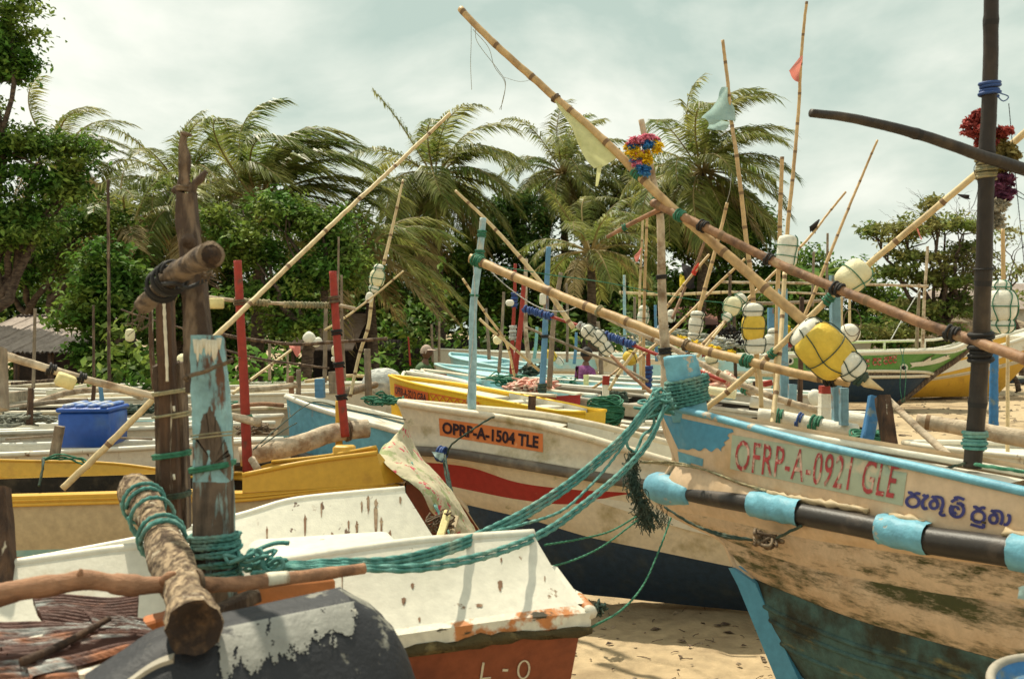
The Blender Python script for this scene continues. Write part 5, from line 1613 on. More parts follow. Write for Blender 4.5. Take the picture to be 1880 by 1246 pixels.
pole('crossbar_log', 'dark crossbar below the twisted one on the red posts', 'crossbar', [(400, 612, 6.3), (450, 622, 6.3), (540, 632, 6.3), (620, 628, 6.3), (712, 622, 6.3)], (3.5, 3), 'wood_brown', nodes=0)
pole('crossbar_log', 'lowest thin dark crossbar behind the red posts', 'crossbar', [(405, 640, 7.6), (470, 657, 7.6), (560, 670, 7.6), (604, 676, 7.6)], (2.2, 2), 'wood_brown', nodes=0)
pole('crossbar_log', 'thin dark bar left of the double brown post high in the leaves', 'crossbar', [(222, 568, 6), (262, 582, 6), (340, 604, 6)], (1.6, 2), 'wood_brown', nodes=0)
pole('pale_pole', 'pale blue painted pole standing up from the white canoe with the orange plate', 'pole',
     [(887, 400, 6.75), (880, 470, 6.75), (869, 560, 6.75), (868, 640, 6.75), (866, 752, 6.75)], (6, 8), 'pale_blue_pole', nodes=0, sides=12, rough=.015, lash=((.09, 5, .005, 'rope_green'), (.22, 8, .006, 'rope_green'), (.42, 2, .004, 'rope_green')))
pole('blue_pole', 'deep blue painted pole in front of the dark trees right of the pale blue pole', 'pole',
     [(1007, 453, 8.6), (1003, 540, 8.6), (1000, 620, 8.6), (994, 722, 8.6)], (4.5, 6), 'blue_pole', nodes=0, sides=10, lash=((.3, 2, .004, 'rope_black'), (.62, 3, .005, 'rope_black'), (.98, 5, .008, 'rope_dark')))
pole(WP, 'brown crooked post just right of the deep blue pole', 'post', [(1030, 500, 9), (1020, 560, 9), (1014, 620, 9), (1008, 712, 9)], (4, 5.5), 'wood_grey', nodes=0, rough=.03)
pole('striped_post', 'thin post painted in red, blue and white bands behind the red brown post', 'post', [(946, 484, 12), (944, 560, 12), (941, 620, 12), (938, 692, 12)], (3, 4), 'red_paint', nodes=0, lash=((.33, 8, .012, 'rope_blue'), (.62, 8, .012, 'net_white')))
pole(WP, 'slanting red brown post standing in the pile of nets', 'post', [(962, 520, 10.5), (956, 590, 10.5), (950, 640, 10.5), (942, 702, 10.5)], (4, 6), 'red_paint', nodes=0, rough=.03)
pole(WP, 'bark covered post behind the slanting red brown post', 'post', [(966, 475, 12), (964, 560, 12), (966, 620, 12), (973, 672, 12)], (3.5, 4.5), 'bark_pale', nodes=0)
pole(WP, 'thin pale post left of the striped post', 'post', [(925, 536, 13), (922, 600, 13), (916, 685, 13)], (2.5, 3.5), 'wood_grey', nodes=0)
pole(WP, 'short pale post beside the thin pale post, farther left', 'post', [(892, 566, 15), (896, 620, 15), (898, 660, 15)], (2.5, 3.5), 'wood_grey', nodes=0)
pole(WP, 'blue post close to the purple shirted man on his left', 'post', [(1058, 610, 17), (1057, 640, 17), (1054, 668, 17)], (2.5, 3.2), 'blue_pole', nodes=0)
pole(WP, 'short turquoise post left of the man in the purple shirt', 'post', [(986, 600, 17), (984, 630, 17), (981, 658, 17)], (2.8, 3.4), 'frp_seagreen', nodes=0)
pole(WP, 'brown post between the deep blue pole and the purple shirted man', 'post', [(1040, 520, 15), (1042, 590, 15), (1041, 665, 15)], (2.3, 2.7), 'wood_grey', nodes=0)
pole(WP, 'pale post right of the man in the purple shirt', 'post', [(1098, 590, 15), (1102, 640, 15), (1104, 690, 15)], (3, 4.5), 'wood_grey', nodes=0)
pole(BP, 'bamboo slanting from behind the pale blue pole down to the white twin float', 'pole', [(836, 350, 7.6), (900, 412, 7.5), (960, 478, 7.4), (1010, 540, 7.3), (1052, 600, 7.2)], (2.6, 5), 'bamboo_pale', nodes=.3)
pole(BP, 'thin bamboo from the pale blue pole down to the pile of nets', 'pole', [(850, 512, 8), (888, 570, 8.2), (930, 630, 8.6), (945, 690, 9)], (2.3, 2.5), 'bamboo_pale', nodes=.3)
pole(BP, 'second thin bamboo crossing the striped post towards the nets', 'pole', [(880, 585, 8.4), (910, 612, 8.4), (940, 636, 8.6), (990, 680, 9)], (2.6, 2.6), 'bamboo_pale', nodes=.3)
pole('striped_spar', 'slim spar banded red, blue and white slanting down to the blue stem post', 'spar', [(962, 566, 8), (1040, 590, 7.8), (1110, 614, 7.6), (1220, 656, 7.3), (1330, 700, 7)], (3, 3.6), 'red_paint', nodes=0,
     lash=((.08, 14, .010, 'rope_blue'), (.35, 12, .010, 'net_white'), (.50, 14, .010, 'rope_blue'), (.75, 10, .01, 'net_white')))
pole('outrigger_spar', 'long brown spar below and parallel to the thick pale bamboo', 'spar', [(1030, 545, 7), (1150, 600, 6.7), (1240, 642, 6.5), (1330, 690, 6.3), (1420, 728, 6.1), (1500, 752, 6)], (4, 6.5), 'bark_pale', nodes=.5, rough=.03, lash=((.55, 4, .006, 'rope_brown'),))
pole('outrigger_spar', 'grey spar between the striped spar and the purple shirted man', 'spar', [(965, 600, 9), (1060, 640, 8.8), (1130, 668, 8.6), (1190, 700, 8.4)], (2.5, 3), 'wood_grey', nodes=0)
pole('outrigger_spar', 'thin dark spar going down to the right from the white twin float', 'spar', [(1122, 652, 6.4), (1155, 685, 6.3), (1205, 728, 6.2)], (3, 3.5), 'branch', nodes=0)
pole(BP, 'bamboo leaning right from the purple shirted man to the twin float', 'pole', [(1178, 628, 9), (1140, 680, 9), (1118, 716, 9)], (3, 3), 'bamboo_pale', nodes=.25)
pole(BP, 'bamboo leaning over the blue canoe towards the yellow ball float', 'pole', [(1155, 660, 11), (1120, 690, 10.8), (1088, 712, 10.6)], (2, 2.4), 'bamboo', nodes=.25)
pole(BP, 'left one of two thin uprights carrying the small pink rag', 'pole', [(1180, 402, 10.5), (1177, 480, 10.5), (1174, 562, 10.5), (1176, 700, 10.5)], (2, 2.6), 'bamboo_pale', nodes=.3)
pole(BP, 'right one of two thin uprights left of the pole with the pom poms', 'pole', [(1188, 400, 9.8), (1185, 480, 9.8), (1183, 560, 9.8), (1181, 715, 9.8)], (2.4, 3.2), 'bamboo', nodes=.3)
pole(WP, 'post painted blue below and red above beside the two thin uprights', 'post', [(1190, 640, 10.6), (1190, 680, 10.6), (1188, 715, 10.6)], (4, 5), 'red_paint', nodes=0, lash=((.72, 10, .012, 'rope_blue'),))
pole('far_rail', 'pale rail on thin posts in front of the central undergrowth', 'rail', [(1137, 537, 16), (1220, 540, 16), (1345, 536, 16)], (2.6, 2.6), 'bamboo_pale', nodes=.4)
pole('far_rail', 'long pale upper rail reaching the double posts of the green boat', 'rail', [(1325, 518, 20), (1450, 520, 20), (1600, 523, 20), (1703, 526, 20)], (2.4, 2.4), 'bark_pale', nodes=0)
pole('far_rail', 'shorter rail just below the long pale upper rail', 'rail', [(1340, 536, 20.5), (1430, 536, 20.5), (1535, 540, 20.5)], (2, 2), 'bark_pale', nodes=0)
pole('far_rail', 'lowest grey rail, sagging, behind the big yellow float', 'rail', [(1340, 556, 19), (1440, 556, 19), (1548, 550, 19)], (3, 3.4), 'wood_grey', nodes=0)
pole(WP, 'left one of the double posts rising from the green boat', 'post', [(1688, 520, 22.6), (1686, 570, 22.6), (1683, 640, 22.6)], (2.5, 3.4), 'wood_grey', nodes=0)
pole(WP, 'right and taller one of the double posts rising from the green boat', 'post', [(1703, 452, 22.4), (1698, 540, 22.4), (1694, 640, 22.4)], (2.4, 3.2), 'bark_pale', nodes=0)
for i, (x, y0, y1, d, r, m, lb_) in enumerate((
    (1147, 505, 700, 14, 3.2, 'pale_blue_pole', 'pale post with a green lower half under the end of the pale rail'),
    (1165, 545, 700, 15, 3.0, 'wood_grey', 'grey post under the pale rail left of the pole with the pom poms'),
    (1338, 505, 660, 13, 3.4, 'wood_brown', 'rough brown post left of the blue block on the far boat'),
    (1350, 560, 705, 12, 3.4, 'wood_brown', 'dark post right below the white float cluster'),
    (1262, 640, 720, 12.5, 3.0, 'blue_pole', 'dark blue post behind the brown spar'),
    (1205, 560, 660, 14.5, 3.0, 'blue_pole', 'blue grey post just left of the pole with the pom poms'),
    (1470, 545, 740, 10, 5.0, 'wood_dark', 'dark brown post behind the big yellow float'),
    (1388, 700, 745, 9, 6, 'wood_dark', 'stubby dark post under the yellow and white float'),
    (1518, 428, 560, 14, 2.6, 'wood_grey', 'thin grey post with a knob left of the blue timber'),
    (1492, 462, 560, 14.5, 2.6, 'wood_grey', 'thin grey post right of the white barrel float'),
    (1545, 545, 640, 11, 3.2, 'bamboo_pale', 'pale stake under the cream barrel float'),
    (1560, 545, 600, 7.4, 2.6, 'bamboo_pale', 'short stake entering the round white float'),
    (806, 590, 660, 22, 2.6, 'wood_grey', 'left leaning post of the rack by the dark fence'),
    (794, 595, 662, 22.4, 2.6, 'wood_grey', 'farther post of the rack by the dark fence'),
    (752, 618, 668, 21, 1.8, 'red_paint', 'thin dark red stake left of the man with the cap'),
    (597, 560, 700, 9.5, 4, 'wood_grey', 'grey post behind the farther red post'),
    (676, 640, 735, 9.2, 7, 'wood_grey', 'thick grey post stub right of the farther red post'),
    (528, 650, 700, 12, 2.4, 'wood_grey', 'thin pale stake under the pink and white cloth'),
    (495, 630, 695, 11.5, 3, 'wood_grey', 'short stake left of the pink and white cloth'),
    (548, 678, 728, 9.4, 5, 'wood_grey', 'second short stump left of the blue stump'),
    (535, 690, 728, 9.2, 5, 'branch', 'reddish short stump left of the pale stump'),
    (200, 330, 700, 12, 3.2, 'wood_brown', 'thin dark upright pole in front of the trees at the left'),
    (62, 566, 710, 9.5, 3.2, 'wood_grey', 'thin upright stake in front of the iron roof'),
    (172, 560, 720, 11, 2.6, 'wood_brown', 'dark upright stake behind the slanting spar'),
    (55, 712, 776, 6.9, 6, 'wood_dark', 'short dark post left of the blue cool box'),
    (171, 700, 742, 7.6, 4, 'wood_dark', 'short dark post above the blue cool box'),
    (187, 708, 742, 7.4, 4.4, 'blue_pole', 'short blue grey post above the right end of the cool box'),
    (1825, 640, 780, 7.5, 8.5, 'blue_plank', 'deep blue post right behind the black mast'),
    (1842, 420, 530, 6, 4, 'bamboo', 'yellow bamboo above the stacked white floats'),
    (1850, 615, 850, 6, 3.6, 'bamboo_pale', 'pale stake below the stacked white floats'),
    (420, 760, 860, 5.9, 10, 'frp_beige', 'pale ochre stub with string beside the nearer red post'),
    (622, 735, 830, 6.25, 7, 'frp_yellow', 'ochre stub in front of the farther red post'),
)):
    yb = y1 + 3
    dx = random.uniform(-3, 3)
    pole(WP if r > 2.5 else 'stake', lb_, 'post' if r > 2.5 else 'stake', [(x + dx, y0, d), (x + dx * .3, (y0 + y1) / 2, d), (x - dx * .4, yb, d)], (r * .85, r), m, nodes=0, sides=9, rough=.03)

def plank(name, label, cat, pts, wpx, th, m, bev=.006, yaw=0.0, parent=None):
    a, b = P(*pts[0]), P(*pts[-1])
    ax_ = nrm(b - a); L = np.linalg.norm(b - a)
    s = nrm(np.cross(ax_, np.array((math.sin(yaw), -math.cos(yaw), 0)))); f = np.cross(ax_, s)
    w_ = 2 * wpx * pts[0][2] / F
    nseg = 12
    g = Geo()
    rows = []
    prof = [(-.5 + bev / w_, -.5), (.5 - bev / w_, -.5), (.5, -.5 + bev / th), (.5, .5 - bev / th), (.5 - bev / w_, .5), (-.5 + bev / w_, .5), (-.5, .5 - bev / th), (-.5, -.5 + bev / th)]
    W2 = cat_rom(PP(pts), nseg)
    for i, c in enumerate(W2):
        k = 1 + .03 * random.uniform(-1, 1)
        rows.append([c + s * x * w_ * k + f * y * th * k for x, y in prof])
    rows = np.array(rows)
    grid(g, np.concatenate([rows, rows[:, :1]], axis=1))
    g.add(rows[0], [tuple(range(8))]); g.add(rows[-1], [tuple(range(7, -1, -1))])
    return obj(name, g, MT[m], parent, smooth=False, **({} if parent is not None else {'label': label, 'category': cat}))
plank('timber_post', 'steel blue squared timber post crossing under the brown spar', 'post', [(1532, 505, 5.3), (1534, 640, 5.3), (1537, 790, 5.3)], 7.5, .06, 'steel_blue')
plank('timber_post', 'short blue plank nailed with a bolt beside the steel blue post', 'post', [(1549, 712, 5.2), (1549, 780, 5.2)], 7, .05, 'steel_blue')
plank('timber_post', 'grey blue squared post right behind the bamboo on the rim', 'post', [(1437, 530, 6.4), (1438, 640, 6.4), (1441, 760, 6.4)], 7.5, .05, 'steel_blue')
plank('timber_post', 'short grey blue stub beside the grey blue squared post', 'post', [(1455, 705, 6.3), (1453, 760, 6.3)], 7, .05, 'steel_blue')
plank('timber_post', 'bright blue plank leaning right behind the dark stub', 'post', [(1606, 728, 4.8), (1598, 775, 4.78), (1588, 822, 4.75)], 10, .05, 'blue_plank')
plank('timber_post', 'dark flaking stub in front of the bright blue plank', 'post', [(1620, 728, 4.6), (1628, 780, 4.55), (1636, 835, 4.5)], 11, .07, 'wood_dark')
plank('timber_post', 'blue square post behind the fish boat floats', 'post', [(1415, 565, 15), (1415, 660, 15)], 5, .1, 'blue_pole')
plank('timber_post', 'short dark stub tied with rope on the white decked canoe', 'post', [(977, 728, 7.75), (976, 755, 7.75), (974, 775, 7.7)], 7, .07, 'wood_dark')
plank('timber_post', 'short navy blue stump left of the farther red post', 'post', [(587, 695, 8.9), (588, 730, 8.9)], 8, .1, 'blue_pole')
plank('timber_post', 'wide pale stump with a dark cap at the right of the navy stump', 'post', [(612, 682, 9.4), (614, 722, 9.4)], 8, .1, 'wood_grey')
plank('timber_post', 'weathered grey board leaning against the blue cool box', 'post', [(110, 782, 5.6), (104, 815, 5.6), (99, 842, 5.6)], 8, .04, 'wood_grey')
plank('timber_post', 'grey squared post at the left edge, cut by the picture', 'post', [(-2, 640, 3.4), (0, 690, 3.4), (2, 752, 3.35)], 10, .05, 'wood_grey')
plank('timber_post', 'short dark stump at the left edge in front of the yellow canoe', 'post', [(2, 897, 3.1), (10, 1000, 3.05), (18, 1200, 2.9)], 13, .05, 'wood_dark')
plank('bollard_post', 'white post with a red top standing behind the big green coil', 'post', [(1112, 706, 9.2), (1112, 745, 9.2)], 6, .06, 'foam_white')
plank('red_block', 'red painted block on top of the white post at the green coil', 'block', [(1113, 690, 9.2), (1112, 706, 9.2)], 6.2, .064, 'red_paint')
plank('bollard_post', 'white post with string wound on it behind the white logs', 'post', [(1514, 722, 5.9), (1513, 790, 5.9)], 9, .08, 'foam_white')
plank('red_block', 'red painted top of the white post wound with string', 'block', [(1514, 708, 5.9), (1514, 722, 5.9)], 8, .082, 'red_paint')
plank('bollard_post', 'slim white post with a red cap left of the string wound post', 'post', [(1410, 716, 6.6), (1412, 762, 6.6)], 6, .06, 'foam_white')
plank('red_block', 'red cap on the slim white post beside the white log', 'block', [(1408, 699, 6.6), (1410, 708, 6.6)], 8, .06, 'red_paint')
plank('bollard_post', 'pale yellow stub standing in the small green coil', 'post', [(1076, 688, 12), (1076, 712, 12)], 4.6, .06, 'foam_block')
pole('outrigger_spar', 'weathered pole leaning from the dark stub down to the deck at the right', 'spar', [(1628, 731, 4.6), (1690, 790, 4.4), (1752, 846, 4.2)], (6, 7.5), 'bark_pale', nodes=0)
pole('outrigger_log', 'pale banded log lying behind the black mast at the right edge', 'log', [(1683, 772, 5.2), (1760, 784, 5.1), (1830, 796, 5.0), (1910, 810, 4.9)], (13, 17), 'bark_pale', nodes=.55, sides=12, rough=.015)
pole('outrigger_log', 'white painted log with blue bands and green ties behind the blue rim', 'log', [(1392, 762, 5.5), (1440, 768, 5.45), (1500, 780, 5.35), (1572, 792, 5.2)], (13, 14), 'foam_white', nodes=0, sides=12, rough=.015, lash=((.22, 3, .006, 'rope_green'), (.42, 2, .006, 'rope_blue'), (.62, 4, .007, 'rope_green')))
pole('outrigger_log', 'white log lying just behind the blue banded log', 'log', [(1378, 736, 6.2), (1460, 750, 6.1), (1540, 765, 6.0), (1610, 775, 5.9)], (11, 13), 'foam_white', nodes=0, sides=12, rough=.02)
pole('outrigger_log', 'pale log on the rack tied with green line', 'log', [(1345, 700, 7.2), (1390, 724, 7.1), (1440, 745, 7.0)], (8, 9), 'bark_pale', nodes=0, sides=10, lash=((.3, 4, .006, 'rope_green'),))
pole('outrigger_log', 'short cream log behind the blue stem post', 'log', [(1295, 715, 7.6), (1350, 724, 7.5)], (8, 9), 'foam_cream', nodes=0, sides=10, rough=.02)
pole('outrigger_log', 'curved whitish log lying between the red posts behind the yellow canoe', 'log', [(440, 838, 5.95), (500, 828, 6.0), (560, 812, 6.1), (610, 795, 6.2), (676, 786, 6.3)], (18, 17), 'bark_pale', nodes=0, sides=14, rough=.015, lash=((.86, 3, .006, 'rope_brown'),))
pole('outrigger_log', 'short peg sticking up at the yellow canoe beside the red post', 'peg', [(462, 842, 5.5), (474, 862, 5.45)], (7, 7), 'bark_pale', nodes=0)
pole('outrigger_log', 'short pale log tied with green to the nearer red post', 'log', [(425, 764, 5.6), (452, 770, 5.55), (476, 776, 5.5)], (7, 8), 'bark_pale', nodes=0, sides=10)
pole('outrigger_log', 'log end with a dark hole among the stumps left of the cap man', 'log', [(690, 706, 9.4), (640, 718, 9.0)], (6, 9), 'wood_grey', nodes=0, sides=12)
pole('bowsprit_stick', 'slim pale stick from the pink cloth down to the nearer red post', 'stick', [(535, 642, 8), (470, 690, 7.6), (428, 722, 7.3)], (2.4, 3), 'bamboo_pale', nodes=.3)

# ---- the crossed posts in the left foreground
tP = thing('mooring_post', 'broad upright timber, flaking pale blue above, wound with teal rope, in the left foreground', 'post', P(392, 1180, 2.72))
def squared(name, ctr, m, parent, lab=None, n=30, top_rag=0):
    """ctr: (px, py, d, half width px, half depth m)"""
    C = np.array([[*P(c[0], c[1], c[2]), c[3] * c[2] / F, c[4]] for c in ctr])
    Q = cat_rom(C, n)
    g = Geo(); rows = []
    prof = [(-.92, -1), (0, -1.04), (.92, -1), (1, -.85), (1.02, 0), (1, .85), (.92, 1), (0, 1.03), (-.92, 1), (-1, .85), (-1.02, 0), (-1, -.85)]
    for i, q in enumerate(Q):
        r = []
        for j, (x, y) in enumerate(prof):
            k = 1 + .09 * noise.noise(Vector((j * 3.1, i * .35, ctr[0][0] * .1))) + .05 * noise.noise(Vector((j * 3.1, i * 1.3, 2)))
            z = q[2]
            if i == 0 and top_rag:
                z += random.uniform(-1, .4) * top_rag
            r.append((q[0] + x * q[3] * k, q[1] + y * q[4] * k, z))
        rows.append(r)
    rows = np.array(rows)
    grid(g, np.concatenate([rows, rows[:, :1]], axis=1))
    g.add(rows[0], [tuple(range(12))]); g.add(rows[-1], [tuple(range(11, -1, -1))])
    return obj(name, g, MT[m], parent, smooth=False, **({'label': lab} if lab else {}))
squared('lower_timber', [(381, 617, 2.70, 26, .030), (386, 700, 2.70, 30, .032), (390, 800, 2.70, 31, .033), (392, 882, 2.70, 32, .033)], 'blue_timber', tP, 'pale blue flaking upper length', 26, .012)
squared('lower_timber', [(392, 881, 2.70, 32.5, .034), (393, 980, 2.70, 34, .035), (395, 1060, 2.70, 35, .036), (396, 1190, 2.70, 36, .036)], 'worn_timber', tP, 'bare weathered lower length', 16)
g = Geo()
for i in range(9):
    x = 359 + i * 5.4
    p0 = P(x, 620 + random.uniform(0, 5), 2.668); l = random.uniform(.02, .08)
    tube(g, [p0, p0 - np.array((random.uniform(-.003, .003), -.004, l))], [.008, .003], 5)
obj('paint_drips', g, MT['paint_white_drip'], tP)
bw_ = [(359, 884), (359, 812), (363, 806), (368, 785), (372, 762), (379, 758), (385, 745), (390, 757), (397, 770), (404, 784), (409, 803), (416, 815), (419, 828), (424, 842), (424, 884)]
bb = cat_rom([(x, y, 0) for x, y in bw_], 120)
q_ = PP([(x + (2.6 * noise.noise(Vector((i * .5, 1, 2))) + 1.6 * noise.noise(Vector((i * 1.9, 1, 2)))) * (0 < i < 119), y + 5 * noise.noise(Vector((i * .8, 5, 2))) * (8 < i < 112), 2.6655) for i, (x, y, _) in enumerate(bb)] + [(392, 850, 2.6655)])
g = Geo(); g.add(q_, [(i, i + 1, 120) for i in range(119)])
obj('bare_wood', g, MT['worn_timber'], tP, smooth=False, label='patch of bare brown wood')
g = Geo(); wrap_geo(g, P(390, 852, 2.70), P(391, 858, 2.70), .047, 3.5, .005, rect=(.050, .036)); obj('green_tie', g, MT['rope_green'], tP)
g = Geo(); wrap_geo(g, P(394, 978, 2.70), P(395, 1006, 2.70), .051, 4, .0065, rect=(.054, .039), lobes=3); obj('lashing', g, MT['rope_teal'], tP)
g = Geo(); wrap_geo(g, P(396, 1006, 2.70), P(398, 1062, 2.70), .053, 6, .0065, rect=(.055, .040), lobes=3, jit=.9); obj('lashing', g, MT['rope_teal'], tP)
g = Geo(); rope_geo(g, [P(343, 692, 2.62), P(385, 678, 2.62), P(428, 660, 2.64)], .0055, lobes=3); tube(g, [P(343, 690, 2.61), P(338, 694, 2.61), P(344, 698, 2.62)], .006, 6); obj('iron_hook', g, MT['rope_brown'], tP)
g = Geo()
for yy in (800, 806):
    rope_geo(g, [P(350, yy, 2.64), P(390, yy - 5, 2.63), P(434, yy - 9, 2.65)], .0022, lobes=0)
obj('string', g, MT['rope_tan'], tP)

tQ = thing('forked_post', 'rough brown upper post with a forked twig on top, tied behind the pale blue timber', 'post', P(372, 700, 2.80))
squared('trunk', [(343, 352, 2.86, 15, .022), (344, 400, 2.86, 18, .026), (351, 470, 2.84, 17, .024), (356, 520, 2.84, 21, .026), (362, 580, 2.82, 21, .028), (366, 650, 2.81, 24, .03), (370, 720, 2.80, 24, .03)], 'wood_brown', tQ, n=34, top_rag=.008)
for pp_, rr_ in (([(337, 350, 2.86), (338, 322, 2.86), (339, 292, 2.86), (336, 268, 2.86), (337, 246, 2.86)], [.020, .016, .020, .012, .009]),
                 ([(348, 354, 2.86), (358, 338, 2.86), (368, 328, 2.86), (379, 314, 2.86)], [.016, .011, .012, .007]),
                 ([(334, 355, 2.86), (324, 349, 2.86), (317, 353, 2.86)], [.016, .012, .008]),
                 ([(331, 243, 2.85), (342, 246, 2.85), (352, 249, 2.85)], [.003, .006, .004]),
                 ([(346, 444, 2.80), (345, 438, 2.775)], [.022, .014])):
    g = Geo(); q_ = cat_rom(PP(pp_), 14)
    tube(g, q_, np.interp(np.linspace(0, 1, 14), np.linspace(0, 1, len(rr_)), rr_), 8, rough=.08)
    obj('twig', g, MT['wood_brown'], tQ)
g = Geo()
wrap_geo(g, P(337, 350, 2.86), P(338, 342, 2.86), .015, 4, .004)
obj('lashing', g, MT['rope_brown'], tQ)

tL = thing('crossbar_log', 'thick brown log with dark straps tied slanting across the top of the forked post', 'log', P(330, 560, 2.6))
lp = PP([(262, 562, 2.86), (285, 540, 2.80), (310, 512, 2.72), (340, 492, 2.62), (372, 474, 2.52), (388, 468, 2.47)])
lq = cat_rom(lp, 30)
g = Geo(); tube(g, lq, np.linspace(.025, .033, 30) * (1 + .06 * np.sin(np.arange(30) * .9)), 14, rough=.03); obj('log', g, MT['log_brown'], tL)
g = Geo(); e_ = lq[-1]; ax_ = nrm(lq[-1] - lq[-3]); tube(g, [e_ + ax_ * .001, e_ + ax_ * .003], .026, 12); obj('cut_end', g, MT['log_end'], tL)
g = Geo(); wrap_geo(g, lq[8], lq[12], .036, 3.5, .006); wrap_geo(g, lq[12], lq[14], .037, 2, .004)
tube(g, cat_rom([lq[9] + np.array((.0, -.045, .0)), P(322, 520, 2.62), P(345, 528, 2.68), P(395, 505, 2.75)], 20), .006, 6)
obj('strap', g, MT['rope_black'], tL)
g = Geo()
for k in range(14):
    a = lq[0] + RNG.normal(size=3) * .01
    tube(g, cat_rom([a, a + np.array((-.012, 0, -.03)) + RNG.normal(size=3) * .006, a + np.array((-.03, 0, -.06)) + RNG.normal(size=3) * .012], 6), .0012, 4)
for k in range(12):
    a = P(random.uniform(340, 400), random.uniform(490, 510), 2.66)
    tube(g, cat_rom([a, a + RNG.normal(size=3) * .012, a + RNG.normal(size=3) * .02 + np.array((0, 0, -.02))], 6), .0016, 4)
obj('fibres', g, MT['rope_brown'], tL, kind='stuff')

tW = thing('double_post', 'dark brown double post with white streaks and green ties left of the pale blue timber', 'post', P(318, 970, 3.2))
squared('post_half', [(303, 545, 3.22, 14, .022), (306, 640, 3.22, 14, .024), (312, 760, 3.22, 15, .026), (318, 965, 3.22, 15, .026)], 'wood_dark', tW, 'taller half streaked with white', 30, .015)
squared('post_half', [(292, 668, 3.26, 7, .03), (298, 760, 3.26, 9, .03), (302, 968, 3.26, 9, .03)], 'wood_brown', tW, n=20, top_rag=.01)
squared('post_half', [(330, 662, 3.26, 6, .03), (331, 760, 3.26, 10, .03), (338, 968, 3.26, 10, .03)], 'wood_brown', tW, n=20, top_rag=.01)
g = Geo()
tube(g, cat_rom(PP([(301, 552, 3.192), (303, 600, 3.192), (306, 660, 3.19), (307, 700, 3.19)]), 24), .004 + .002 * RNG.random(24), 5)
obj('paint_drip', g, MT['paint_white_drip'], tW)
for y in (745, 830, 870):
    g = Geo(); tube(g, PP([(319, y, 3.188), (320, y + 10, 3.188)]), .004, 5)
    obj('paint_drip', g, MT['paint_white_drip'], tW)
for yy, tn, m_ in ((716, 2, 'rope_tan'), (758, 1.2, 'rope_tan'), (830, 4, 'rope_green'), (905, 5, 'rope_dark')):
    g = Geo(); wrap_geo(g, P(315, yy, 3.22), P(316, yy + 8, 3.22), .046, tn, .0042, rect=(.050, .036)); obj('lashing', g, MT[m_], tW)
pole('thin_post', 'thin dark stick left of the dark double post', 'post', [(277, 560, 3.5), (278, 640, 3.5), (284, 715, 3.5)], (4, 5), 'wood_dark', nodes=0, rough=.04)

tK = thing('outrigger_log', 'rough barked log with a dark sawn end pointing at the camera, bound with teal rope', 'log', P(300, 1150, 2.4))
kl = cat_rom(PP([(240, 888, 3.25), (268, 930, 3.05), (296, 985, 2.80), (322, 1050, 2.45), (345, 1110, 2.16), (357, 1152, 1.98)]), 60)
g = Geo()
n_ = 60; T, U, V = frames(kl); rows = []
for i in range(n_):
    r = []
    for j in range(20):
        a = 2 * math.pi * j / 20
        rr = (.049 + .006 * math.sin(i * .25)) * (1 + .16 * noise.noise(Vector((math.cos(a) * 2.2, math.sin(a) * 2.2, i * .22))) + .06 * noise.noise(Vector((math.cos(a) * 6, math.sin(a) * 6, i * .7))))
        if i < 4: rr *= .72 + .08 * i
        r.append(kl[i] + (U[i] * math.cos(a) + V[i] * math.sin(a)) * rr)
    rows.append(r)
rows = np.array(rows)
grid(g, np.concatenate([rows, rows[:, :1]], axis=1)); g.add(rows[0], [tuple(range(20))])
obj('log', g, MT['bark'], tK)
g = Geo(); c0 = kl[-1]; ring0 = rows[-1]; ring1 = c0 + (ring0 - c0) * .80 - T[-1] * .006; ring2 = c0 + (ring0 - c0) * .45 - T[-1] * .026; ring3 = c0 + (ring0 - c0) * .1 - T[-1] * .03
rr_ = np.array([np.vstack([r, r[:1]]) for r in (ring0, ring1, ring2, ring3)])
grid(g, rr_, flip=True); g.add(ring3, [tuple(range(20))])
obj('sawn_end', g, MT['log_end'], tK)
for f, tn in ((.16, 2), (.27, 1.3), (.40, 3)):
    i = int(f * 59); g = Geo(); wrap_geo(g, kl[i], kl[min(59, i + 3)], .056, tn, .0062, lobes=3); obj('lashing', g, MT['rope_teal'], tK)
tJ = thing('branch', 'smooth reddish branch with knots lying across the bark log from the left edge', 'branch', P(300, 1090, 2.2))
bq = cat_rom(PP([(-40, 1102, 2.15), (40, 1082, 2.18), (110, 1072, 2.2), (160, 1064, 2.22), (240, 1074, 2.26), (320, 1072, 2.3), (420, 1072, 2.38), (520, 1062, 2.46), (600, 1052, 2.55), (668, 1043, 2.62)]), 90)
rb = np.linspace(.026, .0145, 90) * (1 + .05 * np.sin(np.arange(90) * .5)); rb[36:42] *= 1.18; rb[60:62] *= 1.1
g = Geo(); tube(g, bq, rb, 12, rough=.015)
tube(g, PP([(146, 1066, 2.22), (147, 1052, 2.2), (149, 1044, 2.2)]), [.012, .007, .004], 7)
tube(g, PP([(300, 1068, 2.28), (312, 1056, 2.27), (322, 1051, 2.27)]), [.014, .011, .004], 7)
obj('stem', g, MT['branch'], tJ)
i_ = 66; g = Geo(); tube(g, bq[i_:i_ + 5] + np.array((0, -.001, .002)), rb[i_:i_ + 5] * 1.03, 12); obj('white_patch', g, MT['paint_white_drip'], tJ)
g = Geo(); wrap_geo(g, bq[50], bq[54], .028, 3, .005); obj('lashing', g, MT['rope_brown'], tJ)

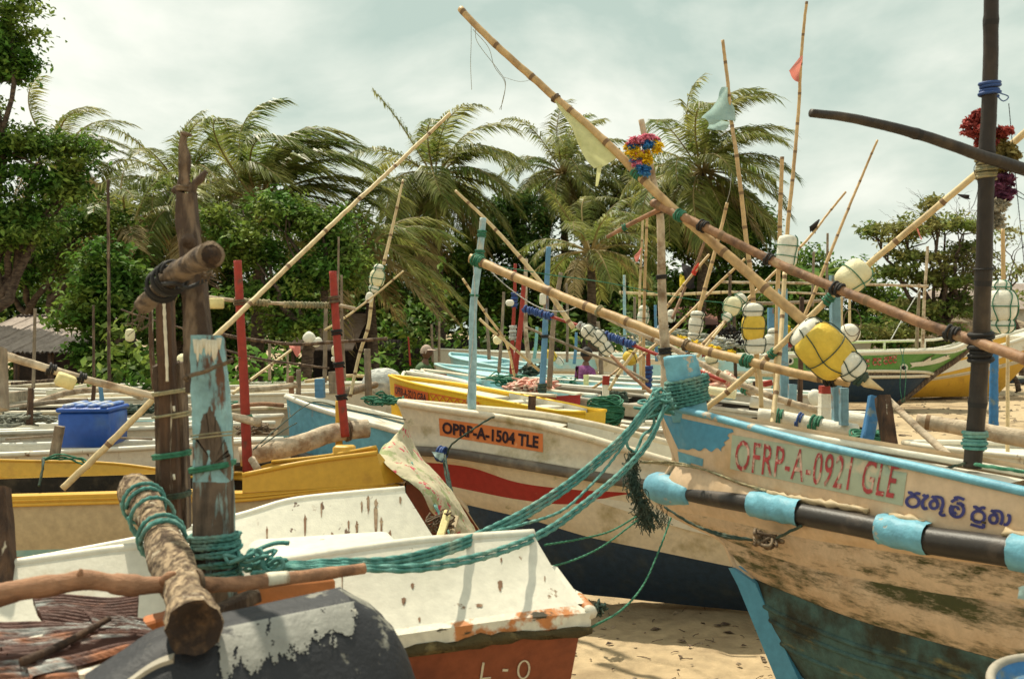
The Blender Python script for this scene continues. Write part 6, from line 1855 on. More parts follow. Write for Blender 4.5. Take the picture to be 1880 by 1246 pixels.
# ---- rusty sheets at the lower left
tR = thing('rusty_sheets', 'heap of rusty corrugated iron sheets on the black hull in the lower left corner', 'scrap iron', P(150, 1230, 2.1))
for k, (c4, m_) in enumerate((([(60, 1100, 2.6), (255, 1095, 2.6), (250, 1160, 2.35), (80, 1150, 2.35)], 0), ([(-60, 1140, 2.4), (190, 1150, 2.35), (300, 1182, 2.15), (60, 1240, 2.0)], 0), ([(-80, 1190, 2.2), (120, 1165, 2.25), (160, 1290, 1.9), (-80, 1300, 1.9)], 0), ([(150, 1120, 2.5), (262, 1140, 2.4), (300, 1186, 2.2), (190, 1170, 2.25)], 0))):
    a, b, c, d_ = PP(c4)
    g = Geo(); rows = []
    nr, nc_ = 90, 12
    nn_ = nrm(np.cross(b - a, d_ - a)); nn_ = nn_ if nn_[2] > 0 else -nn_
    for i in range(nr):
        v = i / (nr - 1); r = []
        for j in range(nc_):
            u = j / (nc_ - 1)
            p = (a * (1 - u) + b * u) * (1 - v) + (d_ * (1 - u) + c * u) * v
            p = p + nn_ * (.009 * math.sin(v * 2 * math.pi * 11) + .012 * noise.noise(Vector((u * 2, v * 2, k * 7.))) )
            r.append(p)
        rows.append(r)
    grid(g, rows); grid(g, np.array(rows) - nn_ * .003, flip=True)
    obj('sheet', g, MT['rust_iron'], tR)
pole('rag_stick', 'dark stick lying over the rusty sheets', 'stick', [(40, 1215, 2.05), (120, 1180, 2.15), (200, 1135, 2.3)], (9, 6), 'wood_dark', nodes=0)
plank('timber_block', 'orange and white painted block beside the bark log', 'block', [(262, 1152, 2.5), (318, 1136, 2.5)], 14, .08, 'frp_orange', yaw=.2)
plank('timber_block', 'small white chip of wood on the rusty sheets', 'block', [(40, 1178, 2.25), (80, 1170, 2.25)], 6, .02, 'foam_white')
plank('timber_block', 'brown offcut leaning right of the bark log', 'block', [(382, 1130, 2.5), (470, 1092, 2.6)], 12, .05, 'wood_brown', yaw=.3)

# ---- blue cool box
tB2 = thing('cool_box', 'big blue cool box with a ridged pale lid on the white canoe at the left', 'cool box', P(160, 825, 6.6))
a = P(103, 822, 6.5); b = P(194, 822, 6.5); hgt = (822 - 757) / F * 6.5
g = Geo(); cx_ = (a + b) / 2; box(g, cx_ + np.array((0, .2, hgt / 2)), (b[0] - a[0], .42, hgt), R(5), bev=.015); obj('body', g, MT['cooler_blue'], tB2)
g = Geo(); box(g, cx_ + np.array((0, .2, hgt + .014)), (b[0] - a[0] + .02, .44, .028), R(5), bev=.008); obj('lid', g, MT['cooler_blue'], tB2)
for i in range(4):
    g = Geo(); box(g, cx_ + np.array((-.12 + i * .082, .2, hgt + .04)), (.046, .40, .024), R(5), bev=.008); obj('lid_ridge', g, MT['cooler_lid'], tB2)

# ------------------------------------------------------------ floats
def float_body(g, a, b, r, n=16, e=2.6, cap=.0):
    a, b = np.asarray(a, float), np.asarray(b, float)
    t = np.linspace(-1, 1, 18)
    pts = a + (b - a) * ((t + 1) / 2)[:, None]
    rr = r * np.clip(1 - np.abs(t) ** e, 0.0, 1) ** (1 / e)
    rr[0] = rr[-1] = r * .18
    T, U, V = frames(pts)
    rows = []
    for i in range(18):
        row = []
        for j in range(n):
            an = 2 * math.pi * j / n
            k = 1 + .025 * noise.noise(Vector((math.cos(an) * 2 + a[0] * 9, math.sin(an) * 2, i * .3)))
            row.append(pts[i] + (U[i] * math.cos(an) + V[i] * math.sin(an)) * rr[i] * k)
        rows.append(row)
    rows = np.array(rows)
    grid(g, np.concatenate([rows, rows[:, :1]], axis=1)); g.add(rows[0], [tuple(range(n))]); g.add(rows[-1], [tuple(range(n - 1, -1, -1))])

def marker_float(label, segs, cord='rope_green', netn=4, rings=1, stick=None, cr=.0035, group=None):
    """segs: (px0,py0,px1,py1,d,half width px,material[,e])"""
    s0 = segs[0]
    t = thing('marker_float', label, 'float', P((s0[0] + s0[2]) / 2, max(s[3] for s in segs), s0[4]), group)
    for s in segs:
        a, b = P(s[0], s[1], s[4]), P(s[2], s[3], s[4]); r = s[5] * s[4] / F
        g = Geo(); float_body(g, a, b, r, e=s[7] if len(s) > 7 else 2.6)
        obj('float_body', g, MT[s[6]], t)
    if netn:
        g = Geo()
        for s in segs:
            a, b = P(s[0], s[1], s[4]), P(s[2], s[3], s[4]); r = s[5] * s[4] / F
            e = s[7] if len(s) > 7 else 2.6
            tt = np.linspace(-.97, .97, 16)
            ax_ = nrm(b - a); up = np.array((0, 1.0, 0)); u = nrm(np.cross(ax_, up)); v = np.cross(ax_, u)
            for k in range(netn):
                an = 2 * math.pi * (k + .3) / netn + .12 * np.sin(tt * 3 + k)
                rr = r * np.clip(1 - np.abs(tt) ** e, .03, 1) ** (1 / e) * 1.03 + cr
                q = a + (b - a) * ((tt + 1) / 2)[:, None] + (u * np.cos(an)[:, None] + v * np.sin(an)[:, None]) * rr[:, None]
                tube(g, q, cr, 5)
            for k in range(rings):
                f = (k + 1) / (rings + 1)
                th = np.linspace(0, 2 * math.pi, 25)
                rr = r * (1 - abs(2 * f - 1) ** e) ** (1 / e) * 1.03 + cr
                q = a + (b - a) * (f + .03 * np.sin(th + k))[:, None] + (u * np.cos(th)[:, None] + v * np.sin(th)[:, None]) * rr
                tube(g, q, cr, 5, cap=False)
        obj('netting', g, MT[cord], t)
    return t
marker_float('largest float, yellow drum with a white knob at either end, on the longest bamboo pole', [(1466, 600, 1500, 628, 4.72, 33, 'foam_white', 3), (1478, 608, 1552, 680, 4.68, 43, 'foam_yellow', 3.4), (1545, 655, 1578, 690, 4.62, 25, 'foam_white', 3)], 'rope_dark', 4, 1, cr=.003)
g = Geo(); wrap_geo(g, P(1566, 682, 4.62), P(1586, 700, 4.6), .022, 5, .010); obj('net_binding', g, MT['rope_dark'], label='dark green netting bound round the pole just below the largest float', category='binding')
marker_float('single cream barrel float tied with green cord at the slanting bamboo', [(1590, 487, 1544, 528, 5.05, 28, 'foam_cream', 3.2)], 'rope_green', 2, 1, cr=.003)
marker_float('white ribbed barrel float below the tallest thin bamboo', [(1448, 431, 1443, 490, 8.0, 19, 'foam_white', 5)], 'rope_green', 2, 2, cr=.004)
marker_float('yellow float with white cap and white foot hanging upright on the orange tinted bamboo', [(1382, 556, 1382, 586, 6.88, 19, 'foam_white', 3), (1383, 575, 1383, 628, 6.88, 21.5, 'foam_yellow', 3.2), (1386, 616, 1386, 650, 6.88, 19, 'foam_white', 4)], 'rope_dark', 3, 1)
marker_float('stack of three white floats under green netting right of the black mast', [(1836, 514, 1836, 540, 5.9, 17, 'foam_white'), (1838, 530, 1838, 592, 5.88, 27, 'foam_white', 2.8), (1840, 582, 1840, 612, 5.88, 20, 'foam_white', 2.6)], 'rope_green', 6, 1)
marker_float('slanting white twin float under loose netting above the man in the purple shirt', [(1070, 600, 1092, 620, 6.9, 13, 'foam_white', 3), (1086, 610, 1110, 632, 6.9, 14, 'foam_white', 3), (1104, 628, 1122, 650, 6.9, 12, 'foam_white', 3)], 'rope_dark', 5, 1)
marker_float('white three part float upright in front of the yellow garland', [(1281, 570, 1280, 586, 9, 13, 'foam_white'), (1279, 580, 1276, 613, 9, 13.5, 'foam_white', 3), (1275, 608, 1274, 622, 9, 12, 'foam_white')], 'rope_dark', 2, 1)
marker_float('white two part float right of the two thin uprights', [(1182, 560, 1182, 576, 10, 9, 'foam_white'), (1182, 570, 1180, 596, 10, 11, 'foam_white', 3)], 'rope_green', 2, 1)
marker_float('small white float with a rounded cap left of the three part float', [(1233, 568, 1232, 592, 11, 8, 'foam_white', 3)], 'rope_dark', 2, 1)
marker_float('cream and white float cluster left of the yellow and white float', [(1348, 545, 1340, 580, 8.2, 17, 'foam_cream'), (1366, 541, 1352, 556, 8.3, 12, 'foam_white'), (1338, 574, 1330, 590, 8.1, 9, 'foam_white')], 'rope_green', 3, 1)
marker_float('round white float with a wire ring behind the steel blue post', [(1560, 594, 1560, 628, 7.0, 19, 'foam_white', 2.2)], 'rope_brown', 2, 0)
marker_float('pale float behind the slanting bamboo left of the red blossoms', [(1419, 602, 1419, 618, 9.5, 9, 'foam_white'), (1418, 612, 1416, 650, 9.5, 15, 'foam_white', 3)], 'rope_dark', 2, 1)
marker_float('yellow ball float with a small white end above the blue canoe row', [(1148, 646, 1166, 668, 10.8, 13, 'foam_yellow', 2.3), (1141, 660, 1146, 670, 10.8, 6.5, 'foam_white', 2.2)], 'rope_dark', 2, 0)
marker_float('yellow and white float pair between the brown post and the purple shirted man', [(1004, 642, 1020, 662, 12, 9, 'foam_yellow', 2.4), (1020, 656, 1034, 670, 12, 7, 'foam_white', 2.4)], 'rope_dark', 2, 0)
marker_float('tall cream float with a smaller white one above and below on the bent cane', [(697, 485, 695, 500, 8.8, 10, 'foam_white'), (695, 495, 690, 526, 8.8, 14, 'foam_cream', 3.2), (689, 522, 685, 537, 8.8, 10, 'foam_white')], 'rope_green', 4, 1)
marker_float('clear bottle hanging under the tall cream float', [(680, 536, 676, 556, 8.7, 7, 'foam_white')], 'rope_dark', 0, 0)
marker_float('off white float peeping out behind the pale blue timber on the left', [(344, 650, 330, 694, 4.2, 17, 'foam_cream', 3)], 'rope_dark', 0, 0)
marker_float('small cream bottle hanging in the leaves left of the thin dark stick', [(239, 603, 238, 627, 8, 8.5, 'foam_cream', 3)], 'rope_dark', 0, 0)
marker_float('white crumpled float with pink cloth on the crossbars between the red posts', [(575, 612, 560, 628, 8.2, 11, 'foam_white'), (590, 622, 574, 634, 8.2, 8, 'foam_white')], 'rope_dark', 0, 0)
marker_float('small pale yellow float beside the farther red post', [(616, 633, 615, 654, 7.4, 7, 'foam_cream'), (614, 654, 612, 664, 7.4, 5, 'foam_white')], 'rope_dark', 0, 0)
marker_float('small round cream float on the thin bamboo right of the pale blue pole', [(911, 616, 915, 632, 9.5, 8, 'foam_cream', 2.3)], 'rope_dark', 0, 0)
marker_float('little white float on top of the striped post', [(928, 556, 944, 556, 11, 6, 'foam_white')], 'rope_dark', 0, 0)
marker_float('white plastic can hanging from the thick pale bamboo beside the deep blue pole', [(997, 538, 996, 560, 7.2, 6, 'foam_white', 5)], 'rope_dark', 0, 0)
marker_float('white float half sunk in the heap of ropes right of the yellow ball', [(1262, 620, 1268, 636, 11.5, 9, 'foam_white')], 'rope_dark', 2, 0)
marker_float('cream float lying among poles above the short cream log', [(1316, 655, 1296, 664, 9, 11, 'foam_cream')], 'rope_dark', 2, 0)
marker_float('small white float among the far posts right of the purple shirted man', [(1126, 612, 1128, 628, 14, 6, 'foam_white')], 'rope_dark', 0, 0)
marker_float('white round float on the string wound post behind the logs', [(1492, 715, 1502, 745, 6.6, 13, 'foam_white', 2.2)], 'rope_brown', 0, 0)
g = Geo(); th = np.linspace(0, 2 * math.pi, 25)[:, None]; c = P(1565, 592, 6.9); tube(g, c + np.hstack([np.cos(th) * .06, th * 0, np.sin(th) * .095]), .003, 5, cap=False); obj('wire_ring', g, MT['rope_brown'], label='wire ring standing round the stake of the round white float', category='ring')
g = Geo(); box(g, P(392, 557, 5.6), (.11, .05, .06), 0, bev=.006); obj('foam_sleeve', g, MT['foam_block'], label='short cream foam block at the left end of the twisted crossbar', category='foam block')
t_ = thing('foam_block', 'cream foam block tied to the slanting spar with black straps', 'foam block', P(122, 690, 4.5))
g = Geo(); aa, bb_ = P(106, 686, 4.5), P(138, 697, 4.55); axd = nrm(bb_ - aa); sd_ = nrm(np.cross(axd, (0, -1., 0)))
box(g, (aa + bb_) / 2 - np.array((0, .01, .018)), (np.linalg.norm(bb_ - aa), .05, .058), axes=(axd, np.cross(sd_, axd), sd_), bev=.006); obj('block', g, MT['foam_block'], t_)

# ------------------------------------------------------------ flags and cloths
def cloth(name, label, cat, quad, m, nu=14, nv=18, amp=.02, th=0.0, ragged=.0, seed=1):
    q = PP(quad)
    nn_ = nrm(np.cross(q[1] - q[0], q[3] - q[0]))
    rows = []
    for i in range(nv):
        v = i / (nv - 1); r = []
        for j in range(nu):
            u = j / (nu - 1)
            p = (q[0] * (1 - u) + q[1] * u) * (1 - v) + (q[3] * (1 - u) + q[2] * u) * v
            p = p + nn_ * amp * (math.sin(u * 5 + v * 4 + seed) + .6 * noise.noise(Vector((u * 3, v * 3, seed)))) * (.2 + .8 * v)
            if i == nv - 1:
                p = p + np.array((0, 0, random.uniform(-1, 1) * ragged))
            r.append(p)
        rows.append(r)
    g = Geo(); grid(g, rows)
    return obj(name, g, MT[m], label=label, category=cat)
cloth('flag', 'pale yellow triangular cloth hanging under the longest bamboo pole', 'flag', [(1018, 182, 5.47), (1134, 290, 5.32), (1090, 312, 5.3), (1046, 234, 5.38)], 'cloth_yellow', amp=.02)
cloth('cloth_strip', 'narrow end of the pale yellow cloth dangling below it', 'cloth', [(1096, 306, 5.3), (1106, 302, 5.3), (1098, 342, 5.3), (1093, 342, 5.3)], 'cloth_yellow', nu=4, amp=.006)
cloth('flag', 'small pink flag near the top of the tallest thin bamboo', 'flag', [(1471, 102, 8.18), (1474, 104, 8.18), (1465, 152, 8.17), (1447, 132, 8.15)], 'cloth_pink', amp=.02)
cloth('plastic_bag', 'pale blue plastic bag blown out from the orange tinted bamboo', 'bag', [(1325, 160, 7.1), (1338, 160, 7.15), (1344, 225, 7.12), (1294, 215, 7.0)], 'cloth_blue', amp=.05, seed=3)
cloth('plastic_bag', 'lower rounded end of the pale blue plastic bag', 'bag', [(1294, 215, 7.0), (1344, 225, 7.12), (1326, 241, 7.1), (1302, 236, 7.03)], 'cloth_blue', amp=.03, seed=3)
cloth('rag', 'black forked rag on the thin slanting bamboo', 'rag', [(1504, 402, 9.9), (1505, 404, 9.9), (1496, 430, 9.9), (1483, 418, 9.9)], 'cloth_black', amp=.03, ragged=.03)
cloth('rag', 'small pink rag on the two thin uprights', 'rag', [(1176, 455, 10.4), (1178, 455, 10.4), (1172, 480, 10.3), (1163, 474, 10.3)], 'cloth_pink', amp=.03)
cloth('flag', 'black half of the black and yellow flag by the weathered bamboo', 'flag', [(1253, 482, 10.9), (1270, 492, 10.9), (1275, 530, 10.8), (1250, 500, 10.8)], 'cloth_black', amp=.04)
cloth('flag', 'yellow half of the black and yellow flag by the weathered bamboo', 'flag', [(1249, 502, 10.85), (1262, 512, 10.85), (1255, 524, 10.8), (1246, 528, 10.8)], 'cloth_gold', amp=.03)
cloth('rag', 'red rag fluttering on the bamboo right of the black and yellow flag', 'rag', [(1274, 490, 9.75), (1284, 482, 9.75), (1278, 502, 9.7), (1270, 504, 9.7)], 'cloth_red', amp=.03)
cloth('rag', 'black rag folded under the red rag', 'rag', [(1264, 500, 9.74), (1276, 500, 9.74), (1274, 530, 9.7), (1258, 528, 9.7)], 'cloth_black', amp=.03)
cloth('rag', 'black shred hanging on a thread left of the black mast', 'rag', [(1757, 356, 6), (1780, 358, 6), (1781, 366, 6), (1766, 364, 6)], 'cloth_black', nu=8, amp=.012)
cloth('rag', 'thin pink ribbon dangling from the bamboo under the almond tree', 'rag', [(1682, 418, 4.9), (1686, 420, 4.9), (1693, 440, 4.9), (1690, 440, 4.9)], 'cloth_pink', nu=4, amp=.005)
cloth('cloth_bundle', 'pink and white crumpled cloth on the crossbar between the red posts', 'cloth', [(530, 632, 8.1), (552, 632, 8.1), (550, 650, 8.0), (536, 646, 8.0)], 'cloth_pink', amp=.04)
Lc = cat_rom(PP([(742, 786, 5.9), (714, 808, 5.75), (696, 836, 5.5), (735, 874, 5.35), (772, 902, 5.3), (800, 950, 5.35), (834, 992, 5.5)]), 40)
Rc = cat_rom(PP([(750, 790, 5.95), (768, 830, 5.95), (792, 858, 5.9), (824, 893, 5.85), (848, 930, 5.8), (866, 962, 5.8), (884, 994, 5.8)]), 40)
g = Geo(); rows = []
for k in range(17):
    u = k / 16
    q = Lc * (1 - u) + Rc * u + np.array((0, -.10, .05)) * math.sin(u * math.pi)
    q = q + np.array([(0, .035 * noise.noise(Vector((u * 4, i * .2, 1))), .02 * noise.noise(Vector((u * 5, i * .25, 7)))) for i in range(40)])
    rows.append(q)
grid(g, rows); obj('floral_cloth', g, MT['cloth_floral'], label='cream cloth printed with pink flowers spread over the end of the yellow canoe', category='cloth')
g = Geo(); float_c = P(702, 700, 11.0)
float_body(g, float_c - np.array((.22, 0, .02)), float_c + np.array((.22, 0, 0)), .16, e=2.2); o_ = obj('tarpaulin_bundle', g, MT['net_white'], label='white and blue grey tarpaulin bundle left of the yellow numbered canoe', category='bundle')
def heap(name, label, px, py, d, rx, ry, m, n, seed, r=.006, cat='net'):
    rg = np.random.default_rng(seed); g = Geo(); c = P(px, py, d)
    a, b = rx / F * d, ry / F * d
    for k in range(n):
        p = c + rg.normal(size=3) * np.array((a, a, b)) * .35
        pts = [p]
        for i in range(5):
            p = c + (p - c) * .7 + rg.normal(size=3) * np.array((a, a, b)) * .45; p[2] = max(p[2], c[2] - b)
            pts.append(p)
        tube(g, cat_rom(pts, 18), r, 4)
    return obj(name, g, MT[m], label=label, category=cat)
heap('net_pile', 'heap of pale green netting at the foot of the slanting red brown post', 935, 697, 10.4, 34, 12, 'rope_green', 30, 1, .008)
heap('net_pile', 'heap of pinkish white netting beside the foot of the deep blue pole', 978, 708, 10.0, 32, 12, 'pink_plastic', 60, 2, .012)
heap('net_pile', 'dark green netting lump on the pale blue canoe', 974, 680, 13, 16, 9, 'rope_dark', 40, 3, .012)
heap('net_pile', 'green leafy looking net left of the small coil with the yellow stub', 1045, 705, 12.4, 22, 9, 'rope_green', 40, 4, .008)
heap('net_pile', 'green tangled line on the rim behind the light blue canoe', 708, 734, 8.6, 28, 9, 'rope_green', 22, 5, .008)
heap('net_pile', 'tan tangle of rope right of the stub tied with rope', 1015, 778, 7.6, 18, 9, 'rope_tan', 14, 6, .006)
heap('net_pile', 'pink and brown crumpled plastic behind the short cream log', 1310, 700, 8.2, 34, 18, 'pink_plastic', 60, 7, .02)
heap('net_pile', 'fishing gear tangled behind the two spars in the middle right', 1225, 620, 12, 50, 14, 'net_grey', 50, 8, .012)
heap('net_pile', 'grey net heap on the boat beyond the yellow ball float', 1345, 628, 12, 45, 10, 'net_white', 50, 9, .014)
heap('net_pile', 'dark tangled rope between the floral cloth and the white canoe', 812, 955, 4.9, 26, 22, 'rope_brown', 14, 10, .005)
for lb_, ell, m_ in (('yellow artificial blossoms hanging on the far white boat', [(1276, 632, 18, 10), (1252, 625, 20, 9)], 'pom_gold'), ('yellow blossoms with the red ones beneath the far rails', [(1310, 640, 22, 10), (1330, 650, 18, 8)], 'pom_gold'), ('red artificial blossoms under the yellow ones', [(1302, 650, 20, 8)], 'pom_red'),
                     ('black and yellow feathery decoration behind the thick pale bamboo', [(1335, 612, 18, 16), (1352, 622, 14, 12)], 'cloth_black'),
                     ('red blossoms hanging beside the green boat under the crossing bamboos', [(1450, 632, 8, 14)], 'pom_red'), ('yellow blossoms behind the red ones beside the green boat', [(1443, 614, 10, 12)], 'pom_gold')):
    C, Nn = crown_pts(ell, 11.5, 420, .02, 1.0, 6)
    obj('blossom_garland', leaf_mesh(C, Nn, .022), MT[m_], smooth=False, label=lb_, category='garland')

def garland(label, balls, d, per=900, size=.018, clump=.008):
    t = thing('garland', label, 'garland', P(balls[0][0], balls[0][1], d))
    for x, y, rx, ry, m_ in balls:
        C, Nn = crown_pts([(x, y, rx * 1.12, ry * 1.12)], d, per, clump, 1.0, 2, .3)
        obj('pompom', leaf_mesh(C, Nn, size), MT[m_], t, smooth=False)
garland('bright garland of pink, yellow and blue pom poms tied to the smooth upright pole', [(1172, 262, 20, 12, 'pom_pink'), (1190, 254, 14, 9, 'pom_pink'), (1188, 268, 18, 10, 'pom_blue'), (1162, 278, 13, 14, 'pom_gold'), (1182, 292, 16, 18, 'pom_gold'), (1204, 272, 10, 14, 'pom_gold'), (1162, 272, 6, 7, 'pom_blue'), (1170, 285, 8, 7, 'pom_pink'), (1170, 300, 12, 7, 'pom_pink'), (1170, 293, 9, 4, 'pom_blue'), (1182, 312, 15, 9, 'pom_blue')], 5.2, 420, .015, .012)
garland('faded garland of red, olive, purple and white frills hanging behind the black mast', [(1800, 215, 20, 16, 'pom_red'), (1797, 240, 21, 20, 'pom_red'), (1806, 262, 16, 10, 'pom_red'), (1836, 250, 14, 16, 'pom_red'), (1840, 280, 22, 24, 'pom_olive'), (1838, 308, 24, 16, 'pom_olive'), (1842, 332, 22, 16, 'pom_purple'), (1836, 355, 20, 16, 'pom_purple'), (1834, 380, 16, 16, 'pom_white'), (1828, 405, 12, 16, 'pom_white')], 4.0, 700, .015, .012)

# ------------------------------------------------------------ ropes and lines
def rope(label, pts, r, m='rope_teal', lobes=3, nmax=420, name='rope', cat='rope', sides=9, many=1, spread=.012):
    g = Geo()
    base = PP(pts)
    for k in range(many):
        q = base.copy()
        if many > 1:
            q[1:-1] += RNG.normal(size=(len(q) - 2, 3)) * np.array((spread, spread, spread * 1.2))
            q[0] += RNG.normal(size=3) * spread * .4; q[-1] += RNG.normal(size=3) * spread * .4
        rope_geo(g, q, r, lobes=lobes, nmax=nmax, sides=sides)
    return obj(name, g, MT[m], label=label, category=cat)
main1 = [(438, 1030, 2.68), (520, 1034, 2.76), (620, 1028, 2.86), (720, 1024, 3.05), (820, 1000, 3.3), (905, 965, 3.6), (985, 922, 3.9), (1070, 862, 4.2), (1150, 790, 4.55), (1195, 735, 4.75), (1232, 722, 4.8)]
for k, (dy, lb_) in enumerate(((0, 'uppermost of the taut teal ropes between the pale blue timber and the blue stem post'), (8, 'second of the taut teal ropes, touching the uppermost'), (16, 'third taut teal rope, just under the upper pair'))):
    rope(lb_, [(x, y + dy * min(1, i / 3) * (1 if i < 9 else .8), d - .008 * k) for i, (x, y, d) in enumerate(main1)], .0068, 'rope_teal')
main2 = [(440, 1036, 2.66), (540, 1040, 2.74), (680, 1040, 2.9), (780, 1036, 3.0), (900, 1012, 3.25), (1000, 972, 3.6), (1080, 915, 3.95), (1150, 855, 4.35), (1195, 800, 4.6), (1222, 738, 4.78)]
for k, (dy, lb_) in enumerate(((0, 'fourth teal rope, sagging below the upper bundle over the white canoe'), (9, 'lowest sagging teal rope over the white canoe'))):
    rope(lb_, [(x, y + dy * min(1, i / 3), d - .008 * k) for i, (x, y, d) in enumerate(main2)], .0068, 'rope_teal')
rope('thin teal rope branching off between the two bundles', [(905, 975, 3.5), (960, 962, 3.7), (1030, 938, 3.95), (1080, 895, 4.15), (1120, 850, 4.35), (1165, 790, 4.6), (1215, 735, 4.78)], .0055)
rope('slack teal rope loop hanging left of the blue bow', [(1195, 742, 4.8), (1200, 780, 4.8), (1180, 800, 4.75), (1165, 830, 4.7), (1150, 800, 4.7), (1190, 735, 4.8)], .007)
g = Geo()
for k in range(8):
    a = P(1243 + k * 1.2, 712 + k * 5.0, 4.93); b = P(1284 + k * .6, 690 + k * 5.2, 4.93)
    cen = (a + b) / 2
    th = np.linspace(0, 2 * math.pi, 30)
    rx = .100 + .006 * math.sin(k); ry = .078
    tilt = .45 + .05 * math.sin(k * 2.1)
    c_ = P(1260 + k * .4, 696 + k * 6.2, 4.94)
    q = np.array([c_ + np.array((rx * math.cos(x), ry * math.sin(x), rx * math.cos(x) * tilt * .5)) for x in th])
    tube(g, q, .010, 8, lobes=3, twist=60, amp=.25, cap=False)
obj('rope_turns', g, MT['rope_teal'], label='teal rope turns wound tightly round the blue stem post', category='rope')
heap('rope_knot', 'messy teal knot at the left side of the blue stem post', 1212, 738, 4.82, 32, 26, 'rope_teal', 12, 21, .008, 'knot')
heap('rope_knot', 'loose teal knot right of the lashing on the pale blue timber', 472, 1030, 2.68, 36, 20, 'rope_teal', 7, 22, .0062, 'knot')
rope('teal loops hanging from the knot by the pale blue timber', [(455, 1022, 2.66), (478, 1008, 2.66), (484, 1040, 2.65), (500, 1048, 2.65), (520, 1040, 2.66), (512, 1024, 2.66), (490, 1038, 2.66)], .0058)
rope('teal rope draped from the timber over the bark log', [(352, 1010, 2.66), (325, 1006, 2.6), (300, 1016, 2.62), (278, 1045, 2.72)], .0062, many=4, spread=.008)
rope('thin dark green line from the frayed rope down to the end of the white canoe', [(1168, 948, 4.5), (1120, 975, 4.2), (1060, 990, 3.95), (1000, 1000, 3.7)], .0038, 'rope_green')
rope('second thin dark green line below the first, ending at the white canoe', [(1170, 955, 4.5), (1110, 1000, 4.2), (1060, 1025, 3.95), (1012, 1040, 3.75)], .0038, 'rope_green')
rope('thin green line curving down in front of the dark blue bottom', [(1232, 950, 4.7), (1210, 1010, 4.5), (1180, 1075, 4.2), (1140, 1120, 3.8), (1084, 1152, 3.35)], .0042, 'rope_green')
rope('tan ropes laid round the bow of the blue rimmed canoe above the pipe', [(1176, 848, 4.85), (1230, 850, 4.87), (1290, 862, 4.72), (1360, 886, 4.5), (1420, 905, 4.33), (1482, 925, 4.16)], .0048, 'rope_tan', many=3, spread=.005)
rope('dark rope under the pipe leading to the iron shackle', [(1220, 930, 4.85), (1270, 962, 4.7), (1330, 982, 4.48), (1380, 990, 4.36)], .0055, 'rope_dark', many=2, spread=.004)
heap('shackle', 'knotted shackle hanging below the first blue wrap of the near canoe', 1406, 990, 4.28, 22, 12, 'rope_brown', 12, 23, .008, 'shackle')
rope('short dark rope from the shackle up to the blue wrap', [(1425, 988, 4.24), (1450, 975, 4.18), (1472, 965, 4.12)], .006, 'rope_dark')
# frayed rope fender
g = Geo()
rg = np.random.default_rng(31)
fp = cat_rom(PP([(1160, 832, 4.66), (1160, 870, 4.62), (1172, 905, 4.60), (1185, 940, 4.58), (1190, 955, 4.56)]), 60)
for k in range(420):
    i = rg.integers(0, 58); p = fp[i] + rg.normal(size=3) * .014
    q = [p, p + rg.normal(size=3) * .012 + np.array((0, 0, -.015)), p + rg.normal(size=3) * .016 + np.array((0, 0, -.035))]
    tube(g, cat_rom(q, 6), .0022, 4, cap=False)
for k in range(60):
    p = P(rg.uniform(1165, 1225), rg.uniform(925, 950), 4.58)
    q = [p, p + np.array((rg.normal() * .01, 0, -.03)), p + np.array((rg.normal() * .02, 0, -.06))]
    tube(g, cat_rom(q, 6), .0014, 4, cap=False)
tube(g, fp, .018, 8, rough=.3)
obj('frayed_rope', g, MT['rope_dark'], label='thick frayed dark green rope hanging at the left of the blue bow', category='rope')
# ties on boat B
rope('grey green line crossing the orange number plate from the pipe to the rim', [(820, 835, 6.6), (830, 815, 6.55), (865, 790, 6.5), (900, 768, 6.55), (925, 763, 6.65), (945, 766, 6.75)], .006, 'rope_dark')
rope('pair of lines dropping from the pipe of the canoe with the orange plate', [(815, 836, 6.55), (820, 870, 6.4), (832, 910, 6.2), (850, 950, 6.0), (862, 985, 5.8)], .007, 'rope_dark', many=3, spread=.012)
rope('green line beside the floral cloth', [(755, 850, 5.6), (775, 890, 5.5), (800, 935, 5.3), (828, 985, 5.1)], .006, 'rope_teal', many=2, spread=.008)
g = Geo(); wrap_geo(g, P(805, 832, 6.62), P(816, 834, 6.6), .038, 4, .008); C, Nn = crown_pts([(800, 832, 12, 6)], 6.55, 60, .01, 1, 5); obj('rope_tie', g, MT['rope_blue'], label='blue grey cloth tie round the pipe near its tip', category='tie')
cloth('tie_end', 'pale blue frayed end of the tie on the pipe', 'cloth', [(792, 828, 6.55), (815, 832, 6.5), (812, 846, 6.5), (800, 840, 6.5)], 'cloth_blue', 8, 6, .01)
# high thin lines
rope('thin green line sagging from the pale blue pole across to the far floats', [(878, 482, 6.6), (1000, 503, 7.5), (1120, 520, 8.2), (1260, 548, 9), (1400, 562, 9.5)], .004, 'rope_green', 0, sides=5)
rope('white line drooping from the pale blue pole to the slanted bamboo', [(882, 478, 6.6), (930, 525, 6.5), (985, 562, 6.4), (1030, 572, 6.3), (1062, 562, 6.1)], .0038, 'net_white', 0, sides=5)
rope('white string hanging straight down along the pale blue pole', [(868, 470, 6.6), (872, 560, 6.6), (866, 650, 6.6), (857, 740, 6.6)], .003, 'net_white', 0, sides=5)
rope('dangling string near the tip of the longest bamboo pole', [(865, 42, 5.68), (865, 80, 5.68), (864, 120, 5.68), (866, 165, 5.68)], .0016, 'rope_tan', 0, sides=4)
rope('longer loose strings hanging from the longest bamboo pole', [(872, 52, 5.66), (885, 85, 5.66), (912, 125, 5.66), (927, 145, 5.66), (925, 180, 5.66), (920, 202, 5.66)], .0017, 'rope_tan', 0, sides=4, many=2, spread=.014)
rope('faint string bowed between the loose strings and the bamboo', [(925, 142, 5.64), (955, 150, 5.6), (982, 145, 5.55)], .0012, 'rope_tan', 0, sides=4)
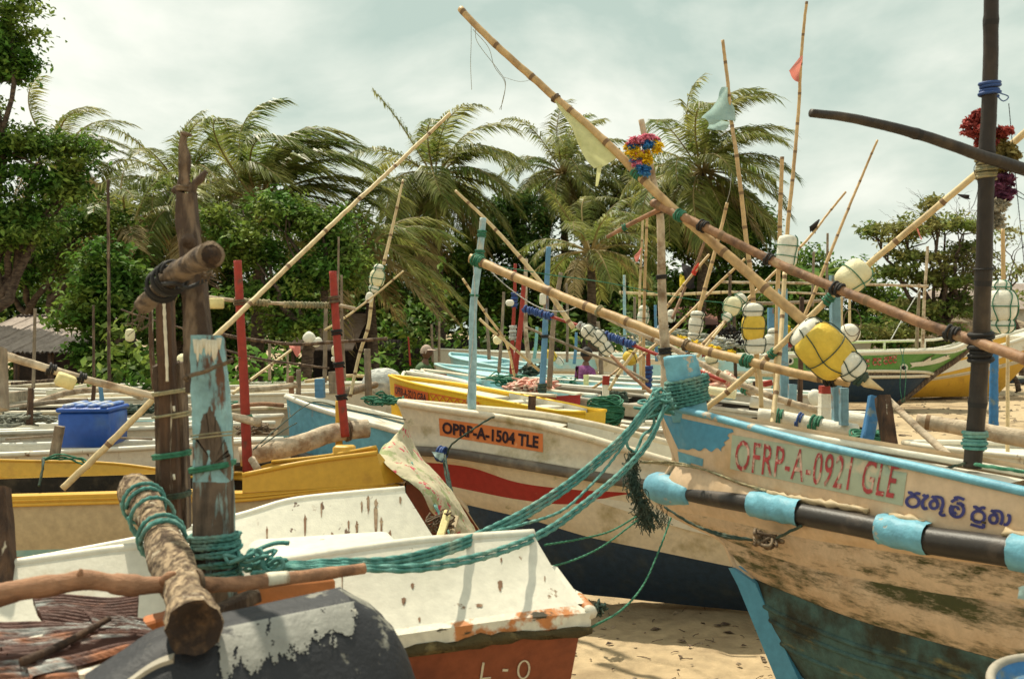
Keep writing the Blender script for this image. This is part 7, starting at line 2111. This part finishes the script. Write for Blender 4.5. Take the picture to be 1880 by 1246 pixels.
rope('string hanging beside the leaning bamboo under the right hand palm', [(1343, 318, 8.4), (1340, 350, 8.4), (1334, 372, 8.5)], .002, 'net_white', 0, sides=4)
rope('thread with loops hanging from the black mast on the left', [(1800, 292, 3.8), (1788, 310, 3.8), (1796, 340, 3.8), (1790, 370, 3.8), (1782, 385, 3.8)], .0015, 'rope_black', 0, sides=4)
rope('long thin line hanging from the garland at the right edge', [(1852, 190, 4.0), (1862, 300, 4.0), (1872, 400, 4.0), (1884, 520, 4.0)], .0018, 'rope_black', 0, sides=4)
rope('pair of thin lines leading off the right edge behind the mast', [(1845, 340, 4.1), (1870, 355, 4.1), (1900, 375, 4.1)], .002, 'rope_dark', 0, sides=4, many=2, spread=.01)
rope('blue cord ends sticking out of the tie on the black mast', [(1822, 168, 3.84), (1838, 172, 3.84), (1852, 178, 3.84), (1842, 186, 3.84), (1830, 176, 3.84)], .0025, 'rope_blue', 0, sides=5)
rope('green mooring line leading right from the foot of the black mast', [(1790, 852, 3.95), (1830, 858, 3.85), (1900, 868, 3.7)], .007, 'rope_green')
rope('green mooring line leading left from the foot of the black mast', [(1772, 850, 4.0), (1740, 858, 4.1), (1715, 864, 4.15)], .005, 'rope_dark')
rope('thin stay line from the double posts down to the sand', [(1690, 530, 22), (1660, 580, 21.5), (1635, 625, 21)], .012, 'net_white', 0, sides=4)
rope('green lines hanging down the side of the fish boat', [(1656, 640, 22), (1656, 690, 21.9), (1658, 738, 21.8)], .008, 'rope_green', 0, sides=4, many=2, spread=.05)
rope('grey lines slanting from the yellow canoe up to the light blue canoe', [(465, 825, 5.9), (510, 785, 6.2), (560, 745, 6.6), (590, 738, 6.8), (640, 752, 6.9), (745, 770, 6.9)], .004, 'rope_dark', 0, sides=5)
rope('second grey line below the first in front of the light blue canoe', [(480, 818, 5.9), (520, 790, 6.1), (545, 776, 6.3)], .004, 'rope_dark', 0, sides=5)
rope('tuft of green line over the rim in front of the grey board', [(80, 842, 5.5), (75, 860, 5.4), (72, 892, 5.3)], .006, 'rope_dark', many=2, spread=.01)
rope('green line wound at the foot of the grey board', [(78, 845, 5.5), (110, 838, 5.5), (150, 846, 5.5), (165, 855, 5.45)], .005, 'rope_green', many=3, spread=.012)
for lb_, pts in (('sagging string between the double brown post and the red posts', [(330, 600, 5.5), (380, 640, 5.6), (430, 655, 5.7), (520, 668, 5.9)]),
                 ('string from the farther red post to the bent cane', [(618, 560, 6.1), (645, 600, 7), (655, 640, 7.6)])):
    rope(lb_, pts, .003, 'rope_brown', 0, sides=4)

def coil(label, px, py, d, rpx, hpx, m, n=34, r=.008, seed=1):
    rg = np.random.default_rng(seed); g = Geo(); c = P(px, py, d)
    a, b = rpx / F * d, hpx / F * d
    for k in range(n):
        f = rg.uniform(-1, 1)
        rr = a * (1 - .35 * abs(f) ** 1.5) * rg.uniform(.9, 1.02); zz = f * b * .8
        tx, ty = rg.normal() * .22, rg.normal() * .22
        th = np.linspace(0, 2 * math.pi, 28)
        q = c + np.stack([rr * np.cos(th), rr * .8 * np.sin(th), zz + rr * (tx * np.cos(th) + ty * np.sin(th))], 1)
        tube(g, q, r, 5, cap=False)
    float_body(g, c - np.array((0, 0, b)), c + np.array((0, 0, b)), a * .8, e=2.2)
    return obj('rope_coil', g, MT[m], label=label, category='rope coil')
coil('big round coil of green line on the white deck behind the orange plate', 1112, 754, 8.6, 34, 23, 'rope_green', 60, .008, 1)
coil('small green coil round the pale yellow stub', 1074, 720, 11.6, 20, 8, 'rope_green', 30, .010, 2)
coil('green coil behind the big round coil beside the red topped post', 1128, 732, 9.6, 26, 9, 'rope_dark', 30, .008, 3)
coil('flat green coil at the foot of the bright blue plank', 1590, 806, 4.9, 30, 10, 'rope_green', 30, .006, 4)
coil('rope wound round the short stub tied with rope', 974, 770, 7.6, 16, 5, 'rope_dark', 16, .008, 5)

# blue rimmed tub in the lower right corner and pale scrap above it
t_ = thing('plastic_tub', 'round tub with a grey rim and blue inside cut off by the lower right corner', 'tub', P(1890, 1246, 2.6))
c = P(1950, 1268, 2.5); th = np.linspace(0, 2 * math.pi, 49)
g = Geo(); q = c + np.stack([.165 * np.cos(th), .165 * np.sin(th) * .9, .035 * np.sin(th)], 1); tube(g, q, .012, 10, cap=False); obj('rim', g, MT['frp_grey'], t_)
g = Geo()
def rg_(f, z): return c + np.stack([.155 * f * np.cos(th), .155 * f * np.sin(th) * .9, .035 * np.sin(th) + z], 1)
grid(g, [rg_(1.03, 0), rg_(1.0, -.1), rg_(.92, -.35), rg_(.85, -.6)]); obj('body', g, MT['cooler_blue'], t_)
g = Geo(); grid(g, [rg_(1.0, .0), rg_(.94, -.03), rg_(.5, -.035), rg_(.02, -.035)], flip=True); obj('contents', g, MT['blue_plank'], t_)
cloth('rag', 'pale blue rag end entering at the right edge above the tub', 'rag', [(1868, 1078, 2.6), (1900, 1068, 2.55), (1900, 1110, 2.55), (1872, 1096, 2.6)], 'cloth_blue', 6, 6, .01)
plank('timber_block', 'yellowish plank wedged between the floral cloth and the white canoe', 'block', [(822, 940, 4.9), (806, 992, 4.7)], 7, .03, 'foam_block')
plank('timber_block', 'paler plank beside the yellowish one under the floral cloth', 'block', [(838, 950, 5.0), (826, 996, 4.8)], 5, .03, 'frp_beige')
heap('seaweed_clump', 'small dark weed scrap against the corner of the white canoe', 1100, 1115, 5.6, 14, 14, 'rope_dark', 14, 42, .006, 'seaweed')
def litter():
    g = Geo(); rg = np.random.default_rng(8)
    for k in range(420):
        x, y = (rg.uniform(.1, 2.4), rg.uniform(3.5, 6.5)) if k % 2 else (rg.uniform(5, 16), rg.uniform(12, 30))
        L_ = rg.uniform(.02, .09) * (1 if k % 2 else 3); a = rg.uniform(0, 3.14); z = gz(x, y) + .008
        dx, dy = math.cos(a) * L_, math.sin(a) * L_
        if k % 3:
            tube(g, [(x, y, z), (x + dx * .5 + rg.normal() * .004, y + dy * .5, z + .004), (x + dx, y + dy, z)], .0022 * (1 if k % 2 else 3), 4)
        else:
            w = L_ * .3; g.add([(x, y, z), (x + dx * .5 - dy * .3, y + dy * .5 + dx * .3, z + .01), (x + dx, y + dy, z), (x + dx * .5 + dy * .3, y + dy * .5 - dx * .3, z + .006)], [(0, 1, 2, 3)])
    obj('beach_litter', g, MT['wood_brown'], smooth=False, label='dry leaf and twig litter strewn on the sand between the hulls', category='litter', kind='stuff')
litter()
# ---- gear lying about in the rows at the left
for lb_, pts, rp, m_ in (
    ('curved pale outrigger arm lying across the canoes left of the double post', [(60, 742, 7.4), (130, 720, 7.6), (215, 716, 7.9), (262, 730, 8.1)], (6, 5), 'bark_pale'),
    ('grey outrigger arm just above the blue cool box', [(0, 752, 7.2), (90, 738, 7.4), (160, 734, 7.6)], (5, 4), 'wood_grey'),
    ('short log across the canoes right of the pale blue timber', [(432, 716, 9.0), (500, 712, 9.1), (545, 706, 9.2)], (6, 5), 'bark_pale'),
    ('brown spar resting on the white canoes behind the nearer red post', [(380, 752, 7.4), (470, 742, 7.6), (520, 744, 7.8)], (4, 4), 'branch'),
    ('dark pole along the rim of the farthest left canoe', [(20, 704, 12), (120, 698, 12.2), (200, 706, 12.4)], (3, 3), 'wood_brown'),
    ('pale pole leaning over the white canoe under the weeds', [(560, 700, 11), (640, 690, 11.3), (700, 694, 11.5)], (3.4, 3), 'bamboo_pale'),
    ('thin rod lying along the white canoe in front of the cool box', [(10, 806, 6.4), (120, 800, 6.5), (280, 806, 6.6)], (2, 2), 'wood_grey')):
    pole('outrigger_spar', lb_, 'spar', pts, rp, m_, nodes=0, rough=.03)
heap('net_pile', 'grey net bundled in the canoe at the far left', 30, 770, 7.0, 40, 9, 'net_grey', 50, 51, .008)
heap('net_pile', 'dark net in the canoe behind the double brown post', 250, 752, 8.2, 34, 8, 'rope_dark', 40, 52, .008)
heap('net_pile', 'brown ropes heaped right of the pale blue timber', 470, 788, 7.2, 30, 9, 'rope_brown', 36, 53, .008)
heap('net_pile', 'green cord lying in the canoe left of the nearer red post', 400, 742, 8.6, 24, 7, 'rope_green', 26, 55, .006)
plank('fish_crate', 'small grey fish crate in the canoe left of the short dark post', 'crate', [(20, 728, 8.5), (48, 726, 8.5)], 9, .3, 'wood_grey')
plank('fish_crate', 'pale plank lid lying on the canoe above the cool box', 'lid', [(95, 722, 8.4), (150, 712, 8.6)], 6, .2, 'frp_cream')
def pebbles():
    g = Geo(); rg = np.random.default_rng(5)
    for k in range(900):
        x, y = rg.uniform(-.2, 3.2), rg.uniform(3.6, 9)
        if k % 2: x, y = rg.uniform(6, 18), rg.uniform(14, 32)
        s = rg.uniform(.006, .02) * (1 if k % 2 == 0 else 2.5)
        z = .05 * (noise.noise(Vector((x * .5, y * .5, 0))) + .4 * noise.noise(Vector((x * 1.9, y * 1.9, 3)))) - .02
        v = rg.normal(size=(6, 3)) * .15 + np.array([(1, 0, 0), (-1, 0, 0), (0, 1, 0), (0, -1, 0), (0, 0, .6), (0, 0, -.6)])
        g.add(v * s + np.array((x, y, z)), [(0, 2, 4), (2, 1, 4), (1, 3, 4), (3, 0, 4), (2, 0, 5), (1, 2, 5), (3, 1, 5), (0, 3, 5)])
    obj('beach_litter', g, MT['rock'], smooth=False, label='small pebbles and shell bits strewn on the sand', category='pebbles', kind='stuff')
pebbles()

# ------------------------------------------------------------ the two men
def skin(name, joints, edges, m, parent, sub=2, root=0):
    me = bpy.data.meshes.new(name)
    og = ORG[parent.name]
    me.from_pydata([tuple(np.array(j[0]) - og) for j in joints], edges, [])
    o = bpy.data.objects.new(name, me)
    COL.objects.link(o); o.parent = parent; ORG[o.name] = og
    me.materials.append(MT[m])
    md = o.modifiers.new('skin', 'SKIN'); md.use_smooth_shade = True
    for i, j in enumerate(joints):
        r = j[1] if isinstance(j[1], tuple) else (j[1], j[1])
        me.skin_vertices[0].data[i].radius = r
    me.skin_vertices[0].data[root].use_root = True
    s = o.modifiers.new('sub', 'SUBSURF'); s.levels = sub; s.render_levels = sub
    return o

def man(label, px, head_py, d, face, shirt, lean, hairm, cap, trousers='cloth_navy', arms='down', hgt=1.62):
    """face: unit direction the man looks, lean: how far the chest is carried forward"""
    hd = P(px, head_py, d)
    f = nrm(np.array((face[0], face[1], 0))); s = np.array((-f[1], f[0], 0))
    k = hd[2] / 1.50
    base = np.array((hd[0], hd[1], 0)) - f * lean * .9
    t = thing('person', label, 'person', base)
    def L_(x, y, z):    # forward, side, up
        return base + f * x + s * y + np.array((0, 0, z * k))
    ln = lean
    J = [(L_(0, 0, .80), (.13, .10)), (L_(ln * .3, 0, .95), (.12, .095)), (L_(ln * .7, 0, 1.15), (.145, .105)), (L_(ln * .9, 0, 1.30), (.12, .085)), (L_(ln, 0, 1.385), (.055, .055))]
    for sg in (-1, 1):
        J += [(L_(ln * .85, sg * .17, 1.29), (.065, .06)), (L_(ln * .8, sg * .225, 1.14), (.055, .052))]
    e = [(0, 1), (1, 2), (2, 3), (3, 4), (3, 5), (5, 6), (3, 7), (7, 8)]
    # body of skin
    B_ = [(L_(0, 0, .80), (.11, .085)), (L_(ln * .4, 0, 1.0), (.11, .08)), (L_(ln * .85, 0, 1.27), (.11, .075)), (L_(ln, 0, 1.40), .05), (L_(ln + .01, 0, 1.455), .052)]
    eb = [(0, 1), (1, 2), (2, 3), (3, 4)]
    for sg in (-1, 1):
        i0 = len(B_)
        if arms == 'reach':
            el, wr, hn = L_(ln + .10, sg * .26, 1.02), L_(ln + .30, sg * .20, .92), L_(ln + .37, sg * .19, .90)
        else:
            el, wr, hn = L_(ln * .8 - .02, sg * .25, 1.0), L_(ln * .8 + .06, sg * .25, .77), L_(ln * .8 + .08, sg * .245, .70)
        B_ += [(L_(ln * .85, sg * .17, 1.28), .052), (el, .038), (wr, .026), (hn, (.032, .018))]
        eb += [(2, i0), (i0, i0 + 1), (i0 + 1, i0 + 2), (i0 + 2, i0 + 3)]
        hi = i0 + 3
        dv = nrm(hn - wr)
        for q in range(4):
            kx = len(B_)
            B_ += [(hn + dv * .04 + s * (q - 1.5) * .014, .009), (hn + dv * (.075 - .006 * abs(q - 1.5)) + s * (q - 1.5) * .014 + f * .008, .007)]
            eb += [(hi, kx), (kx, kx + 1)]
        kx = len(B_); B_ += [(hn + f * .03 + dv * .015, .009), (hn + f * .04 + dv * .045, .007)]; eb += [(hi, kx), (kx, kx + 1)]
        i1 = len(B_)
        B_ += [(L_(0, sg * .085, .74), .075), (L_(.03, sg * .09, .44), .052), (L_(0, sg * .09, .08), .035), (L_(.10, sg * .10, .035), (.035, .022)), (L_(.16, sg * .10, .03), (.03, .018))]
        eb += [(0, i1), (i1, i1 + 1), (i1 + 1, i1 + 2), (i1 + 2, i1 + 3), (i1 + 3, i1 + 4)]
    skin('body', B_, eb, 'skin', t, 2)
    skin('shirt', J, e, shirt, t, 2)
    T_ = [(L_(0, 0, .82), (.125, .10))]; et = []
    for sg in (-1, 1):
        i1 = len(T_); T_ += [(L_(0, sg * .085, .70), .088), (L_(.03, sg * .09, .44), .070), (L_(0, sg * .09, .14), .055)]; et += [(0, i1), (i1, i1 + 1), (i1 + 1, i1 + 2)]
    skin('trousers', T_, et, trousers, t, 2)
    # head
    hc = L_(ln + .02, 0, 1.555); hr = .105 * k
    fw = nrm(f + np.array((0, 0, -.12)))
    g = Geo(); rows = []
    for j in range(15):
        ph = math.pi * j / 14; r = []
        for i in range(20):
            th = 2 * math.pi * i / 20
            x, y, z = math.sin(ph) * math.cos(th), math.sin(ph) * math.sin(th), math.cos(ph)
            sx, sy, sz = .95, .76, 1.15
            if z < 0: sy *= 1 + .35 * z; sx *= 1 + .14 * z
            if x > .86 and -.45 < z < .12: sx *= 1.0 + .20 * (1 - abs(y) * 4) * (1 if abs(y) < .25 else 0)
            if x > .5 and .05 < z < .3 and .2 < abs(y) < .55: sx *= .95
            if x > .6 and z < -.75: sx *= 1.06
            if x > .8 and -.62 < z < -.46: sx *= 1.03
            r.append(hc + (f * x * sx + s * y * sy + np.array((0, 0, 1)) * z * sz) * hr)
        rows.append(r)
    rows = np.array(rows); grid(g, np.concatenate([rows, rows[:, :1]], axis=1))
    obj('head', g, MT['skin'], t)
    for sg in (-1, 1):
        g = Geo(); c_ = hc + (s * sg * .78 + f * -.05 + np.array((0, 0, -.05))) * hr
        float_body(g, c_ - np.array((0, 0, .028)), c_ + np.array((0, 0, .028)), .014, 8); obj('ear', g, MT['skin'], t)
        g = Geo(); c_ = hc + (f * .86 + s * sg * .34 + np.array((0, 0, .14))) * hr
        float_body(g, c_ - s * .011, c_ + s * .011, .008, 8); obj('eye', g, MT['hair'], t)
    g = Geo(); rows = []
    for j in range(9):
        ph = math.pi * .56 * j / 8; r = []
        for i in range(20):
            th = 2 * math.pi * i / 20
            x, y, z = math.sin(ph) * math.cos(th), math.sin(ph) * math.sin(th), math.cos(ph)
            if x > .35: z = max(z, .48 if not cap else .35); 
            r.append(hc + (f * x * 1.0 + s * y * .84 + np.array((0, 0, 1)) * (z * 1.22)) * hr * 1.03 - f * .006)
        rows.append(r)
    rows = np.array(rows); grid(g, np.concatenate([rows, rows[:, :1]], axis=1))
    obj('cap' if cap else 'hair', g, MT[cap or hairm], t)
    if cap:
        g = Geo(); rows = []
        for j in range(5):
            r = []
            for i in range(9):
                a = R(-62 + 124 * i / 8)
                rad = hr * (1.0 + .75 * j / 4 * math.cos(a * .9))
                r.append(hc + (f * math.cos(a) + s * math.sin(a) * .85) * rad + np.array((0, 0, hr * (.46 - .12 * j / 4))))
            rows.append(r)
        grid(g, rows); grid(g, np.array(rows) - np.array((0, 0, .006)), flip=True); obj('peak', g, MT[cap], t)
        g = Geo()
        for sg in (-1,1):
            pass
        c_ = hc - f * hr * .45; float_body(g, c_ + np.array((0, 0, -hr * .55)), c_ + np.array((0, 0, hr * .5)), hr * .62, 10); obj('hair', g, MT['hair'], t)
    return t
man('man in a dark green shirt and pale cap bending over the boats in the middle', 779, 652, 16.0, (.9, -.35), 'cloth_green', .22, 'hair', 'cap_pink', arms='reach')
man('man in a purple shirt seen from behind, standing among the boats', 1075, 657, 15.0, (.8, .45), 'cloth_purple', .04, 'hair', None)
